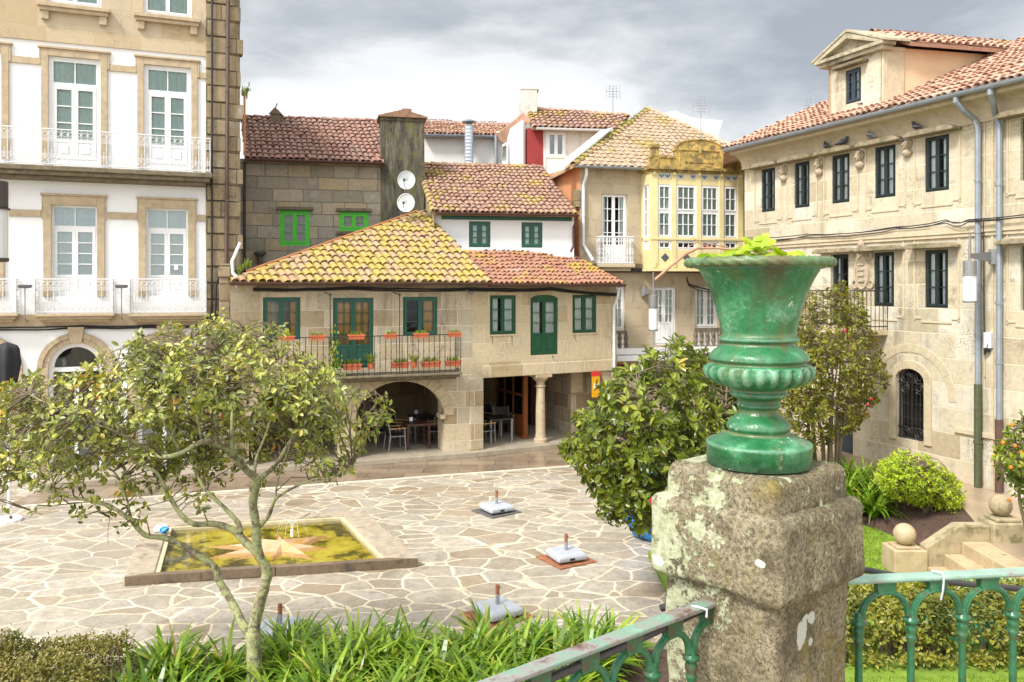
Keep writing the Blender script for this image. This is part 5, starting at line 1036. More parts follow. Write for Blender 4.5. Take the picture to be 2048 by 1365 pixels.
q = P(13,700,17.5); t = thing('closed_parasol', 'folded black parasol at the left edge before the white townhouse', 'parasol', loc=(q.x,q.y,0)); m = MB(); m.tube([(.05,0,0),(.05,0,q.z+.1)],.03,8); m.lathe([(0,.3),(.06,.3),(.08,.05)],n=12); m.build('pole', WHITEP, t)
m = MB(); pts = [(q.z-.95,.10),(q.z-.7,.2),(q.z-.3,.27),(q.z,.24),(q.z+.08,.2),(q.z+.16,.03)]; m.lathe(pts, n=24, fn=lambda z,r,th: (r*(1+.16*math.cos(th*6)), z)); m.build('canopy', plain('black_canvas',(.02,.02,.024),.8,.2,4.,bump=.3), t, smooth=True)

# ------------------------------------------------------------------ fountain basin with the stone star
zt = .17; Q = [G(248,1153,zt),G(836,1116,zt),G(728,1020,zt),G(290,1045,zt)]; ctr = sum(Q,V())/4
def inset(q, ds):                                    # move each edge of a quad inward by its own distance
    out = []
    for i in range(4):
        p0, p1, p2 = q[i-1], q[i], q[(i+1)%4]; d1 = (p1-p0).normalized(); d2 = (p2-p1).normalized(); c = d1.x*d2.y-d1.y*d2.x
        out.append(p1+d2*(ds[i-1]/c)-d1*(ds[i]/c))
    return out
Ft = thing('fountain_basin', 'low stone fountain basin with yellow algae water and a star in the middle', 'fountain', loc=(ctr.x,ctr.y,0)); L_ = Matrix.Translation((-ctr.x,-ctr.y,0))
RIM = plain('worn_rim_granite',(.35,.285,.205),.75,.25,6.,bump=.6,dirt=(.13,.10,.07),dsc=2.2,dth=.54); RIMI = plain('inner_curb',(.50,.43,.27),.7,.15,5.,bump=.2,dirt=(.4,.3,.05),dsc=2.)
I1 = inset(Q,(.13,.50,.34,.46)); I2 = inset(Q,(.19,.58,.42,.54))
def zed(q, z): return [V((k.x,k.y,z)) for k in q]
m = MB(); mf = MB()
for i in range(4):                                   # rim slabs with open joints
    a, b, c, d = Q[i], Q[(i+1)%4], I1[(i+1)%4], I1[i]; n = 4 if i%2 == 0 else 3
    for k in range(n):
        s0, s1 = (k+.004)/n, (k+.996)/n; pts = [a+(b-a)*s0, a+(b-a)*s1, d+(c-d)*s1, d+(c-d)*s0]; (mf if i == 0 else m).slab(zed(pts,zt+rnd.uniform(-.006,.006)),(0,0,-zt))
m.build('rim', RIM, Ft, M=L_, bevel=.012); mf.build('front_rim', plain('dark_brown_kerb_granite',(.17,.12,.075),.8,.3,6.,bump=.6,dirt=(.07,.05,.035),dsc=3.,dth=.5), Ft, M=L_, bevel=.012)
m = MB()
for i in range(4): m.slab([*zed([I1[i],I1[(i+1)%4],I2[(i+1)%4],I2[i]],zt-.03)],(0,0,-zt+.03))
m.build('inner_curb', RIMI, Ft, M=L_)
n = NT('algae_floor'); fq = n.math('ADD',n.math('MULTIPLY',n.noise(1.1,6,.68),.8),n.math('MULTIPLY',n.noise(7,5,.75),.2)); ALG = n.done(n.ramp(fq,[(.42,(.05,.045,.008)),(.47,(.13,.11,.012)),(.51,(.38,.31,.035)),(.62,(.54,.46,.08)),(.75,(.36,.29,.035))]), .7)
m = MB(); m.poly(zed(I2,.03)); m.build('basin_floor', ALG, Ft, M=L_)
STAR = plain('pinkish_star_stone',(.52,.30,.17),.55,.16,5.,bump=.25,dirt=(.42,.24,.03),dsc=2.5,dth=.55)
e1 = (Q[1]-Q[0]).normalized(); e2 = V((-e1.y,e1.x,0)); cs = V((ctr.x,ctr.y,0)); st = G(565,1092,.12); cs = V((st.x,st.y,.02)); m = MB()
tips = [(0.16,1.62,.0),(1.2,.85,.1),(2.0,.75,.1),(3.0,1.45,.0),(3.35,1.5,.0),(4.2,.85,.0),(5.2,.9,0),(5.75,1.5,.0),(6.15,1.4,0)]
tips = [(.10,1.25),(.52,1.85),(1.3,1.1),(2.2,1.2),(2.9,1.25),(3.35,1.7),(4.1,1.05),(4.95,1.1),(5.72,1.75)]
m = MB()
for i,(px,py) in enumerate(((664,1070),(630,1121),(404,1119),(556,1064),(668,1098),(540,1124),(398,1094),(468,1072),(462,1122))):
    tip = G(px,py,.03); d = tip-cs; d.z = 0; r = d.length; d.normalize(); s = V((-d.y,d.x,0)); z = (.20 if i < 3 else .15)+.003*i; top = V((0,0,z)); b = cs-d*.05
    w_ = .30 if i < 3 else .22; m.add([b+s*w_,b-s*w_,cs+d*r,cs+top+V((0,0,.02))],[(0,2,3),(1,3,2)])
m.build('star', STAR, Ft, M=L_)
n = NT('basin_water'); tr = n.new('BsdfTransparent'); n.put(tr.inputs[0],(.96,.94,.75)); gl = n.new('BsdfGlossy'); gl.inputs['Roughness'].default_value = .04; bp = n.new('Bump'); bp.inputs['Strength'].default_value = .25; n.put(bp.inputs['Height'], n.noise(9,3)); n.put(gl.inputs['Normal'], bp.outputs[0]); fr = n.new('Fresnel'); fr.inputs[0].default_value = 1.33; n.put(fr.inputs['Normal'], bp.outputs[0])
mx = n.new('MixShader'); n.put(mx.inputs[0], fr.outputs[0])
for i, k in ((1,tr),(2,gl)): n.t.links.new(k.outputs[0], mx.inputs[i])
n.t.links.new(mx.outputs[0], n.out.inputs[0]); WATER = n.m
m = MB(); m.poly(zed(I2,.085)); m.build('water', WATER, Ft, M=L_)
m = MB(); c0 = V((cs.x+.1,cs.y+.3,.2)); m.tube([c0,c0+V((0,0,.14))],.03,6)
for k in range(7): a = k*.9; m.tube([c0+V((0,0,.14)),c0+V((.07*math.cos(a),.07*math.sin(a),.3+.04*(k%3))),c0+V((.2*math.cos(a),.2*math.sin(a),.34-.03*(k%2))),c0+V((.3*math.cos(a),.3*math.sin(a),.05))],[.0035,.003,.0025,.002],4)
m.build('water_jet', WHITEP, Ft, M=L_)
q = G(322,1062,.2); t = thing('plastic_bag', 'crumpled blue and white plastic bag lying on the fountain rim', 'plastic bag', loc=(q.x,q.y,zt)); m = MB(); m.ball((0,0,.07),.14,.1,.09,8,6); m.v = [tuple(V(k)*(1+.35*mnoise.noise(V(k)*14))) for k in m.v]; m.build('bag', plain('bag_white',(.7,.75,.8),.4), t); m = MB(); m.ball((.08,-.06,.07),.09,.07,.07,8,5); m.v = [tuple(V(k)*(1+.3*mnoise.noise(V(k)*15))) for k in m.v]; m.build('blue_print', BLUE, t)

# ------------------------------------------------------------------ parasol feet on the plaza
BASEC = plain('pale_grey_concrete_foot',(.38,.40,.43),.6,.08,6.,bump=.15,dirt=(.3,.28,.25),dsc=3.,dth=.64); RUST = plain('rusted_steel_plate',(.27,.105,.045),.8,.35,6.,bump=.3); DPLATE = plain('dark_steel_plate',(.10,.09,.085),.6,.3,6.)
def foot(px, py, rz, lab, pm):
    q = G(px,py,0.); t = thing('parasol_base', lab, 'parasol base', loc=q, rotz=rz, group='parasol bases on the plaza'); m = MB(); a, b = .29, .24
    m.add([(s*k,v*k,z) for k,z in ((a-.03,.04),(a,.06),(a,.13),(b,.18)) for s,v in ((-1,-1),(1,-1),(1,1),(-1,1))],[(0,3,2,1),(12,13,14,15)]+[(i*4+j,i*4+(j+1)%4,i*4+4+(j+1)%4,i*4+4+j) for i in range(3) for j in range(4)]); m.build('weight', BASEC, t, bevel=.02)
    m = MB(); m.box(-.07,.03,-a-.003,-a+.02,.075,.115); m.box(a-.02,a+.003,-.03,.07,.075,.115); m.build('grip_slot', BLK, t)
    m = MB(); m.tube([(0,0,.17),(0,0,.33)],.032,8); m.tube([(.035,0,.42),(.06,0,.42)],.012,5); m.build('socket', STEEL, t); m = MB(); m.tube([(0,0,.33),(0,0,.47)],.0315,8); m.build('rusty_tube', RUST, t)
    m = MB(); m.box(-.40,.40,-.40,.40,.006,.018); p = m.build('ground_plate', pm, t); p.rotation_euler = (0,0,.12)
foot(993,1024,.55,'parasol base farthest across the plaza, on a dark plate',DPLATE); foot(1132,1120,.42,'parasol base on rusty plate nearest the camellia bush',RUST); foot(995,1232,.60,'parasol base on rusty plate just behind the agapanthus leaves',RUST); foot(560,1274,.15,'parasol base right behind the forked tree trunk',RUST)

# ------------------------------------------------------------------ green urn on the mossy pillar
XC = .0; pc = V(((1517-CX)/F*3.43, 3.43, 0)); SCL = 2.729*483.*1.035; 
prof = [(1294,287),(1200,287),(1192,291),(1180,291),(1170,284),(1163,262),(1145,226),(1130,186),(1122,164),(1112,160),(1100,172),(1085,175),(1068,170),(1045,150),(1022,122),(1004,107),(986,105),(976,116),(966,120),(955,118),(946,112),(938,114),(930,117),(922,138),(912,152),(900,160),(890,158),(880,150),(872,154),(866,168),(858,192),(842,240),(815,284),(790,300),(768,303),(750,297),(738,284),(732,264),(724,252),(716,256),(710,268),(700,274),(690,272),(678,268),(660,250),(640,226),(626,210),(616,202),(608,204),(600,216),(590,220),(580,216),(574,204),(550,206),(500,214),(450,227),(400,240),(350,256),(300,276),(250,300),(218,318),(208,326),(198,326),(190,350)]
UK = .96; ZMID = HC-(700/2.729-110)/483.
def uz(y): return ZMID+(HC-(y/2.729-110)/483.-ZMID)*UK
def ufn(z, r, th):
    y = (HC-(ZMID+(z-ZMID)/UK))*483.; y = (y+110)*2.729
    if 738 <= y <= 866: k = min(1,(y-732)/16.,(872-y)/20.); r *= 1-.12*k*(1-abs(math.cos(th*12)))**1.1+.012*k
    return r, z
Uz0 = uz(1294)
n = NT('chipped_green_gloss'); f1 = n.noise(5.2,6,.7); z_ = n.sep(n.co)[2]
col = n.ramp(f1,[(.34,(.010,.085,.030)),(.5,(.024,.155,.055)),(.66,(.08,.28,.13))])
col = n.mix(n.ramp(n.noise(5.5,7,.75),[(.55,0.),(.64,.6)]), col, (.22,.42,.29))
vv = n.vmath('MULTIPLY', n.co, (5.5,5.5,1.1)); col = n.mix(n.ramp(n.noise(1.6,5,.7,vv),[(.54,0.),(.68,.7)]), col, (.12,.10,.025))
col = n.mix(n.ramp(n.noise(17,5,.7),[(.64,0.),(.67,.85)]), col, (.55,.62,.55))
col = n.mix(n.ramp(n.noise(9,6,.8,n.vmath('ADD',n.co,(3,1,2))),[(.62,0.),(.68,.85)]), col, (.09,.04,.02))
ux, uy, uz_ = n.sep(n.co); sm = n.math('ADD', n.math('ABSOLUTE', n.math('ADD',ux,.012)), n.math('MULTIPLY', n.math('SUBTRACT', n.noise(14,5,.7), .5), .09)); smk = n.math('MULTIPLY', n.ramp(sm,[(.02,.9),(.075,0.)]), n.math('MULTIPLY', n.ramp(uz_,[(.62,0.),(.74,.6),(.84,1.)]), n.math('LESS_THAN',uy,0.)))
col = n.mix(smk, col, n.mix(n.noise(30,4), (.10,.06,.012), (.035,.015,.010)))
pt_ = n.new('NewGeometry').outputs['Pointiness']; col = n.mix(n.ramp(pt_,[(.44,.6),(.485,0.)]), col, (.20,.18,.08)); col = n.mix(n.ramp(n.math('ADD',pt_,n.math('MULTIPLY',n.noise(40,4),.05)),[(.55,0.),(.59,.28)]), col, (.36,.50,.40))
n.bump(n.math('ADD',n.noise(9,4,.6),n.math('MULTIPLY',n.noise(34,4,.6),.35)),.38,.02); UG = n.done(col, n.ramp(n.noise(7,4),[(.35,.30),(.7,.55)]), coat=.0)
U = thing('urn', 'large glossy green cast-iron urn standing on the lichen-covered pillar', 'urn', loc=(pc.x,pc.y,Uz0))
m = MB(); m.lathe([(uz(y)-Uz0, r/SCL) for y, r in prof], n=120, fn=lambda z,r,th: (ufn(z+Uz0,r,th)[0], z)); m.build('bowl', UG, U, smooth=True)
m = MB(); m.lathe([(uz(190)-Uz0,350/SCL),(uz(182)-Uz0,372/SCL),(uz(140)-Uz0,372/SCL),(uz(140)-Uz0,340/SCL),(uz(230)-Uz0,280/SCL)], n=64, caps=False); m.build('inner_wall', UG, U, smooth=True)
m = MB(); vs = []; fs = []; nT, nS = 168, 10; zr_ = uz(158)-Uz0; 
for i in range(nT):
    th = 6.28319*i/nT
    for k in range(nS):
        ph = 6.28319*k/nS; rr = 24/SCL*(1+.22*math.cos(3*(ph)+th*33)); r = 388/SCL+rr*math.cos(ph); vs.append((r*math.cos(th),r*math.sin(th),zr_+rr*1.05*math.sin(ph)))
fs = [(i*nS+k,i*nS+(k+1)%nS,((i+1)%nT)*nS+(k+1)%nS,((i+1)%nT)*nS+k) for i in range(nT) for k in range(nS)]; m.add(vs,fs); m.build('rope_rim', UG, U, smooth=True)
m = MB(); m.lathe([(uz(185)-Uz0,.25),(uz(165)-Uz0,.1)],n=24); m.build('soil', SOIL, U)
Pl = thing('urn_plant', 'bright yellow-green leafy plant with a bare twig growing in the urn', 'plant', loc=(pc.x,pc.y,uz(160)))
PLM = leafmat('urn_leaf',[(0,(.22,.36,.012)),(.5,(.38,.48,.02)),(1,(.52,.54,.04))],.5,.4); m = MB(); rr = random.Random(5)
for i in range(70):
    a = rr.uniform(0,6.283); rad = .2*math.sqrt(rr.random()); c = V((rad*math.cos(a)-.04, rad*math.sin(a)*.8, .01)); big = math.exp(-((c.x+.02)/.07)**2); c.z += .015+.075*big*rr.random(); d = V((rr.uniform(-1,1),rr.uniform(-1,.3),rr.uniform(-.2,.5))).normalized(); u = d.cross(V((rr.uniform(-.5,.5),rr.uniform(-1,-.2),1))).normalized(); r = rr.uniform(.022,.036)
    lob = 9; m.add([c]+[c+d*(r*(1+.25*math.cos(5*6.283*k/lob/1.3))*math.cos(6.283*k/lob))+u*(r*(1+.2*math.sin(k*2.4))*math.sin(6.283*k/lob))+V((0,0,rr.uniform(-.006,.006))) for k in range(lob)],[(0,1+k,1+(k+1)%lob) for k in range(lob)], rr.random())
m.build('foliage', PLM, Pl)
m = MB(); b = V((-.05,-.1,.02))
def up3(px, py, dd=0.): return P(px,py,3.25+dd)-V((pc.x,pc.y,uz(160)))
m.tube([up3(1460,499),up3(1430,497),up3(1395,497),up3(1372,508),up3(1345,530),up3(1310,560)],[.004,.005,.006,.007,.006,.006],6); m.tube([up3(1455,494),up3(1425,490),up3(1398,484)],[.003,.002,.0012],4); m.tube([up3(1398,484),up3(1380,492),up3(1366,500)],[.0015,.0015,.001],4); m.tube([up3(1430,497),up3(1400,488),up3(1385,474)],[.003,.002,.001],4)
m.build('bare_twig', plain('pinkish_twig',(.36,.20,.12),.8,.2,20.), Pl)

PR = math.radians(-35); pcx = V(((1512-CX)/F*3.46,3.46,0)); ang = R(35)
n = NT('lichen_granite'); g1 = n.noise(62,6,.8); col = n.ramp(n.noise(2.6,5,.65),[(.3,(.16,.135,.075)),(.45,(.30,.25,.15)),(.58,(.42,.355,.23)),(.72,(.21,.18,.09))])
col = n.mix(n.ramp(g1,[(.38,.85),(.58,0.)]), col, (.035,.027,.016)); col = n.mix(n.ramp(n.noise(48,4,.7),[(.60,0.),(.68,.8)]), col, (.52,.44,.30))
col = n.mix(n.ramp(n.noise(3.4,6,.7,n.vmath('ADD',n.co,(5,2,1))),[(.50,0.),(.62,.8)]), col, n.mix(g1,(.03,.025,.015),(.17,.135,.08)))
col = n.mix(n.ramp(n.noise(2.8,6,.72,n.vmath('ADD',n.co,(1,7,3))),[(.54,0.),(.66,.7)]), col, (.24,.18,.025))
xo = n.sep(n.co); side = n.math('ADD', n.math('MULTIPLY', xo[0], -.26), n.math('MULTIPLY', xo[2], .05))
lic = n.math('ADD', n.math('ADD', n.math('MULTIPLY',n.noise(6.,5,.65,n.vmath('ADD',n.co,(9,0,4))),.62), n.math('MULTIPLY',n.noise(24,5,.8),.38)), side)
lf = n.ramp(lic,[(.585,0.),(.605,.95)]); col = n.mix(lf, col, n.ramp(n.noise(30,4,.7),[(.35,(.34,.36,.20)),(.65,(.60,.61,.42))]))
Lp = (Matrix.Translation((pcx.x,pcx.y,2.72)) @ Matrix.Rotation(-R(50),4,'Z')).inverted()
for wx, wy, sx1, sz1 in ((1603,1272,.024,.062),(1612,1262,.018,.05),(1633,1247,.022,.026),(1618,1240,.011,.012),(1633,1297,.012,.018),(1340,1166,.02,.025),(1504,1110,.016,.016)):
    c_ = Lp @ P(wx,wy,3.18); rt_ = Lp.to_3x3() @ V((1,.0,0)); dv = n.vmath('SUBTRACT', n.co, tuple(c_)); dx_ = n.math('DIVIDE', n.vmath('DOT_PRODUCT', dv, tuple(rt_)), sx1); dz_ = n.math('DIVIDE', n.sep(dv)[2], sz1)
    rr2 = n.math('ADD', n.math('SQRT', n.math('ADD', n.math('MULTIPLY',dx_,dx_), n.math('MULTIPLY',dz_,dz_))), n.math('MULTIPLY', n.math('SUBTRACT', n.noise(42,5,.7), .5), 1.1)); col = n.mix(n.math('MULTIPLY', n.ramp(rr2,[(.85,.95),(1.,0.)]), n.math('LESS_THAN', n.vmath('LENGTH', dv), .45)), col, (.66,.65,.58))
n.bump(n.math('ADD',n.math('ADD',n.math('MULTIPLY',g1,.8),n.noise(7,6,.7)),n.math('MULTIPLY',lf,.5)),.75,.025); PILM = n.done(col,.92,spec=.25)
def roughblock(parent, name, w, z0, z1, seed, bev=.045, amp=.006, N=30):
    m = MB(); h = V((w/2,w/2,(z1-z0)/2)); zc = (z0+z1)/2; inn = h-V((bev,)*3)
    for ax in range(3):
        for sg in (-1,1):
            vs = []
            for i in range(N+1):
                for j in range(N+1):
                    q = [0,0,0]; q[ax] = sg; q[(ax+1)%3] = math.sin((i/N*2-1)*1.25)/math.sin(1.25); q[(ax+2)%3] = math.sin((j/N*2-1)*1.25)/math.sin(1.25)
                    p = V([q[k]*h[k] for k in range(3)]); c = V([max(-inn[k],min(inn[k],p[k])) for k in range(3)]); d = p-c
                    if d.length > 1e-6: p = c+d.normalized()*bev
                    p.z += zc; k = p*3.2+V((seed,0,0)); p += V((mnoise.noise(k),mnoise.noise(k+V((7,0,0))),mnoise.noise(k+V((0,9,0)))))*amp*2.6+V((mnoise.noise(k*4),mnoise.noise(k*4+V((3,3,3))),mnoise.noise(k*4+V((0,5,0)))))*amp*.9
                    vs.append(p)
            m.add(vs, [(i*(N+1)+j,(i+1)*(N+1)+j,(i+1)*(N+1)+j+1,i*(N+1)+j+1) for i in range(N) for j in range(N)])
    return m.build(name, PILM, parent, smooth=True)
Pi = thing('stone_pillar', 'massive lichen-covered granite pillar with stepped cap carrying the urn', 'pillar', loc=(pcx.x,pcx.y,2.72), rotz=-R(50))
zA, zB, zC_ = uz(1294)-2.72-.004, 4.115-2.72, 3.80-2.72
roughblock(Pi, 'upper_cap', .53, zB-.05, zA, 3, .045); roughblock(Pi, 'lower_cap', .635, zC_, zB+.01, 11, .045); roughblock(Pi, 'shaft', .535, 0, zC_+.04, 23, .035)

# ------------------------------------------------------------------ cast-iron railing either side of it
RG = NT('weathered_green_iron'); n = RG; col = n.ramp(n.noise(6,5,.7),[(.3,(.008,.060,.024)),(.5,(.016,.115,.044)),(.7,(.05,.19,.085))]); col = n.mix(n.ramp(n.noise(11,6,.8),[(.53,0.),(.62,.85)]), col, (.10,.05,.03)); col = n.mix(n.ramp(n.noise(23,5,.75),[(.64,0.),(.70,.6)]), col, (.26,.33,.27)); n.bump(n.noise(20,6,.7),.6,.008); RGM = n.done(col, n.ramp(n.noise(8,4),[(.35,.25),(.7,.55)]), coat=.2)
n = NT('worn_handrail'); col = n.ramp(n.noise(7,6,.75),[(.30,(.09,.045,.03)),(.40,(.17,.12,.095)),(.48,(.26,.25,.23)),(.56,(.15,.28,.19)),(.70,(.34,.44,.37))]); n.bump(n.noise(25,6,.7),.5,.006); HRM = n.done(col,.38)
n = NT('pale_handrail'); col = n.ramp(n.noise(7,6,.75,n.vmath('ADD',n.co,(2,5,1))),[(.28,(.10,.04,.03)),(.38,(.32,.31,.29)),(.48,(.24,.40,.30)),(.70,(.40,.53,.45))]); n.bump(n.noise(25,6,.7),.5,.006); HRP = n.done(col,.38)
zb_ = 2.72
def rail(a, b, lab, first, hm, sp=.242):
    a, b = V(a), V(b); d = b-a; Lr = d.length; t = thing('iron_railing', lab, 'railing', loc=(a.x,a.y,zb_), rotz=math.atan2(d.y,d.x)); H = 3.735-zb_
    m = MB(); k = int(Lr/.05); m.box(0,Lr,-.034,.034,H-.016,H); m.box(0,Lr,-.024,.024,H-.024,H-.016); m.build('top_rail', hm, t, bevel=.004)
    m = MB(); m.box(0,Lr,-.02,.02,.08,.10); m.build('bottom_rail', RGM, t)
    s = first; pr = None; ar = None
    while s < Lr+.1:
        if s > 0:
            if pr is None:
                m = MB(); m.lathe([(.10,.022),(.14,.022),(.15,.017),(H-.29,.0155),(H-.275,.022),(H-.265,.022),(H-.26,.017),(H-.245,.024),(H-.225,.025),(H-.21,.019),(H-.203,.033),(H-.19,.034),(H-.185,.018),(H-.165,.02),(H-.15,.016)],n=14)
                pr = m.build('baluster', RGM, t, smooth=True)
                pr.location = (s,0,0)
            else: o = pr.copy(); COL.objects.link(o); o.parent = t; o.location = (s,0,0)
        c = s+sp/2
        if c > .0:
            if ar is None:
                m = MB(); rad = sp/2-.012; zc = H-.175
                m.tube([(rad*math.cos(math.pi*i/14),0,zc+rad*.98*math.sin(math.pi*i/14)) for i in range(15)],[.017-.004*math.sin(math.pi*i/14) for i in range(15)],8,att=.5)
                m.tube([(rad*1.0*math.cos(math.pi*i/14),-.014,zc+rad*.98*math.sin(math.pi*i/14)) for i in range(15)],.006,6)
                zt_ = zc+rad*.98; m.add([(-.045,-.018,H-.025),(.045,-.018,H-.025),(.045,.018,H-.025),(-.045,.018,H-.025),(-.038,-.018,zt_-.008),(.038,-.018,zt_-.008),(.038,.018,zt_-.008),(-.038,.018,zt_-.008)],[(0,1,2,3),(4,7,6,5),(0,4,5,1),(1,5,6,2),(2,6,7,3),(3,7,4,0)])
                ar = m.build('arch', RGM, t, smooth=False); ar.location = (c,0,0)
            else: o = ar.copy(); COL.objects.link(o); o.parent = t; o.location = (c,0,0)
        s += sp
    return t
rl = rail((.84,3.36,0), (-2.6,.62,0), 'rust-worn green iron railing running from pillar towards the camera', -.05, HRM, .225)
rr_ = rail((1.43,3.575,0), (5.5,4.08,0), 'pale green iron railing with arches right of the pillar', .07, HRP)
for pts, lab in (([P(1322,1217,3.52),P(1345,1209,3.5),P(1375,1213,3.42),P(1400,1222,3.30),P(1300,1268,3.1),P(1150,1335,2.86),P(1000,1400,2.68),V((-1.,1.95,3.62)),V((-2.6,.75,3.62))],'black rubber hose tied along the left railing'),([P(1690,1135,3.75),P(1740,1142,3.76),P(1790,1152,3.78),P(1850,1160,3.8),P(1950,1170,3.85),P(2060,1180,3.9),V((4.,4.1,3.56)),V((5.4,4.3,3.56))],'black rubber hose slung behind the right railing')):
    m = MB(); m.tube(pts, .016 if 'left' in lab else .0145, 8); tag(m.build('rubber_hose', plain('dusty_black_hose',(.05,.045,.045),.45,.3,8.) if 'dusty_black_hose' not in bpy.data.materials else bpy.data.materials['dusty_black_hose'], smooth=True), lab, 'hose')
for pts, lab in (([P(1370,1212,3.3),P(1395,1214,3.24),P(1414,1220,3.22),P(1413,1235,3.22)],'pale plastic tie holding the hose end to left railing'),([P(1864,1142,3.63),P(1885,1146,3.59),P(1888,1155,3.585),P(1886,1180,3.6),P(1882,1200,3.62)],'white plastic cable tie hanging from the right railing')):
    m = MB(); m.tube(pts, .0045, 5); tag(m.build('cable_tie', WPIPE), lab, 'cable tie')
# terrace that carries pillar and railings (below the picture), planting bed, lawn
m = MB(); tp = [(-3.,.2),(.84,3.50),(.95,3.85),(2.1,3.85),(6.,4.35),(12,5.),(12,-6),(-8,-6),(-8,-3)]; m.slab([V((x,y,zb_-.002)) for x,y in tp],(0,0,-zb_)); struct('terrace', m, FLOORS)
m = MB(); m.slab([V((x,y,.28)) for x,y in ((-9,3.),(-3,.8),(.8,3.9),(2.3,4.2),(2.3,10.75),(-9.,9.9))],(0,0,-.28)); struct('planting_bed', m, SOIL)
m = MB(); m.slab([V((-9.2,10.0,.33)),V((2.35,10.86,.33)),V((2.35,11.0,.33)),V((-9.2,10.14,.33))],(0,0,-.33)); struct('bed_kerb', m, RIM)
m = MB(); m.slab([V((x,y,.12)) for x,y in ((2.5,4.4),(14,5.2),(14,13.),(7.4,13.3),(7.4,21.5),(5.2,21.5),(4.5,15.4),(2.5,15.2))],(0,0,-.12)); struct('lawn', m, LAWN)
m = MB(); m.slab([V((x,y,.62)) for x,y in ((8.2,14.2),(15,14.2),(15,12),(16,20),(10.,25),(6.,24.3),(7.3,21.2),(8.35,18.2),(8.9,16.4))],(0,0,-.55)); struct('path', m, PATHM)
m = MB(); fp = [G(1630,1035,.125),G(1727,1050,.125),G(1790,1072,.125),G(1845,1092,.125),V((7.5,14.35,.125))]; bp_ = [V((6.1,20.6,.6)),V((7.35,20.8,.61)),V((8.3,18.3,.615)),V((8.85,16.4,.615)),V((8.3,14.4,.615))]
N_ = 10
for i in range(4):
    for j in range(N_):
        for k in range(8):
            def sp_(u_, v_):
                a = fp[i]+(fp[i+1]-fp[i])*u_; b = bp_[i]+(bp_[i+1]-bp_[i])*u_; q = a+(b-a)*v_; q.z += .12*math.sin(math.pi*v_)+.05*mnoise.noise(q*3.)*math.sin(math.pi*min(1,v_*1.2+.05)); return q
            u0_, u1_, v0_, v1_ = k/8,(k+1)/8,j/N_,(j+1)/N_; m.poly([sp_(u0_,v0_),sp_(u1_,v0_),sp_(u1_,v1_),sp_(u0_,v1_)])
struct('soil', m, SOIL)
# ------------------------------------------------------------------ garden steps with stone balls
St = thing('garden_steps', 'pale stone steps with mossy parapet rising to the path', 'steps', loc=(6.98,13.95,0))
def sx(x): return x-6.98
m = MB(); m.box(sx(6.98),sx(7.29),-2.8,-.002,.10,.26); m.build('step', STEP, St, bevel=.018); m = MB(); m.box(sx(7.27),sx(7.58),-2.8,-.002,.10,.47); m.build('step', STEP, St, bevel=.018)
m = MB()
for k in range(3): m.box(sx(7.56),sx(8.0),-2.8+k*.933,-2.8+k*.933+.928,.10,.68)
m.build('step', STEP, St, bevel=.018); m = MB(); m.box(sx(8.0),sx(13.),-2.8,.0,.1,.676); m.build('landing', PATHM, St)
m = MB(); m.prism([(0,.0),(0,.565),(sx(7.54),.935),(sx(8.06),.935),(sx(8.06),.0)],0,.27); m.build('parapet', STEPM, St, bevel=.02)
m = MB(); m.box(sx(6.42),0,-.05,.45,.0,.53); m.box(sx(6.5),-.08,.03,.37,.53,.57); m.build('lower_post', STEP, St, bevel=.015); m = MB(); m.box(sx(8.06),sx(8.64),-.1,.42,.1,1.0); m.box(sx(8.14),sx(8.56),-.04,.36,1.,1.06); m.build('upper_post', STEPM, St, bevel=.02)
for x, z, lab in ((6.70,.57+.175,'weathered stone ball finial on the lower post'),(8.34,1.06+.175,'mossy dark stone ball finial on the upper post')):
    m = MB(); m.ball((0,0,0),.182,n=24,m=16); o = m.build('ball_finial', STEP if x < 7 else STEPM, St, smooth=True); o.location = (sx(x),.19,z); o['label'] = lab
q = P(1960,1190,11.3); t = thing('tarpaulin', 'mint green tarpaulin over a low pile behind the clipped hedge', 'tarpaulin', loc=(6.3,11.35,.12)); m = MB(); n = 12
for i in range(n):
    for j in range(n):
        def tz(a,b): u, v = a/n, b/n; e = min(u,1-u,v,1-v); h = .62*min(1.,e*7)**.5; return V((-.25+u*1.45,-.1+v*.95,h+.05*mnoise.noise(V((u*5,v*5,1)))*(1 if e > 0 else 0)))
        m.poly([tz(i,j),tz(i+1,j),tz(i+1,j+1),tz(i,j+1)])
m.build('sheet', MINT, t, smooth=True)
q = V((2.98,16.3,0)); t = thing('tarpaulin_bundle', 'bright blue tarpaulin bundle half hidden behind the camellia bush', 'tarpaulin', loc=q); m = MB(); m.ball((0,0,.72),.80,.5,.80,40,26)
m.v = [(x*(1+.30*mnoise.noise(V((x*2,y*2,z*2.)))+.10*mnoise.noise(V((x*6,y*6,z*6)))),y*(1+.2*mnoise.noise(V((x*5,3,z*5)))),max(0.004,z+.16*mnoise.noise(V((x*4,y*4,z*4+3)))+.05*mnoise.noise(V((x*11,y*11,z*11))))) for x,y,z in m.v]; m.build('sheet', BLUE, t)
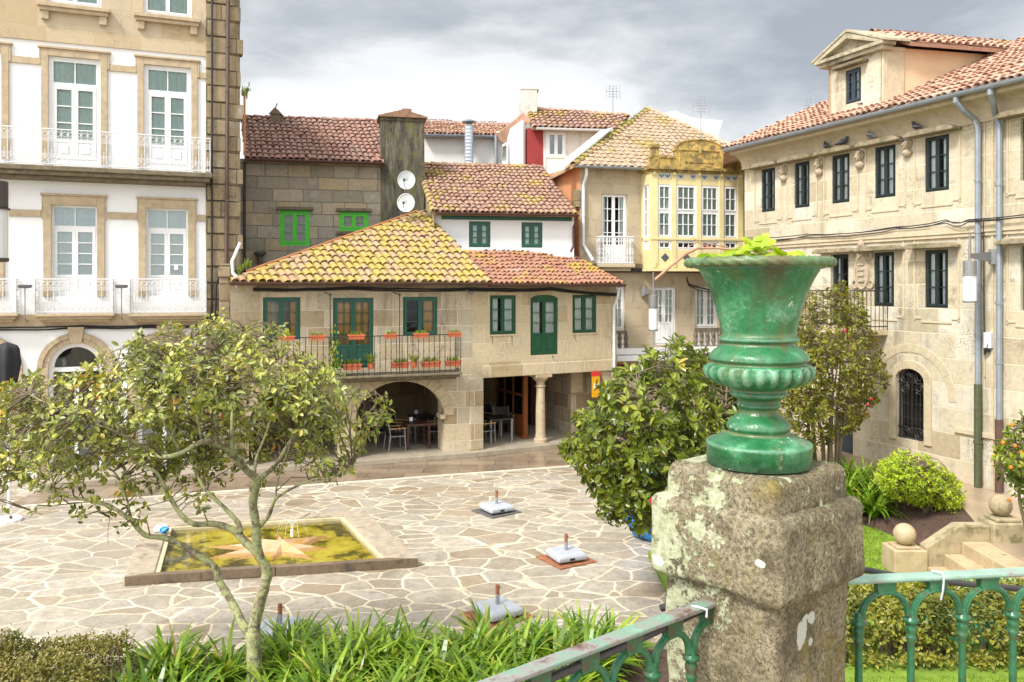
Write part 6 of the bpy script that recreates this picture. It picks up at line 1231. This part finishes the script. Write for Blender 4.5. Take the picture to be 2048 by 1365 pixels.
# ------------------------------------------------------------------ plants
def inpoly(x, y, pg):
    c = False; n = len(pg)
    for i in range(n):
        (x1,y1),(x2,y2) = pg[i], pg[i-1]
        if (y1 > y) != (y2 > y) and x < (x2-x1)*(y-y1)/(y2-y1)+x1: c = not c
    return c
def edist(x, y, pg):
    b = 1e9
    for (x1,y1),(x2,y2) in zip(pg, pg[1:]+pg[:1]):
        dx, dy = x2-x1, y2-y1; t = max(0,min(1,((x-x1)*dx+(y-y1)*dy)/(dx*dx+dy*dy+1e-9))); b = min(b, math.hypot(x-x1-t*dx, y-y1-t*dy))
    return b
def leaf(m, p, d, up, L, W, r, droop=.12, fold=.16):
    s = d.cross(up)
    if s.length < 1e-3: s = V((1,0,0))
    s.normalize(); n = s.cross(d).normalized()
    a, b = p+d*(L*.34), p+d*(L*.74)-n*(droop*L*.35); tip = p+d*L-n*(droop*L)
    m.add([p, a-s*(W*.5)+n*(fold*W), b-s*(W*.40)+n*(fold*W*.8), tip, b+s*(W*.40)+n*(fold*W*.8), a+s*(W*.5)+n*(fold*W)], [(0,3,2,1),(0,5,4,3)], r)
def crown(poly, d0, thick, n, per, L, seed, dens=None, limbs=None, spread=.12, twm=None, upb=.35, edge=90., offb=None, gap=0., gsc=1.4):
    """leaf whorls through a volume whose front outline is given; returns (leaves, twigs)"""
    rr = random.Random(seed); m, tw = MB(), MB(); xs = [p[0] for p in poly]; ys = [p[1] for p in poly]; ctr = P(sum(xs)/len(xs), sum(ys)/len(ys), d0); k = 0; tries = 0
    while k < n and tries < n*60:
        tries += 1; x, y = rr.uniform(min(xs),max(xs)), rr.uniform(min(ys),max(ys))
        if not inpoly(x,y,poly) or (dens and rr.random() > dens(x,y)): continue
        e = edist(x,y,poly); hd = thick*math.sqrt(max(.02,1-(1-min(1.,e/edge))**2)); off = rr.uniform(-1,1); off = math.copysign(abs(off)**.7, off)*hd
        if offb: off = offb(x,y,off)
        p = P(x,y,d0+off)
        if gap and mnoise.noise(p*gsc+V((seed,0,0))) < gap: continue
        out = (p-ctr); out = out.normalized() if out.length > .01 else V((0,0,1)); k += 1
        tone = mnoise.noise(p*2.2+V((0,seed,0)))*.22; ax = (out+V((0,0,upb))+V((rr.gauss(0,.5),rr.gauss(0,.5),rr.gauss(0,.4)))).normalized(); base = min(.62,max(0.,rr.random()*.5+tone))
        if limbs is not None:
            q = min(limbs, key=lambda s:(s-p).length_squared+max(0,(s.z-p.z))*.6)
            if rr.random() < .62:
                mid = (p+q)/2+V((rr.gauss(0,.05),rr.gauss(0,.05),.06)); tw.tube([q,mid,p],[.009,.006,.003],4,caps=False); limbs_new.append(mid)
        st = p-ax*spread
        tw.tube([st,p+ax*spread*.6],[.004,.002],3,caps=False)
        for j in range(per):
            a = rr.uniform(0,6.283); t = V((rr.gauss(0,1),rr.gauss(0,1),rr.gauss(0,1))); sd = (t-ax*t.dot(ax)).normalized()
            d = (sd+ax*rr.uniform(.0,.9)+V((0,0,rr.uniform(-.35,.1)))).normalized(); pos = st+ax*(spread*1.7*rr.random())
            Lq = L*rr.uniform(.65,1.2); leaf(m, pos+d*.01, d, (ax+V((rr.gauss(0,.3),rr.gauss(0,.3),rr.gauss(.5,.3)))).normalized(), Lq, Lq*rr.uniform(.42,.56), min(1,max(0,base+rr.random()*.5)))
    return m, tw
limbs_new = []
def sampl(pts, st=.12):
    out = []
    for a, b in zip(pts, pts[1:]):
        n = max(1,int((b-a).length/st)); out += [a+(b-a)*(i/n) for i in range(n)]
    return out+[pts[-1]]
n = NT('lichen_bark'); f1 = n.noise(9,6,.7); col = n.ramp(n.noise(14,6,.75),[(.35,(.10,.075,.05)),(.55,(.22,.175,.12)),(.7,(.34,.28,.20))]); col = n.mix(n.ramp(f1,[(.43,0.),(.52,.9)]), col, n.ramp(n.noise(30,4,.7),[(.3,(.27,.29,.10)),(.7,(.50,.52,.26))])); n.bump(n.math('ADD',n.noise(26,6,.7),f1),.8,.012); LBARK = n.done(col,.9)
# ---- the forked camellia tree in front
D0 = 9.5
TR = thing('camellia_tree', 'forked lichen-barked camellia tree with yellow-green crown in front of fountain', 'tree', loc=(*P(508,1390,D0).xy,.28)); org = V(TR.location); TI = Matrix.Translation(-org)
def limb(pts, r0, r1, seg=8):
    """pts: (px, py, depth offset)"""
    q = [P(x,y,D0+o) for x,y,o in pts]; s = [q[0]]
    for i in range(len(q)-1):                         # Catmull-Rom smoothing
        a, b, c, d = q[max(0,i-1)], q[i], q[i+1], q[min(len(q)-1,i+2)]
        for k in range(1,5): t = k/4; s.append(.5*((2*b)+(c-a)*t+(2*a-5*b+4*c-d)*t*t+(3*b-a-3*c+d)*t**3))
    n_ = len(s); rs = [.74*(r0+(r1-r0)*(i/(n_-1))**.8)*(1+.07*math.sin(i*2.1)+.05*math.sin(i*5.3)) for i in range(n_)]
    return s, rs
lm = [([(507,1400,0),(509,1340,0),(507,1300,0),(506,1262,0)],.115,.112),
 ([(506,1268,0),(516,1217,0),(530,1170,0),(533,1140,0),(516,1105,-.02),(512,1050,-.05),(506,1004,-.05),(515,962,-.1),(496,944,-.15),(466,910,-.35),(438,890,-.5),(404,884,-.6),(364,906,-.7),(325,914,-.75),(291,897,-.6),(241,869,-.7),(190,850,-.8)],.098,.02),
 ([(506,1270,0),(488,1254,.02),(464,1205,.1),(438,1162,.18),(430,1136,.22),(392,1108,.3),(336,1078,.4),(291,1071,.45),(263,1043,.5),(224,1015,.55),(185,1003,.55),(112,987,.6),(67,964,.65),(28,914,.7),(5,870,.8)],.075,.015),
 ([(514,1106,0),(493,1087,.05),(465,1060,.12),(426,1048,.2),(387,1048,.25),(359,1026,.3),(336,987,.35),(314,947,.35),(280,930,.4),(247,914,.4),(200,880,.5)],.07,.014),
 ([(480,1068,.08),(476,1046,.15),(448,1015,.25),(404,970,.4),(392,914,.55),(396,850,.65),(410,790,.7)],.05,.012),
 ([(521,1052,-.02),(538,1031,-.1),(552,998,-.2),(588,975,-.3),(628,959,-.35),(661,956,-.4),(705,930,-.45)],.036,.008),
 ([(551,1000,-.2),(556,960,-.2),(575,905,-.25),(590,860,-.3)],.02,.008),
 ([(514,964,-.1),(530,950,.0),(555,925,.1),(583,880,.2),(633,824,.3),(689,796,.35),(748,790,.4)],.05,.008),
 ([(470,915,-.22),(465,892,-.2),(465,824,-.15),(474,768,-.1),(476,700,-.1),(486,655,-.1)],.042,.007),
 ([(506,985,-.05),(512,920,.15),(535,860,.3),(560,768,.4),(548,684,.5)],.035,.007),
 ([(364,906,-.5),(330,850,-.6),(310,780,-.6),(330,710,-.5)],.026,.006),
 ([(404,884,-.45),(390,800,-.3),(400,730,-.2),(380,680,-.1)],.024,.006),
 ([(241,869,-.7),(215,800,-.7),(230,740,-.6)],.018,.006),([(190,850,-.8),(120,820,-.8),(60,790,-.8)],.018,.006),
 ([(112,987,.6),(90,900,.5),(70,830,.4)],.018,.006),([(263,1043,.5),(240,960,.6),(180,900,.7),(140,850,.7)],.024,.006),
 ([(583,880,.2),(600,800,.1),(590,730,.0)],.02,.006),([(633,824,.3),(680,840,.1),(720,850,.0)],.016,.006),([(185,1003,.55),(120,1010,.5),(60,1020,.5)],.014,.005),([(224,1015,.55),(216,1060,.5),(217,1090,.5)],.007,.003),([(466,910,-.25),(430,840,-.5),(440,770,-.7),(430,700,-.7)],.03,.006)]
tm = MB(); smp = []
for k, (pts, r0, r1) in enumerate(lm):
    s, rs = limb(pts, r0, r1); tm.tube(s, rs, 10 if r0 > .04 else 7)
    if k > 0: smp += sampl(s[len(s)//5:])
tm.build('trunk', LBARK, TR, smooth=True, M=TI)
CL = leafmat('camellia_leaf_yellowed_glints',[(0,(.035,.045,.004)),(.28,(.09,.125,.007)),(.56,(.26,.295,.014)),(.78,(.50,.49,.035)),(.84,(.74,.71,.36)),(.90,(.46,.38,.04)),(.95,(.60,.44,.03)),(.985,(.62,.38,.02)),(1,(.58,.18,.02))],.30,.24)  # the whitish stop paints glossy highlights onto some leaves; other stops are leaf colour
pg = [(-60,830),(-40,760),(40,770),(60,748),(150,752),(178,730),(220,700),(290,668),(335,648),(390,655),(440,628),(480,645),(520,640),(566,655),(575,690),(610,715),(650,735),(700,765),(740,790),(775,798),(772,845),(735,880),(715,925),(690,960),(640,965),(600,950),(575,935),(540,965),(520,990),(470,975),(440,1000),(400,1030),(350,1000),(300,1010),(262,1075),(225,1070),(205,1020),(150,1045),(90,1020),(40,1045),(-60,1000)]
def dn(x, y):
    d = 1. if y < 900 else max(.22, 1-(y-900)/130.)
    if 430 < x < 560 and y > 880: d *= .45
    if 330 < x < 560 and y > 930: d *= .6
    if x > 560 and y > 900: d *= .6
    if x > 600 and y < 900: d = 1.
    return d
lv, tw = crown(pg, D0, 1.25, 1750, 7, .082, 3, dn, smp, .10, gap=-.30, offb=lambda x,y,o: (abs(o)*.9+.1 if (300 < x < 600 and y > 830) or y > 945 else o))
tw.build('twigs', TWIG, TR, M=TI); lv.build('crown', CL, TR, M=TI)
# ---- dense camellia bush beside the pillar
D1 = 12.5; BU = thing('camellia_bush', 'dense rounded camellia bush with glossy leaves just left of pillar', 'bush', loc=(*P(1370,1200,D1).xy,.1)); TI = Matrix.Translation(-V(BU.location))
BL = leafmat('camellia_leaf_green',[(0,(.018,.035,.004)),(.3,(.065,.10,.010)),(.6,(.17,.215,.018)),(.82,(.36,.40,.05)),(.97,(.42,.38,.05)),(1,(.5,.3,.05))],.26,.3)
pg = [(1126,905),(1132,880),(1158,862),(1150,835),(1180,820),(1195,795),(1188,775),(1225,770),(1240,745),(1285,735),(1290,705),(1318,715),(1335,685),(1355,672),(1375,690),(1395,685),(1405,705),(1430,725),(1445,760),(1500,790),(1530,850),(1500,960),(1440,985),(1380,1000),(1330,1020),(1300,1062),(1262,1058),(1235,1035),(1225,1045),(1195,1020),(1200,990),(1165,965),(1150,935)]
q0 = V(BU.location); smp = []; tm = MB(); rr = random.Random(2)
for k in range(11):
    a = rr.uniform(0,6.283); tgt = P(rr.uniform(1200,1470),rr.uniform(740,940),D1+rr.uniform(-.7,.7)); s = [q0,q0+V((.1*math.cos(a),.1*math.sin(a),.6)),(q0+tgt)/2+V((rr.gauss(0,.15),rr.gauss(0,.15),.1)),tgt]; tm.tube(s,[.05,.035,.02,.006],6); smp += sampl(s[1:])
tm.build('trunk', BARKP, BU, smooth=True, M=TI)
lv, tw = crown(pg, D1, 1.1, 1250, 7, .13, 8, None, smp, .10, edge=110., gap=-.38, gsc=1.8)
tw.build('twigs', TWIG, BU, M=TI); lv.build('crown', BL, BU, M=TI)
for x, y in ((1330,908),(1303,1002)):
    m = MB(); p = P(x,y,D1-.95 if x > 1160 else D1-.2)
    for k in range(6): a = k*1.05; m.ball(p+V((.02*math.cos(a),-.01,.02*math.sin(a))),.022,.016,.022,6,4)
    m.build('blossom', PETAL, BU, M=TI)
# ---- upright camellia in front of the mansion
D2 = 19.2; UT = thing('camellia_tree', 'tall upright camellia tree with pink flowers before the mansion, right of urn', 'tree', loc=(*P(1658,960,D2).xy,.2)); TI = Matrix.Translation(-V(UT.location))
tm = MB(); smp = []; q0 = V(UT.location); rr = random.Random(6)
for k, (bx_, tx, ty) in enumerate(((0,1660,600),(.12,1700,650),(-.1,1620,620),(.2,1730,700),(-.3,1600,720),(.05,1680,700),(-.2,1640,680))):
    b = q0+V((bx_,.05*k-.1,0)); tgt = P(tx,ty,D2+rr.uniform(-.6,.6)); s = [b,b+V((bx_*.4,0,1.1)),(b+tgt)/2+V((rr.gauss(0,.12),0,.2)),tgt]; tm.tube(s,[.055,.045,.028,.008],7); smp += sampl(s[1:],.2)
tm.build('trunk', BARKP, UT, smooth=True, M=TI)
pg = [(1622,568),(1640,585),(1668,575),(1684,562),(1700,590),(1722,585),(1735,640),(1752,680),(1770,735),(1778,760),(1752,800),(1728,835),(1710,858),(1680,872),(1640,905),(1600,912),(1560,890),(1545,820),(1560,700),(1590,600),(1612,560)]
UL = leafmat('camellia_leaf_small',[(0,(.04,.05,.006)),(.35,(.13,.14,.012)),(.65,(.28,.265,.025)),(.9,(.34,.31,.045)),(.97,(.42,.25,.05)),(1,(.5,.12,.06))],.32,.32)
lv, tw = crown(pg, D2, 1.25, 1350, 7, .10, 12, lambda x,y: 1. if y < 860 else .6, smp, .12, edge=70., gap=-.25, gsc=1.5)
tw.build('twigs', TWIG, UT, M=TI); lv.build('crown', UL, UT, M=TI)
for x, y in ((1742,798),(1736,810),(1690,662)):
    m = MB(); p = P(x,y,D2-.8); m.ball(p,.038,.03,.038,7,5); m.build('blossom', PETAL, UT, M=TI)
# ---- camellia at the right edge, with orange fruit
D3 = 12.4; RT = thing('camellia_bush', 'camellia bush with orange buds cut off by the right edge', 'bush', loc=(*P(2075,1130,D3).xy,.68)); TI = Matrix.Translation(-V(RT.location)); q0 = V(RT.location); tm = MB(); smp = []
for k in range(6): tgt = P(2030+k*22,860+20*(k%3),D3+.2*(k%3)-.2); s = [q0,(q0+tgt)/2+V((.05*k-.1,0,0)),tgt]; tm.tube(s,[.035,.022,.006],6); smp += sampl(s)
tm.build('trunk', BARKP, RT, smooth=True, M=TI); pg = [(1988,905),(1998,890),(2010,865),(2022,850),(2040,838),(2060,825),(2110,830),(2150,880),(2150,960),(2110,1010),(2058,1012),(2040,1000),(2018,965),(1995,950)]
lv, tw = crown(pg, D3, .6, 260, 7, .10, 15, None, smp, .09, edge=70.); tw.build('twigs', TWIG, RT, M=TI); lv.build('crown', BL, RT, M=TI)
for x, y in ((2024,850),(2006,886),(2030,892),(2022,935),(2042,905),(2018,1000)): m = MB(); m.ball(P(x,y,D3-.5),.03,n=8,m=6); m.build('orange_bud', ORANGEB, RT, M=TI)
# ---- bright yellow-green shrub on the soil
D4 = 16.4; SH = thing('golden_shrub', 'rounded bright yellow-green shrub on the dark soil below the mansion', 'shrub', loc=(*P(1855,1035,D4).xy,.45)); TI = Matrix.Translation(-V(SH.location)); q0 = V(SH.location); tm = MB(); smp = []; rr = random.Random(3)
for k in range(12): tgt = P(rr.uniform(1775,1910),rr.uniform(930,1000),D4+rr.uniform(-.5,.5)); s = [q0+V((rr.uniform(-.15,.15),0,0)),(q0+tgt)/2+V((0,0,-.05)),tgt]; tm.tube(s,[.025,.016,.005],5); smp += sampl(s[1:])
tm.build('stems', BARKP, SH, M=TI); pg = [(1754,950),(1762,925),(1785,912),(1805,902),(1830,910),(1858,915),(1885,935),(1905,950),(1922,972),(1930,992),(1922,1018),(1905,1032),(1885,1025),(1862,1012),(1835,1010),(1800,1000),(1770,990)]
GL = leafmat('golden_leaf',[(0,(.16,.26,.008)),(.4,(.36,.48,.014)),(.8,(.55,.62,.03)),(1,(.66,.64,.08))],.42,.4)
lv, tw = crown(pg, D4, .8, 900, 9, .06, 18, None, smp, .07, edge=60.); tw.build('twigs', TWIG, SH, M=TI); lv.build('crown', GL, SH, M=TI)
SV = thing('dry_shrub', 'small dry pale-leaved shrub tucked behind the golden shrub', 'shrub', loc=(*P(1775,1000,17.3).xy,.5)); TI = Matrix.Translation(-V(SV.location)); q0 = V(SV.location); tm = MB()
for k in range(8): tm.tube([q0,q0+V((rr.gauss(0,.15),rr.gauss(0,.15),.5)),q0+V((rr.gauss(0,.35),rr.gauss(0,.2),.9))],[.012,.008,.003],4)
tm.build('stems', TWIG, SV, M=TI); lv, tw = crown([(1752,960),(1758,925),(1785,905),(1815,900),(1832,915),(1800,940),(1780,985)], 17.3, .3, 160, 7, .05, 25, None, None, .06, edge=30.); lv.build('crown', leafmat('dry_leaf',[(0,(.16,.15,.04)),(.6,(.30,.26,.09)),(1,(.45,.36,.16))],.6,.3), SV, M=TI); tw.build('twigs', TWIG, SV, M=TI)
# ---- clipped hedges
def hedge(name, lab, path, w, z0, z1, n, per, L, mat, seed, stems=40, open_=.25):
    t = thing(name, lab, 'hedge', loc=(*path[0],z0)); TI = Matrix.Translation(-V(t.location)); rr = random.Random(seed); m, tw = MB(), MB(); H = z1-z0
    segs = list(zip(path, path[1:])); ls = [math.hypot(b[0]-a[0],b[1]-a[1]) for a,b in segs]
    def pick():
        s = rr.uniform(0,sum(ls))
        for (a,b),l in zip(segs,ls):
            if s <= l or (a,b) == segs[-1]: f = min(1,s/l); return V((a[0]+(b[0]-a[0])*f,a[1]+(b[1]-a[1])*f,0)), V((b[0]-a[0],b[1]-a[1],0)).normalized()
            s -= l
    for i in range(stems):
        p, d = pick(); s = V((-d.y,d.x,0)); q = p+s*rr.uniform(-.3,.3)*w+V((0,0,z0))
        for k in range(3): e = q+V((rr.gauss(0,.14),rr.gauss(0,.12),H*rr.uniform(.5,.85))); tw.tube([q,(q+e)/2+V((rr.gauss(0,.04),0,0)),e],[.012,.008,.003],4,caps=False)
    for i in range(n):
        p, d = pick(); s = V((-d.y,d.x,0)); a = rr.uniform(-.35,math.pi+.35); rad = 1-abs(rr.gauss(0,.16)); lump = 1+.13*mnoise.noise(p*1.7+V((seed,0,0)))
        c = V((0,0,z0+H*open_))+s*(w*.5*rad*lump*math.copysign(abs(math.cos(a))**.6,math.cos(a)))+V((0,0,H*(1-open_)*rad*lump*max(-.25,abs(math.sin(a))**.6*math.copysign(1,math.sin(a)))))
        p = p+c; ax = (s*math.cos(a)+V((0,0,math.sin(a)+.25))+V((rr.gauss(0,.4),rr.gauss(0,.4),rr.gauss(0,.3)))).normalized(); col = mnoise.noise(p*1.1+V((0,seed,0)))*.55+.35
        for j in range(per):
            dd = V((rr.gauss(0,1),rr.gauss(0,1),rr.gauss(0,.8))); dd = (dd.normalized()+ax*.6).normalized(); Lq = L*rr.uniform(.7,1.2); leaf(m, p+V((rr.gauss(0,.03),rr.gauss(0,.03),rr.gauss(0,.03))), dd, (ax+V((rr.gauss(0,.3),0,.4))).normalized(), Lq, Lq*.55, min(1,max(0,col+rr.uniform(-.28,.28))))
    m.build('foliage', mat, t, M=TI); tw.build('stems', TWIG, t, M=TI)
HM = leafmat('hedge_leaf',[(0,(.07,.085,.014)),(.25,(.18,.19,.03)),(.5,(.32,.29,.06)),(.75,(.46,.43,.05)),(.92,(.58,.45,.06)),(1,(.5,.22,.06))],.36,.3)
hedge('clipped_hedge','clipped variegated hedge with bare stems behind the right railing',[(3.6,10.95),(5.8,10.9),(9.,11.1)],.9,.12,1.02,2600,7,.066,HM,4,90,.30)
HB = leafmat('boxwood_leaf',[(0,(.08,.09,.012)),(.4,(.20,.20,.03)),(.7,(.40,.31,.09)),(1,(.58,.36,.18))],.45,.3)
hedge('low_hedge','low bronze-tinged clipped hedge in the bottom left corner',[(-7.2,8.85),(-4.35,9.05)],1.25,.28,1.06,3300,7,.045,HB,6,30,.1)
# ---- agapanthus clumps
AG = leafmat('strap_leaf',[(0,(.04,.10,.008)),(.35,(.10,.22,.012)),(.7,(.22,.36,.022)),(.93,(.40,.50,.05)),(.96,(.60,.52,.10)),(1,(.42,.28,.10))],.33,.35)
def clump_mesh(seed, n=110, L=.68, W=.056):
    rr = random.Random(seed); m = MB()
    for i in range(n):
        a = rr.uniform(0,6.283); d = V((math.cos(a),math.sin(a),0)); s = V((-d.y,d.x,0)); l = L*rr.uniform(.6,1.25); e = rr.uniform(.7,1.5); cv = rr.uniform(.6,2.2); w = W*rr.uniform(.7,1.2); p = d*rr.uniform(0,.10); k = 7; L_, R_ = [], []; tws = rr.uniform(-.5,.5)
        for j in range(k+1):
            t = j/k; ang_ = e-cv*t; ww = w*.5*(1-.15*t)*(1 if t < .6 else max(.04,(1-t)/.4)**.7); sd = (s*math.cos(tws*t)+V((0,0,1))*math.sin(tws*t)*.5)
            L_.append(p-sd*ww); R_.append(p+sd*ww)
            if j < k: p = p+(d*math.cos(ang_)+V((0,0,math.sin(ang_))))*(l/k)
        m.add(L_+R_,[(j,j+1,j+k+2,j+k+1) for j in range(k)], rr.random())
    return m
protos = []
def clump(x, y, z, sc, lab, grp, key):
    rz = rnd.uniform(0,6.28)
    if len(protos) < 5:
        t = thing('agapanthus', lab, 'agapanthus', loc=(x,y,z), rotz=rz, group=grp); clump_mesh(40+len(protos)).build('leaves', AG, t); t.scale = (sc,)*3; protos.append(t)
    else: t = dup(protos[rnd.randrange(5)], (x,y,z), rz, lab, sc); t['group'] = grp
    return t
g1 = 'agapanthus clumps in the bed along the plaza'; lb1 = 'clump of strap-leaved agapanthus in the foreground bed along the plaza'
for row, (y0, n_) in enumerate(((10.35,15),(9.85,15),(9.35,14),(8.85,12))):
    for i in range(n_):
        x = -4.15+(5.35-.35*row)*i/(n_-1)+rnd.uniform(-.12,.12)
        if row == 0 and x < -3.2: continue
        if abs(x-P(508,1390,D0).x) < .22 and row in (1,2): continue
        clump(x, y0+rnd.uniform(-.12,.12)+.05*x, .28, rnd.uniform(.82,1.08), lb1, g1, 0)
g2 = 'agapanthus clumps right of the pillar'; lb2 = 'clump of strap-leaved agapanthus beside the golden shrub under the mansion'
for px, py, d in ((1690,985,17.6),(1720,1000,17.2),(1748,1005,16.9),(1705,960,18.2),(1738,975,17.8),(1765,985,17.4),(1672,950,18.6),(1695,935,19.),(1730,945,18.7)):
    q = P(px,py,d); clump(q.x, q.y, .16+(.12 if py > 990 else .28), 1.05, lb2, g2, 1)
# ---- grass blades on the lawn that can be seen
m = MB(); rr = random.Random(77)
for i in range(15000):
    if i < 9000: x, y = rr.uniform(4.8,7.3), rr.uniform(13.4,16.6)
    else: x, y = rr.uniform(3.2,8.), rr.uniform(8.6,10.3)
    h = rr.uniform(.03,.075); a = rr.uniform(0,6.28); d = V((math.cos(a),math.sin(a),0))*.007; l = V((rr.gauss(0,.02),rr.gauss(0,.02),h)); b = V((x,y,.118)); m.add([b-d,b+d,b+l],[(0,1,2)],rr.random())
tag(m.build('grass', leafmat('grass_blade',[(0,(.12,.20,.015)),(.5,(.22,.32,.02)),(1,(.38,.42,.04))],.5,.3)),'short bright green lawn grass','grass',kind='stuff')
m = MB()                                             # moss and weeds along the roof edges
def tufts(m, a, b, n, h=.12):
    for i in range(n): f_ = rr.random(); sprig(m, a+(b-a)*f_+V((rr.gauss(0,.04),rr.gauss(0,.04),.05)), 1, h*rr.uniform(.5,1.3), .03, .012, rr)
fT = FG; oe_ = .35
tufts(m, e0g, apg, 220, .16); tufts(m, FA.w(FA.u(470),-.1,5.2), FA.w(FA.u(500),.3,5.5), 90, .2)
tag(m.build('moss', LGRASS),'tufts of moss and weeds on the old roof edges','moss',kind='stuff')
m = MB(); rr = random.Random(31)
for i in range(26): p = FW.w(XRW+.08,.1,FW.z(488,185))+V((rr.gauss(0,.05),rr.gauss(0,.05),rr.gauss(0,.09))); sprig(m, p, 2, .16, .03, .02, rr)
tag(m.build('wall_weed', LGRASS),'small green weed sprouting from the rough townhouse corner','weed')

# ------------------------------------------------------------------ sky, light, camera
w = bpy.data.worlds.new('World'); bpy.context.scene.world = w; w.use_nodes = True; nt = w.node_tree; nt.nodes.clear()
class WN(NT):
    def __init__(s): s.t = nt; s.co = nt.nodes.new('ShaderNodeTexCoord').outputs['Generated']
n = WN(); SEL, SAZ = R(48), R(222)                     # sun elevation, compass direction it shines from (from +Y, clockwise)
sd = V((math.sin(SAZ)*math.cos(SEL), math.cos(SAZ)*math.cos(SEL), math.sin(SEL)))
sky = n.new('TexSky', sky_type='NISHITA'); sky.sun_disc = False; sky.sun_elevation = SEL; sky.sun_rotation = SAZ
x, y, z = n.sep(n.co); zz = n.math('MAXIMUM', z, 0.)
pv = n.vmath('MULTIPLY', n.comb(x,y,n.math('MULTIPLY',zz,2.6)), (1.,1.,1.))
cl = n.math('ADD', n.math('MULTIPLY',n.noise(1.9,6,.5,n.vmath('ADD',pv,CLOUD_OFF),.5),.74), n.math('MULTIPLY',n.noise(7.,6,.6,n.vmath('ADD',pv,(4,1,7)),.3),.26))
lo = n.ramp(zz,[(.0,.24),(.14,.19),(.19,.10),(.24,0.)])   # whiter towards the skyline
v = n.math('ADD', cl, n.math('MULTIPLY',lo,.75))
cc = n.ramp(v,[(.38,(.40,.43,.465)),(.445,(.52,.55,.58)),(.50,(.67,.69,.705)),(.56,(.88,.885,.89)),(.66,(1.0,1.0,1.0))])
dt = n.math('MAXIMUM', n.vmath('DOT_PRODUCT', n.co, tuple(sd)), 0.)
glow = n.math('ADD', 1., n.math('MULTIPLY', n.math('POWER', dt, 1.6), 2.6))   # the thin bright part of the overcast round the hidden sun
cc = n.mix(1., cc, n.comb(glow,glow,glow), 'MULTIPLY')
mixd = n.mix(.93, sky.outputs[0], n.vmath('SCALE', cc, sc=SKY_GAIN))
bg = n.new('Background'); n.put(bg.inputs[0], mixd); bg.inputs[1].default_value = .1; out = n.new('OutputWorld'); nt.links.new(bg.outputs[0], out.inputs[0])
ld_ = bpy.data.lights.new('sun','SUN'); ld_.energy = SUN; ld_.angle = R(11); ld_.color = (1.,.97,.92); lo_b = bpy.data.objects.new('sun', ld_); COL.objects.link(lo_b); lo_b.rotation_euler = (-sd).to_track_quat('-Z','Y').to_euler(); lo_b.location = (0,0,40)
sc = bpy.context.scene; cd = bpy.data.cameras.new('camera'); cam = bpy.data.objects.new('camera', cd); COL.objects.link(cam); sc.camera = cam
cam.location = (0,0,HC); cam.rotation_euler = (R(90),0,0); cd.sensor_width = 36.; cd.lens = F/2048*36; cd.shift_y = -(682.5-HY)/2048; cd.clip_end = 600.; cd.clip_start = .05
sc.view_settings.view_transform = 'Standard'; sc.view_settings.look = 'None'; sc.view_settings.exposure = EXPO; sc.view_settings.gamma = 1.; sc.view_settings.use_curve_mapping = False
sc.cycles.use_denoising = True; sc.cycles.max_bounces = 7; sc.cycles.transparent_max_bounces = 14; sc.cycles.caustics_reflective = False; sc.cycles.caustics_refractive = False
